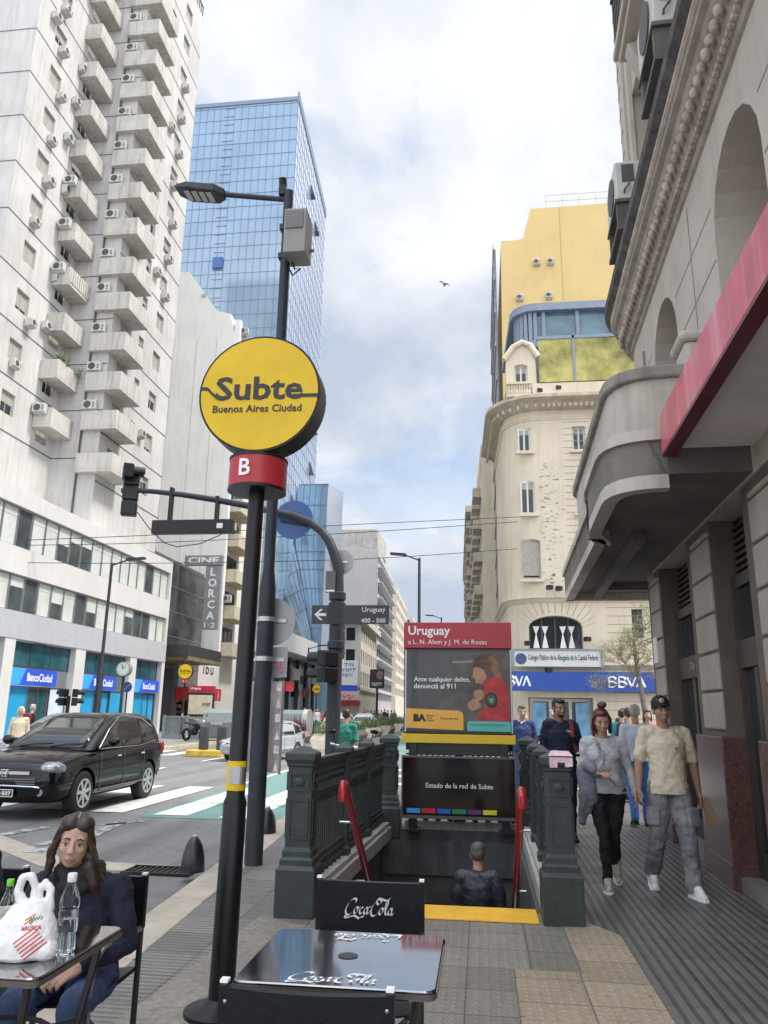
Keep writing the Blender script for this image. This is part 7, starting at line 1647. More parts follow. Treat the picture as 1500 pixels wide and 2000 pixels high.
HAIRK = M('hair_black', (.018, .013, .011), .5, var=.4, scale=30); HAIRB = M('hair_brown', (.05, .028, .018), .5, var=.5, scale=25); HAIRR = M('hair_dark_red', (.085, .016, .014), .45, var=.5, scale=25); HAIRG = M('hair_grey', (.34, .33, .31), .6, var=.3, scale=25); HAIRW = M('hair_blond_white', (.55, .47, .36), .6, var=.3, scale=25)
NAVY = M('navy_cloth', (.010, .014, .034), .85, var=.25, scale=6, bump=.2, bscale=120); BLACKC = M('black_leggings', (.008, .008, .009), .8, var=.3, scale=6); GREYC = M('grey_knit', (.40, .40, .42), .9, var=.08, scale=8, bump=.25, bscale=160); CREAMC = M('cream_tshirt', (.62, .53, .40), .9, var=.07, scale=5)
JEANG = M('grey_washed_denim', (.20, .20, .205), .9, var=.45, scale=5, bump=.2, bscale=90); WSHOE = M('white_sneaker', (.74, .74, .73), .6, var=.1, scale=10); BEIGES = M('beige_sneaker', (.42, .38, .30), .6, var=.3, scale=20); DENIM = M('blue_denim', (.05, .08, .16), .9, var=.3, scale=8)
# woman walking, jacket over her arm
wp_ = dict(pel=(.0, .0, .93), hiR=(-.095, .0, .90), hiL=(.095, 0, .90), knR=(-.045, -.10, .50), anR=(-.03, -.06, .09), knL=(.055, .0, .49), anL=(.085, .28, .20),
           hea=(-.01, -.075, 1.60), nec=(0, .0, 1.45), shR=(-.17, 0, 1.39), elR=(-.215, .02, 1.10), wrR=(-.075, -.20, 1.10), shL=(.17, .0, 1.39), elL=(.245, .03, 1.13), wrL=(.275, -.04, .90))
ft = dict(R=(-.05, -1, .02), L=(.08, -.72, -.7))
t, J, Rm, k = person('woman in grey top and black leggings walking, dark red hair in a bun, holding hands', (1.15, 7.85, 0), R(-4), 1.63, wp_, SK1, GREYC, 'long', BLACKC, BEIGES, HAIRR, 'bun', .007, 1.13, True, (6, 16, -3), 'couple walking hand in hand', .9, feet=ft, sole=WHITE, palms=dict(R=(0, .3, -1), L=(-1, 0, 0)))
b = Blob(); a = J['wrR']
b.chain([J['elR']+Vector((-.0, -.02, .03)), J['elR']+Vector((.06, -.12, .05)), a+Vector((-.05, .03, .03))], [.058, .06, .05]); b.chain([J['elR']+Vector((.0, -.05, .0)), J['elR']+Vector((.01, -.09, -.18)), J['elR']+Vector((-.03, -.08, -.44))], [.062, .066, .035]); b.chain([J['elR']+Vector((.06, -.1, -.02)), J['elR']+Vector((.07, -.12, -.22)), J['elR']+Vector((.03, -.1, -.34))], [.05, .05, .03])
b.build('folded_jacket', M('grey_denim_jacket', (.155, .17, .20), .9, var=.25, scale=7), t, .008, 2, .03, .09)
m = MB(); pth = [J['shR']+Vector((.07, .0, .06)), J['che']+Vector((-.06, -.135, .08)), J['che']+Vector((-.03, -.165, -.05)), J['wrR']+Vector((.0, -.05, .03)), J['wai']+Vector((.05, -.16, -.06)), J['pel']+Vector((.13, -.14, .0))]
P = crom([tuple(p) for p in pth], 5); 
for i in range(len(P)-1): m.bar(P[i], P[i+1], .032, .006)
m.build('bag_strap', M('patterned_strap', (.25, .24, .24), .7, var=.8, scale=60), t); dropk(t)
# man walking
mp_ = dict(pel=(0, 0, .96), hiR=(-.09, 0, .93), hiL=(.09, 0, .93), knR=(-.12, .0, .51), anR=(-.14, .22, .155), knL=(.10, -.13, .51), anL=(.12, -.16, .09), hea=(-.02, -.02, 1.62), elR=(-.255, .03, 1.14), wrR=(-.29, -.06, .90), elL=(.265, .06, 1.13), wrL=(.295, .06, .87), shR=(-.185, .02, 1.41), shL=(.185, .02, 1.41))
t, J, Rm, k = person('man in cream t-shirt, grey cargo jeans and black cap walking beside the red haired woman', (1.71, 7.80, 0), R(4), 1.73, mp_, SK3, CREAMC, 'short', JEANG, WSHOE, HAIRK, 'short', .007, 1.04, False, (2, 2, -4), 'couple walking hand in hand', .7, loose=1.12, legw=1.12, feet=dict(R=(-.1, -.8, -.55), L=(.2, -1, .02)), sole=WHITE, hem=.10)
c = J['hea']; P = lambda x, y, z: c+Rm @ Vector((x*k, y*k, z*k))
m = MB(); m.ell(P(0, .012, .055), (.086*k, .099*k, .083*k), 12, Rm); cap = m.build('cap', M('black_cap', (.012, .012, .013), .7, var=.2), t, smooth=True)
m = MB(); m.loft([[P(-.075, -.055, .045), P(-.05, -.085, .052), P(0, -.095, .055), P(.05, -.085, .052), P(.075, -.055, .045)], [P(-.07, -.09, .04), P(-.045, -.14, .045), P(0, -.158, .047), P(.045, -.14, .045), P(.07, -.09, .04)]], cap=False, closed=False); br = m.build('cap_brim', M('black_cap', (.012, .012, .013)), cap, smooth=True); s_ = br.modifiers.new('s', 'SOLIDIFY'); s_.thickness = .006
m = MB(); m.ell(P(-.012, -.088, .088), (.024*k, .012*k, .024*k), 8, Rm); bd_ = m.build('cap_badge', M('cap_badge', (.55, .5, .42), .6), cap, smooth=True); m = MB(); m.tube([P(-.004, -.100, .096), P(-.014, -.101, .099), P(-.021, -.100, .088), P(-.014, -.100, .078), P(-.004, -.0995, .081)], .0035, 5); m.build('badge_letter', BLACKM, bd_)
for s_, q in ((-1, 'R'), (1, 'L')):
    m = MB(); p = J['hi'+q].lerp(J['kn'+q], .62); m.box((p.x+s_*.06*k, p.y-.055, p.z), (.13*k, .07, .17*k), s_*.5); m.build('cargo_pocket', JEANG, t, bevel=.02)
m = MB(); m.box((J['che'].x+.075, J['che'].y-.125, J['che'].z-.03), (.06, .006, .05), -.2); m.build('shirt_print', M('faded_print_grey', (.25, .22, .18), .9, var=.4, scale=40), t)
dropk(t)
w = J['wrL']; 
en = MB(); wl = Matrix.Translation(t.location) @ Matrix.Rotation(R(4), 4, 'Z')
pts = [(w+Vector((dx, dy, dz))) for dx, dy, dz in ((.0, -.03, -.03), (.08, -.02, -.04), (.17, .0, -.27), (.06, -.01, -.30))]
en.loft([[wl @ p for p in pts], [wl @ (p+Vector((0, .02, 0))) for p in pts]]); tag(en.build('paper_bag', M('kraft_paper', (.36, .24, .13), .8, var=.12, scale=8), bevel=.004), "brown paper bag held in the walking man's left hand", 'bag')
# man with the shoulder strap behind them
t, J, Rm, k = person('bearded man in navy polo with a red shoulder strap behind the balustrade', (1.02, 10.6, 0), R(12), 1.75, dict(wrL=(.10, -.20, 1.28), elL=(.25, .0, 1.12), hea=(-.02, -.04, 1.625), anR=(-.1, -.1, .09)), SK3, NAVY, 'long', NAVY, BLACKM, HAIRK, 'short', .009, 1.15, False, (14, 8, 0), palms=dict(L=(0, .5, -1)))
m = MB(); Q = [J['shL']+Vector((-.03, .05, .07)), J['shL']+Vector((-.05, -.07, .03)), J['che']+Vector((.12, -.13, -.02)), J['wai']+Vector((.16, -.12, -.02))]
for i in range(3): m.bar(Q[i], Q[i+1], .05, .012)
m.build('shoulder_strap', M('red_strap', (.17, .03, .03), .7), t)
b = Blob(); b.ell(J['hea']+Rm @ Vector((0, -.055, -.085))*k, (.045, .035, .03), Rm); b.build('beard', HAIRK, t, .008, 1); dropk(t)
t, J, Rm, k = person('grey haired man in blue sweater over a white collar near the bank', (.72, 14.6, 0), R(-5), 1.70, dict(hea=(.02, -.03, 1.62)), SK2, M('blue_sweater', (.025, .045, .13), .9, var=.15), 'long', DENIM, BLACKM, M('hair_dark_grey', (.08, .075, .07), .6, var=.3, scale=25), 'short', .011, 1.1, False, (8, 4, 0))
m = MB(); m.tube([J['nec']+Vector((-.06, -.02, -.0)), J['nec']+Vector((0, -.085, -.045)), J['nec']+Vector((.06, -.02, 0))], .015, 6); m.build('collar', WHITE, t); dropk(t)
# man going down the stairs (seen from behind)
t, J, Rm, k = person('grey haired man in dark jacket walking down the subway stairs', (-.06, 8.1, -1.30), R(176), 1.64, dict(hea=(0, -.09, 1.60), nec=(0, -.02, 1.45), knL=(.1, -.18, .55), anL=(.1, -.1, .20), wrR=(-.28, -.12, .92), wrL=(.26, -.1, .9)), SK3, M('dark_rain_jacket', (.022, .026, .036), .5, var=.25, scale=5), 'long', BLACKC, BLACKM, M('hair_dark_grey', (.08, .075, .07)), 'short', .009, 1.12, False, (0, 14, 0), hem=.12, loose=1.25, faced=False); dropk(t)
# man in green shirt
t, J, Rm, k = person('man in green t-shirt seen from behind beside the traffic mast', (-2.50, 14.6, -.06), R(172), 1.64, dict(), SK2, M('green_tshirt', (.035, .22, .17), .9, var=.12), 'short', DENIM, BLACKM, HAIRB, 'short', .010, 1.12, False, (10, 0, 0), faced=False)
dropk(t)
# people across the street and in the crowd
def walker(label, px_, Y, H, topc, botc, hair, hs='short', rz=0, skin=SK2, ht_py=None, sleeve='long', group='people in the distance', z=0., x=None, vox=.016, faced=False):
    X = aY(px_, 1400, Y).x if x is None else x
    q = random.Random(int(px_*7+Y)); sw = q.uniform(-.16, .16)
    t, J, Rm, k = person(label, (X, Y, z), R(rz), H, dict(anR=(-.1, sw, .09+max(0, sw)*.4), knR=(-.1, sw*.3-.04, .5), anL=(.1, -sw, .09+max(0, -sw)*.4), knL=(.1, -sw*.3-.04, .5)), skin, topc, sleeve, botc, BLACKM, hair, hs, vox, 1.08, False, (0, 0, 0), group, faced=faced); dropk(t); return t
CL = lambda n, c: M('cloth_'+n, c, .9, var=.15, scale=6)
t = walker('elderly woman with white hair and glasses in a cream jacket crossing behind the black car', 36, 19.5, 1.62, CL('cream', (.50, .42, .30)), CL('dark_skirt', (.04, .04, .05)), HAIRW, 'bob', 20, x=aY(40, 1400, 19.5).x, vox=.012, faced=True, group='people across the avenue', z=RZ)
m = MB()
for s_ in (-1, 1): m.tube([(s_*.03+.026*math.cos(a*math.pi/4), -.115, 1.505+.02*math.sin(a*math.pi/4)) for a in range(9)], .0035, 5)
m.build('glasses', M('red_glasses', (.25, .03, .03), .4), t)
t = walker('white haired man with maroon backpack walking away past the bank', 62, 24, 1.7, CL('dark', (.025, .025, .035)), DENIM, HAIRG, 'short', 160, group='people across the avenue', z=RZ)
m = MB(); m.box((0, .17, 1.22), (.3, .16, .42)); m.build('backpack', M('maroon_backpack', (.13, .02, .035), .8, var=.2), t, bevel=.05)
for i, (lab, px_, Y, H, tc_, bc_, hr, hs, rz) in enumerate((
    ('blond woman in brown fur by the station sign', 1021, 16, 1.60, CL('fur', (.20, .14, .10)), CL('dark', (.025, .025, .035)), HAIRW, 'bob', 170),
    ('white haired man before the bank door', 1077, 30, 1.68, CL('dark', (.025, .025, .035)), DENIM, HAIRG, 'short', 30),
    ('man in white shirt walking away between the couple', 1240, 12.2, 1.70, CL('white_shirt', (.55, .57, .62)), CL('bright_blue', (.05, .16, .42)), HAIRG, 'short', 178),
    ('person in teal jacket behind the red haired woman', 1214, 18, 1.66, CL('teal', (.03, .24, .27)), CL('dark', (.025, .025, .035)), HAIRK, 'short', 175),
    ('man with dark backpack near the teal jacket', 1227, 15.5, 1.68, CL('charcoal', (.05, .05, .06)), DENIM, HAIRB, 'short', 176),
    ('person in dark blue hat far down the right sidewalk', 1218, 24, 1.74, CL('dark_blue', (.03, .04, .09)), DENIM, HAIRK, 'short', 170),
    ('woman in pink top near the stone corner', 1264, 17, 1.66, CL('pink', (.45, .14, .16)), DENIM, HAIRB, 'long', 5))):
    walker(lab, px_, Y, H, tc_, bc_, hr, hs, rz, skin=(SK1, SK2, SK3)[i % 3], group='people on the right sidewalk')
far = ((590, 50, 'dark', (.025, .025, .035)), (596, 51, 'navy', (.02, .03, .08)), (613, 53, 'red', (.40, .05, .05)), (619, 52, 'pale', (.5, .5, .5)), (627, 56, 'salmon', (.5, .2, .15)), (634, 60, 'pink', (.45, .14, .16)), (640, 58, 'charcoal', (.05, .05, .06)))
lb_ = ('person in black on the far left pavement, leftmost of the distant group', 'person in navy standing close to the one in black far away', 'person in red by the small distant subway sign', 'person in pale grey beside the distant person in red', 'person in salmon near the distant subway post', 'person in pink walking far off on the left pavement', 'person in charcoal just left of the traffic mast, far away')
for i, (px_, Y, n, c) in enumerate(far): walker(lb_[i], px_, Y, random.uniform(1.6, 1.78), CL(n, c), DENIM if i % 2 else CL('dark', (.025, .025, .035)), (HAIRK, HAIRB)[i % 2], 'short', random.uniform(-40, 200), group='people across the avenue', vox=.022)
q = random.Random(9)
for i in range(10):
    px_ = 712+i*6.5; walker(('person in %s crossing the avenue far behind the planters' % ('red', 'white', 'black', 'brown', 'teal', 'orange', 'grey', 'navy', 'pink', 'green')[i]), px_, 82+q.uniform(-4, 10), q.uniform(1.6, 1.8), CL(('red', 'pale', 'dark', 'fur', 'teal', 'salmon', 'charcoal', 'navy', 'pink', 'leaf')[i], ((.4, .05, .05), (.5, .5, .5), (.025, .025, .035), (.2, .14, .1), (.03, .24, .27), (.5, .2, .15), (.05, .05, .06), (.02, .03, .08), (.45, .14, .16), (.1, .2, .1))[i]), DENIM, HAIRK, 'short', q.uniform(0, 360), group='people crossing far down the avenue', vox=.03)
# ================================================================== CAFE TABLES, CHAIRS AND THINGS ON THEM
TBLK = M('glossy_black_table', (.008, .009, .011), .09, var=.15, scale=6, coat=1., spec=1.)
TBLK.node_tree.nodes['Principled BSDF'].inputs['Coat IOR'].default_value = 3.0
CHF = M('black_vinyl', (.006, .007, .009), .36, var=.25, scale=7, bump=.1, bscale=30, spec=.3)
TUBE = M('dark_chair_tube', (.05, .05, .052), .35, .6, var=.2)
LOGO = M('silver_print', (.52, .52, .54), .5, var=.08)
def coca(parent, fr, width, mat=LOGO, world=True):
    "flowing script wordmark, drawn stroke by stroke with a broad pen"
    def o_(x, y, rx=.135, ry=.21, sl=.12): return [(x+rx*math.cos(a)+sl*math.sin(a)*.6, y+ry*math.sin(a)) for a in [R(60+360*k/10) for k in range(11)]]
    P = []
    def bigC(x): return [(x+.86, .70), (x+.93, .86), (x+.80, .97), (x+.55, .86), (x+.28, .55), (x+.12, .2), (x+.16, -.08), (x+.36, -.14), (x+.58, .02), (x+.74, .2)]
    P.append(bigC(0)); P.append([(.16, -.06), (.05, -.22), (.14, -.33), (.42, -.27), (.72, -.18), (.98, -.26), (1.12, -.34), (1.3, -.24), (1.5, -.2)])
    P.append(o_(.90, .19)); P.append([(1.04, .38), (1.14, .34), (1.2, .42)])
    P.append([(1.42, .34), (1.36, .40), (1.24, .32), (1.17, .12), (1.22, -.02), (1.34, .0), (1.46, .14)])
    P.append(o_(1.64, .19)); P.append([(1.82, .42), (1.74, .12), (1.78, -.02), (1.86, .02), (1.94, .16)])
    P.append([(1.92, .44), (2.02, .47)])
    P.append(bigC(1.92)); P.append([(2.62, .62), (2.48, .74), (2.50, .94), (2.66, 1.04), (2.92, .98), (3.2, .92), (3.45, 1.05), (3.55, 1.12)])
    P.append(o_(2.80, .19)); P.append([(2.94, .38), (3.04, .34), (3.14, .5)])
    P.append([(3.10, .12), (3.28, .55), (3.36, .88), (3.28, .94), (3.20, .72), (3.12, .3), (3.12, .04), (3.2, -.02), (3.3, .1)])
    P.append(o_(3.48, .19)); P.append([(3.66, .42), (3.58, .12), (3.62, -.02), (3.70, .0), (3.80, .12)])
    s_ = width/3.85; Q = [[((x-1.92)*s_, (y-.38)*s_) for x, y in p] for p in P]
    return strokes(Q, mat, parent, fr, nib=(.058*s_, .062*s_), world=world, lift=.0015, res=6)
def rrect(x0, x1, y0, y1, r, n=6):
    return [(cx+r*math.cos(R(a0+90*j/n)), cy+r*math.sin(R(a0+90*j/n))) for cx, cy, a0 in ((x1-r, y1-r, 0), (x0+r, y1-r, 90), (x0+r, y0+r, 180), (x1-r, y0+r, 270)) for j in range(n+1)]
def cafe_table(label, cx, cy, rz=0, logos=True, w=.63, dd=.60):
    t = thing('cafe_table', label, 'table', (cx, cy, 0), rz, 'black cafe tables')
    z = .74; ol = rrect(-w/2, w/2, -dd/2, dd/2, .035); n = len(ol); h = 24
    m = MB(); m.loft([[(x, y, zz) for x, y in ol] for zz in (z-.028, z-.004)]+[[(x*.99, y*.99, z) for x, y in ol]]); tp = m.build('tabletop', TBLK, t)
    m = MB(); ol2 = rrect(-w/2-.004, w/2+.004, -dd/2-.004, dd/2+.004, .038); m.loft([[(x, y, z-.024) for x, y in ol2], [(x, y, z-.008) for x, y in ol2]], cap=False); m.build('edge_band', M('table_edge_metal', (.16, .13, .12), .3, .6, var=.1), tp)
    m = MB(); m.cyl((0, 0, z+.0006), (0, 0, z+.0014), .030, n=24); m.build('parasol_hole', M('hole_black', (.001, .001, .001), .9, var=0, spec=.1), tp)
    m = MB(); m.lathe([(.029, z+.0005), (.034, z+.0005), (.034, z+.0025), (.029, z+.0025)], (0, 0, 0), 24); m.build('hole_rim', TUBE, tp)
    if logos:
        coca(tp, frame((-.005, -.235, z), (1, 0, 0), (0, 1, 0)), .29, LETTER_W, False); coca(tp, frame((.03, .225, z), (-1, 0, 0), (0, -1, 0)), .26, LETTER_W, False)
    for sx in (-1, 1):
        for sy in (-1, 1):
            m = MB(); m.tube([(sx*(w/2-.06), sy*(dd/2-.06), z-.03), (sx*(w/2-.10), sy*(dd/2-.10), .45), (sx*(w/2-.03), sy*(dd/2-.03), .0)], .014, 8); m.build('leg', TUBE, t, smooth=True)
    m = MB(); m.tube([(.2, .0, .45)]+[(.2*math.cos(a*math.pi/8), .2*math.sin(a*math.pi/8), .45) for a in range(1, 17)], .009, 6); m.bar((-w/2+.1, -dd/2+.1, .45), (w/2-.1, dd/2-.1, .45), .016); m.bar((-w/2+.1, dd/2-.1, .452), (w/2-.1, -dd/2+.1, .452), .016); m.build('brace', TUBE, t, smooth=True)
    return t
def chair(label, x, y, rz, side=0):
    "director chair; local front is +y. side: which face of the back panel shows its logo"
    t = thing('folding_chair', label, 'chair', (x, y, 0), rz, 'black folding director chairs'); t.scale = (.93, .95, .955)
    yb = -.23
    for sx in (-1, 1):
        m = MB(); m.bx(sx*.255-.011, sx*.255+.011, yb-.013, yb+.013, .0, .835); m.build('back_post', TUBE, t, bevel=.003)
        m = MB(); m.tube([(sx*.255, yb+.01, .60), (sx*.26, 0, .615), (sx*.26, .17, .615), (sx*.258, .235, .585), (sx*.255, .25, .5), (sx*.255, .25, .0)], .014, 8); m.build('arm_frame', M('chair_arm_steel', (.42, .42, .43), .25, .85, var=.1), t, smooth=True)
        m = MB(); m.bx(sx*.255-.012, sx*.255+.012, yb-.014, yb+.014, .836, .845); m.build('post_cap', WHITE, t)
    m = MB()
    for yy in (yb, .25):
        m.bar((-.25, yy+.015, .03), (.25, yy+.015, .43), .022, .012); m.bar((.25, yy-.005, .03), (-.25, yy-.005, .43), .022, .012)
    m.bar((-.25, yb, .03), (-.25, .25, .03), .02); m.bar((.25, yb, .03), (.25, .25, .03), .02); m.build('cross_legs', TUBE, t)
    m = MB(); n = 10; rg = []
    for j in range(n+1):
        u = -1+2*j/n; sag = .02*(1-u*u); rg.append([(u*.25, yb+.0, .43-sag), (u*.25, .27, .43-sag), (u*.25, .27, .438-sag), (u*.25, yb, .438-sag)])
    m.loft(rg); m.build('seat', CHF, t, smooth=True)
    m = MB(); rg = []
    for j in range(n+1):
        u = -1+2*j/n; sag = -.018*(1-u*u); dip = .006*(1-u*u)
        rg.append([(u*.268, yb+sag-.016, .60), (u*.268, yb+sag+.016-.028*0, .60), (u*.268, yb+sag+.016, .828-dip), (u*.268, yb+sag-.016, .828-dip)])
    m.loft(rg); bp = m.build('back_panel', CHF, t, smooth=True)
    m = MB()
    for u in (-.247, .247):
        for z in (.64, .79): m.ell((u, yb-.018, z), (.006, .004, .006), 5)
    m.build('rivet', STEEL, bp)
    if side < 0: coca(bp, frame((0, yb-.0365, .705), (1, 0, 0), (0, 0, 1)), .25, LOGO, False)
    if side > 0: coca(bp, frame((0, yb+.0175, .715), (-1, 0, 0), (0, 0, 1)), .25, LOGO, False)
    return t
cafe_table('glossy black square cafe table with two white script logos, empty, in the foreground', -.465, 2.88)
chair('black director chair with its back to the camera, nearest of all at the bottom edge', -.50, 2.60, 0, -1)
chair('black director chair beyond the empty table, silver logo on its back panel', -.52, 3.60, math.pi, 1)
cafe_table('black cafe table at the left edge carrying a white plastic bag and two bottles', -1.68, 2.79, 0, False)
chair('black director chair on which the young woman in the navy coat sits', -1.80, 3.50, math.pi, 0)
chair('black director chair at the left edge carrying a person in a dark jacket', -2.42, 3.55, math.pi, 0)
# seated young woman
sp_ = dict(pel=(0, .10, .485), wai=(0, .07, .62), che=(0, .0, .80), nec=(0, -.055, .955), hea=(-.02, -.115, 1.115), shR=(-.18, -.02, .90), shL=(.18, -.02, .90), elR=(-.25, -.06, .66), elL=(.26, -.06, .66), wrR=(-.09, -.22, .60), wrL=(.10, -.23, .61),
           hiR=(-.10, .05, .47), hiL=(.10, .05, .47), knR=(-.13, -.40, .50), knL=(.13, -.40, .50), anR=(-.13, -.34, .09), anL=(.13, -.36, .09))
NAVYC = M('navy_wool_coat', (.009, .012, .026), .9, var=.35, scale=9, bump=.35, bscale=140)
t, J, Rm, k = person('young long haired woman in navy coat sitting behind the left table', (-1.76, 3.50, -.02), R(10), 1.58, sp_, SK2, NAVYC, 'long', DENIM, BLACKM, None, 'none', .005, 1.06, True, (12, 2, 6), None, 1.0, loose=1.22, palms=dict(R=(.3, .8, -1), L=(-.3, .8, -1)))
c = J['hea']; P = lambda x, y, z: c+Rm @ Vector((x*k, y*k, z*k))
b = Blob(); E = lambda p, r: b.ell(P(*p), (r[0]*k, r[1]*k, r[2]*k), Rm)
E((0, .028, .045), (.080, .082, .083)); E((0, .06, -.01), (.074, .05, .08)); E((-.030, -.022, .080), (.050, .058, .042)); E((.030, -.022, .080), (.050, .058, .042))
for s_ in (-1, 1): b.chain([P(s_*.030, -.062, .090), P(s_*.068, -.045, .055), P(s_*.084, -.008, -.01), P(s_*.092, -.005, -.10), P(s_*.10, -.0, -.17 if s_ > 0 else -.13)], [.014*k, .016*k, .018*k, .024*k if s_ > 0 else .016*k, .024*k if s_ > 0 else .01*k])
b.chain([P(.088, -.02, -.10), P(.12, -.02, -.18), P(.155, .0, -.25)], [.034*k, .034*k, .016*k]); b.chain([P(.07, .02, -.06), P(.13, .03, -.17), P(.19, .04, -.22)], [.045*k, .036*k, .014*k]); b.chain([P(-.088, .0, -.10), P(-.095, .0, -.17)], [.024*k, .012*k]); b.chain([P(0, .07, .0), P(.02, .09, -.14), P(.03, .09, -.26)], [.07*k, .075*k, .04*k])
hr = b.build('hair', M('hair_dark_brown_long', (.034, .021, .015), .45, var=.5, scale=40), t, .0045, 6, .004, .05)
m = MB(); q = random.Random(4)
for i in range(260):
    s_ = q.choice((-1, 1, 1, 1)); a0 = q.uniform(0, 1); p0 = P(s_*(.04+.04*a0), -.06+.05*a0, .08-.08*a0); p3 = P(s_*(.09+(.09 if s_ > 0 else .01)*q.random()), -.01+.05*q.random(), -.14-.1*q.random()*(s_ > 0)); mid = P(s_*(.088+.025*q.random()), -.03+.03*q.random(), -.05)
    m.tube(crom([tuple(p0), tuple(mid), tuple(p3)], 4), [.0016]*8+[.0008], 4)
m.build('loose_strands', M('hair_light_strand', (.085, .05, .03), .45, var=.4, scale=30), hr)
m = MB(); m.tube([P(0.002, -.070, .1135), P(0.002, -.045, .125), P(0.002, -.01, .132)], [.0018, .0024, .0015], 5); m.build('parting', SK2, hr)
b = Blob(); nk = J['nec']
for a in range(12): 
    an = a*math.pi/6; an2 = (a+1)*math.pi/6; b.cone(nk+Vector((.085*math.cos(an), .005+.075*math.sin(an), .015+.012*math.sin(a*2)))*k, nk+Vector((.085*math.cos(an2), .005+.075*math.sin(an2), .015+.012*math.sin(a*2+2)))*k, .036*k, .036*k)
b.ell(nk+Vector((0, -.075, -.035))*k, (.075*k, .045*k, .05*k)); b.build('scarf_collar', M('dark_scarf', (.02, .017, .016), .95, var=.4, scale=30), t, .006, 1, .015, .04); dropk(t)
# second person, only the shoulder shows
t, J, Rm, k = person('person in dark jacket with a white chest logo sitting at the left edge', (-2.40, 3.42, 0), R(25), 1.72, {a: (v[0], v[1]+.02, v[2]) for a, v in sp_.items()}, SK1, M('black_tracksuit', (.012, .013, .015), .7, var=.3, scale=8), 'long', BLACKC, BLACKM, HAIRK, 'short', .007, 1.12, False, (-10, 0, 0), None, .8, loose=1.15, faced=False); dropk(t)
# plastic bag
t = thing('plastic_bag', 'white plastic carrier bag with red stripes, knotted handles up, on the left table', 'bag', (-1.535, 2.68, .742), R(8))
b = Blob(); b.loft([((0, 0, .0), .085, .07), ((0, 0, .012), .105, .085), ((.005, 0, .06), .11, .082), ((.01, 0, .11), .092, .062), ((.015, 0, .15), .066, .042), ((.02, 0, .175), .045, .028)], 24)
b.chain([(-.005, -.01, .15), (-.03, -.01, .20), (-.022, -.01, .245), (.005, -.005, .25), (.02, 0, .215), (.028, 0, .16)], [.020, .015, .012, .012, .014, .018]); b.chain([(.03, .0, .15), (.032, .005, .20), (.05, .01, .225), (.07, .01, .20), (.072, .005, .14)], [.018, .014, .012, .013, .02]); b.chain([(.05, .0, .05), (.085, -.02, .03)], [.06, .04])
BAGM = M('white_plastic_film', (.74, .73, .72), .32, var=.06, scale=12, spec=.5); bsdf = BAGM.node_tree.nodes['Principled BSDF']; bsdf.inputs['Subsurface Weight'].default_value = .25; bsdf.inputs['Subsurface Radius'].default_value = (.03, .02, .02)
bg_ = b.build('bag_film', BAGM, t, .004, 2, .009, .03)
# stripes follow the bag: project small ribbons on the built surface
from mathutils.bvhtree import BVHTree
bm = bmesh.new(); bm.from_mesh(bg_.data); bvh = BVHTree.FromBMesh(bm)
def on_bag(u, z):
    hit = bvh.ray_cast(Vector((u, -.5, z)), Vector((0, 1, 0)))
    return None if hit[0] is None else hit[0]+Vector((0, -.0012, 0))
def band(mb, p, q, w):
    n = 14; L0 = None; d = Vector((q[0]-p[0], q[1]-p[1])); nn = Vector((-d.y, d.x)).normalized()*w/2
    for i in range(n+1):
        t_ = i/n; a = on_bag(p[0]+d.x*t_-nn.x, p[1]+d.y*t_-nn.y); c_ = on_bag(p[0]+d.x*t_+nn.x, p[1]+d.y*t_+nn.y)
        if L0 and a and c_ and (a-L0[0]).length < .03: mb.face([L0[0], a, c_, L0[1]])
        L0 = (a, c_) if a and c_ else None
m = MB()
for i in range(8): band(m, (-.012+i*.0135*.55, .078-i*.0095), (.045+i*.0135*.55, .078-i*.0095+.045-.0), .0045) if i > 1 else band(m, (.022, .112+i*.01), (.05, .13+i*.01), .004)
m.build('red_stripes', M('bag_red_print', (.55, .03, .04), .5, var=.05), bg_)
def bagtext(body, u0, z0, w, h, mat):
    cu = D.curves.new('text', 'FONT'); cu.body = body; cu.size = 1; cu.resolution_u = 2; cu.offset = .03; o = D.objects.new('text', cu); COL.objects.link(o); bpy.context.view_layer.update()
    me = D.meshes.new_from_object(o.evaluated_get(bpy.context.evaluated_depsgraph_get())); D.objects.remove(o); D.curves.remove(cu)
    xs = [v.co.x for v in me.vertices]; ys = [v.co.y for v in me.vertices]
    for v in me.vertices:
        p = on_bag(u0+(v.co.x-min(xs))/(max(xs)-min(xs))*w, z0+(v.co.y-min(ys))/(max(ys)-min(ys))*h); v.co = p+Vector((0, -.0008, 0)) if p else Vector((u0, 0, z0))
    me.materials.clear(); me.materials.append(mat); o = D.objects.new('lettering', me); COL.objects.link(o); o.parent = bg_
bagtext('laRUSCA', .018, .095, .058, .013, M('bag_red_print', (.55, .03, .04)))
m = MB()
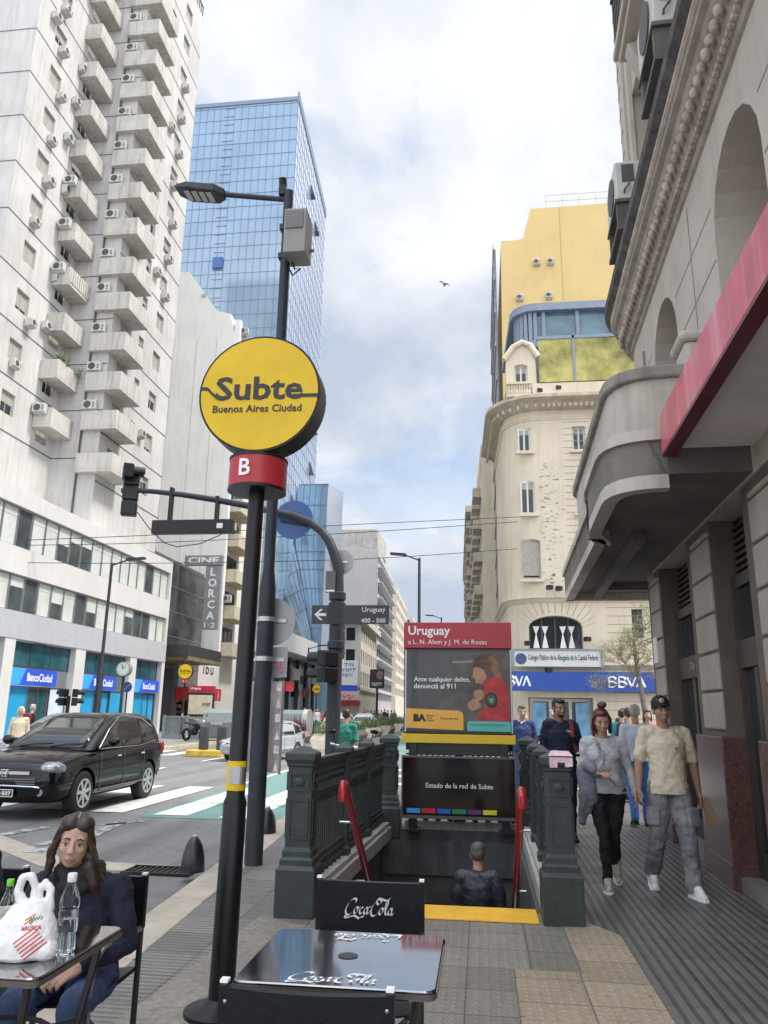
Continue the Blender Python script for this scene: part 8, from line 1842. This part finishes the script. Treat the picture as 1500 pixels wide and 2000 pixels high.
for i in range(5): band(m, (.035+i*.008, .122), (.040+i*.008, .130+.003*(i % 2)), .004)
band(m, (.04, .112), (.046, .126), .009); m.build('green_print', M('bag_green_print', (.10, .30, .06), .5), bg_)
bm.free()
# bottles
PETM = M('clear_pet', (.86, .90, .92), .04, var=0, trans=1.); WATER = M('water', (.85, .92, .95), .0, var=0, trans=1.)
def bottle(label, x, y, h, capm, labm, full, group='plastic bottles on the left table', kind=0):
    t = thing('plastic_bottle', label, 'bottle', (x, y, .741), 0, group); s_ = h/.235
    prof = [(.0, .002), (.026, .0), (.031, .006), (.031, .05), (.029, .056), (.031, .062), (.031, .125), (.029, .13), (.031, .135), (.030, .158), (.023, .185), (.0135, .205), (.0125, .225)] if kind == 0 else [(.0, .002), (.03, .0), (.034, .008), (.030, .06), (.034, .10), (.034, .13), (.024, .165), (.014, .19), (.013, .222)]
    m = MB(); m.lathe([(r*s_*1.05, z*s_) for r, z in prof], (0, 0, 0), 22); b_ = m.build('bottle_body', PETM, t, smooth=True)
    m = MB(); m.lathe([(.0, .006*s_), (.028*s_, .006*s_), (.029*s_, full*.5*s_), (.028*s_, full*s_), (.0, full*s_)], (0, 0, 0), 20); m.build('contents', WATER if kind == 0 else M('lime_juice', (.35, .42, .12), .2, var=.2), b_, smooth=True)
    m = MB(); m.lathe([(.0145*s_, .21*s_), (.0155*s_, .212*s_), (.0155*s_, .232*s_), (.014*s_, .236*s_), (.0, .236*s_)], (0, 0, 0), 18); m.build('cap', capm, t, smooth=True)
    if labm: m = MB(); m.lathe([(.0333*s_, .062*s_), (.0345*s_, .064*s_), (.0345*s_, .124*s_), (.0333*s_, .126*s_)], (0, 0, 0), 22); m.build('label_band', labm, t, smooth=True)
    return t
bottle('clear water bottle with a white cap standing right of the plastic bag', -1.425, 2.76, .245, M('white_cap', (.7, .72, .74), .4, var=0), None, .10)
bottle('plastic bottle with a bright green cap left of the plastic bag', -1.70, 2.84, .20, M('green_cap', (.16, .55, .03), .4, var=0), M('green_white_label', (.62, .66, .5), .5, var=.4, scale=30), .06, kind=1)
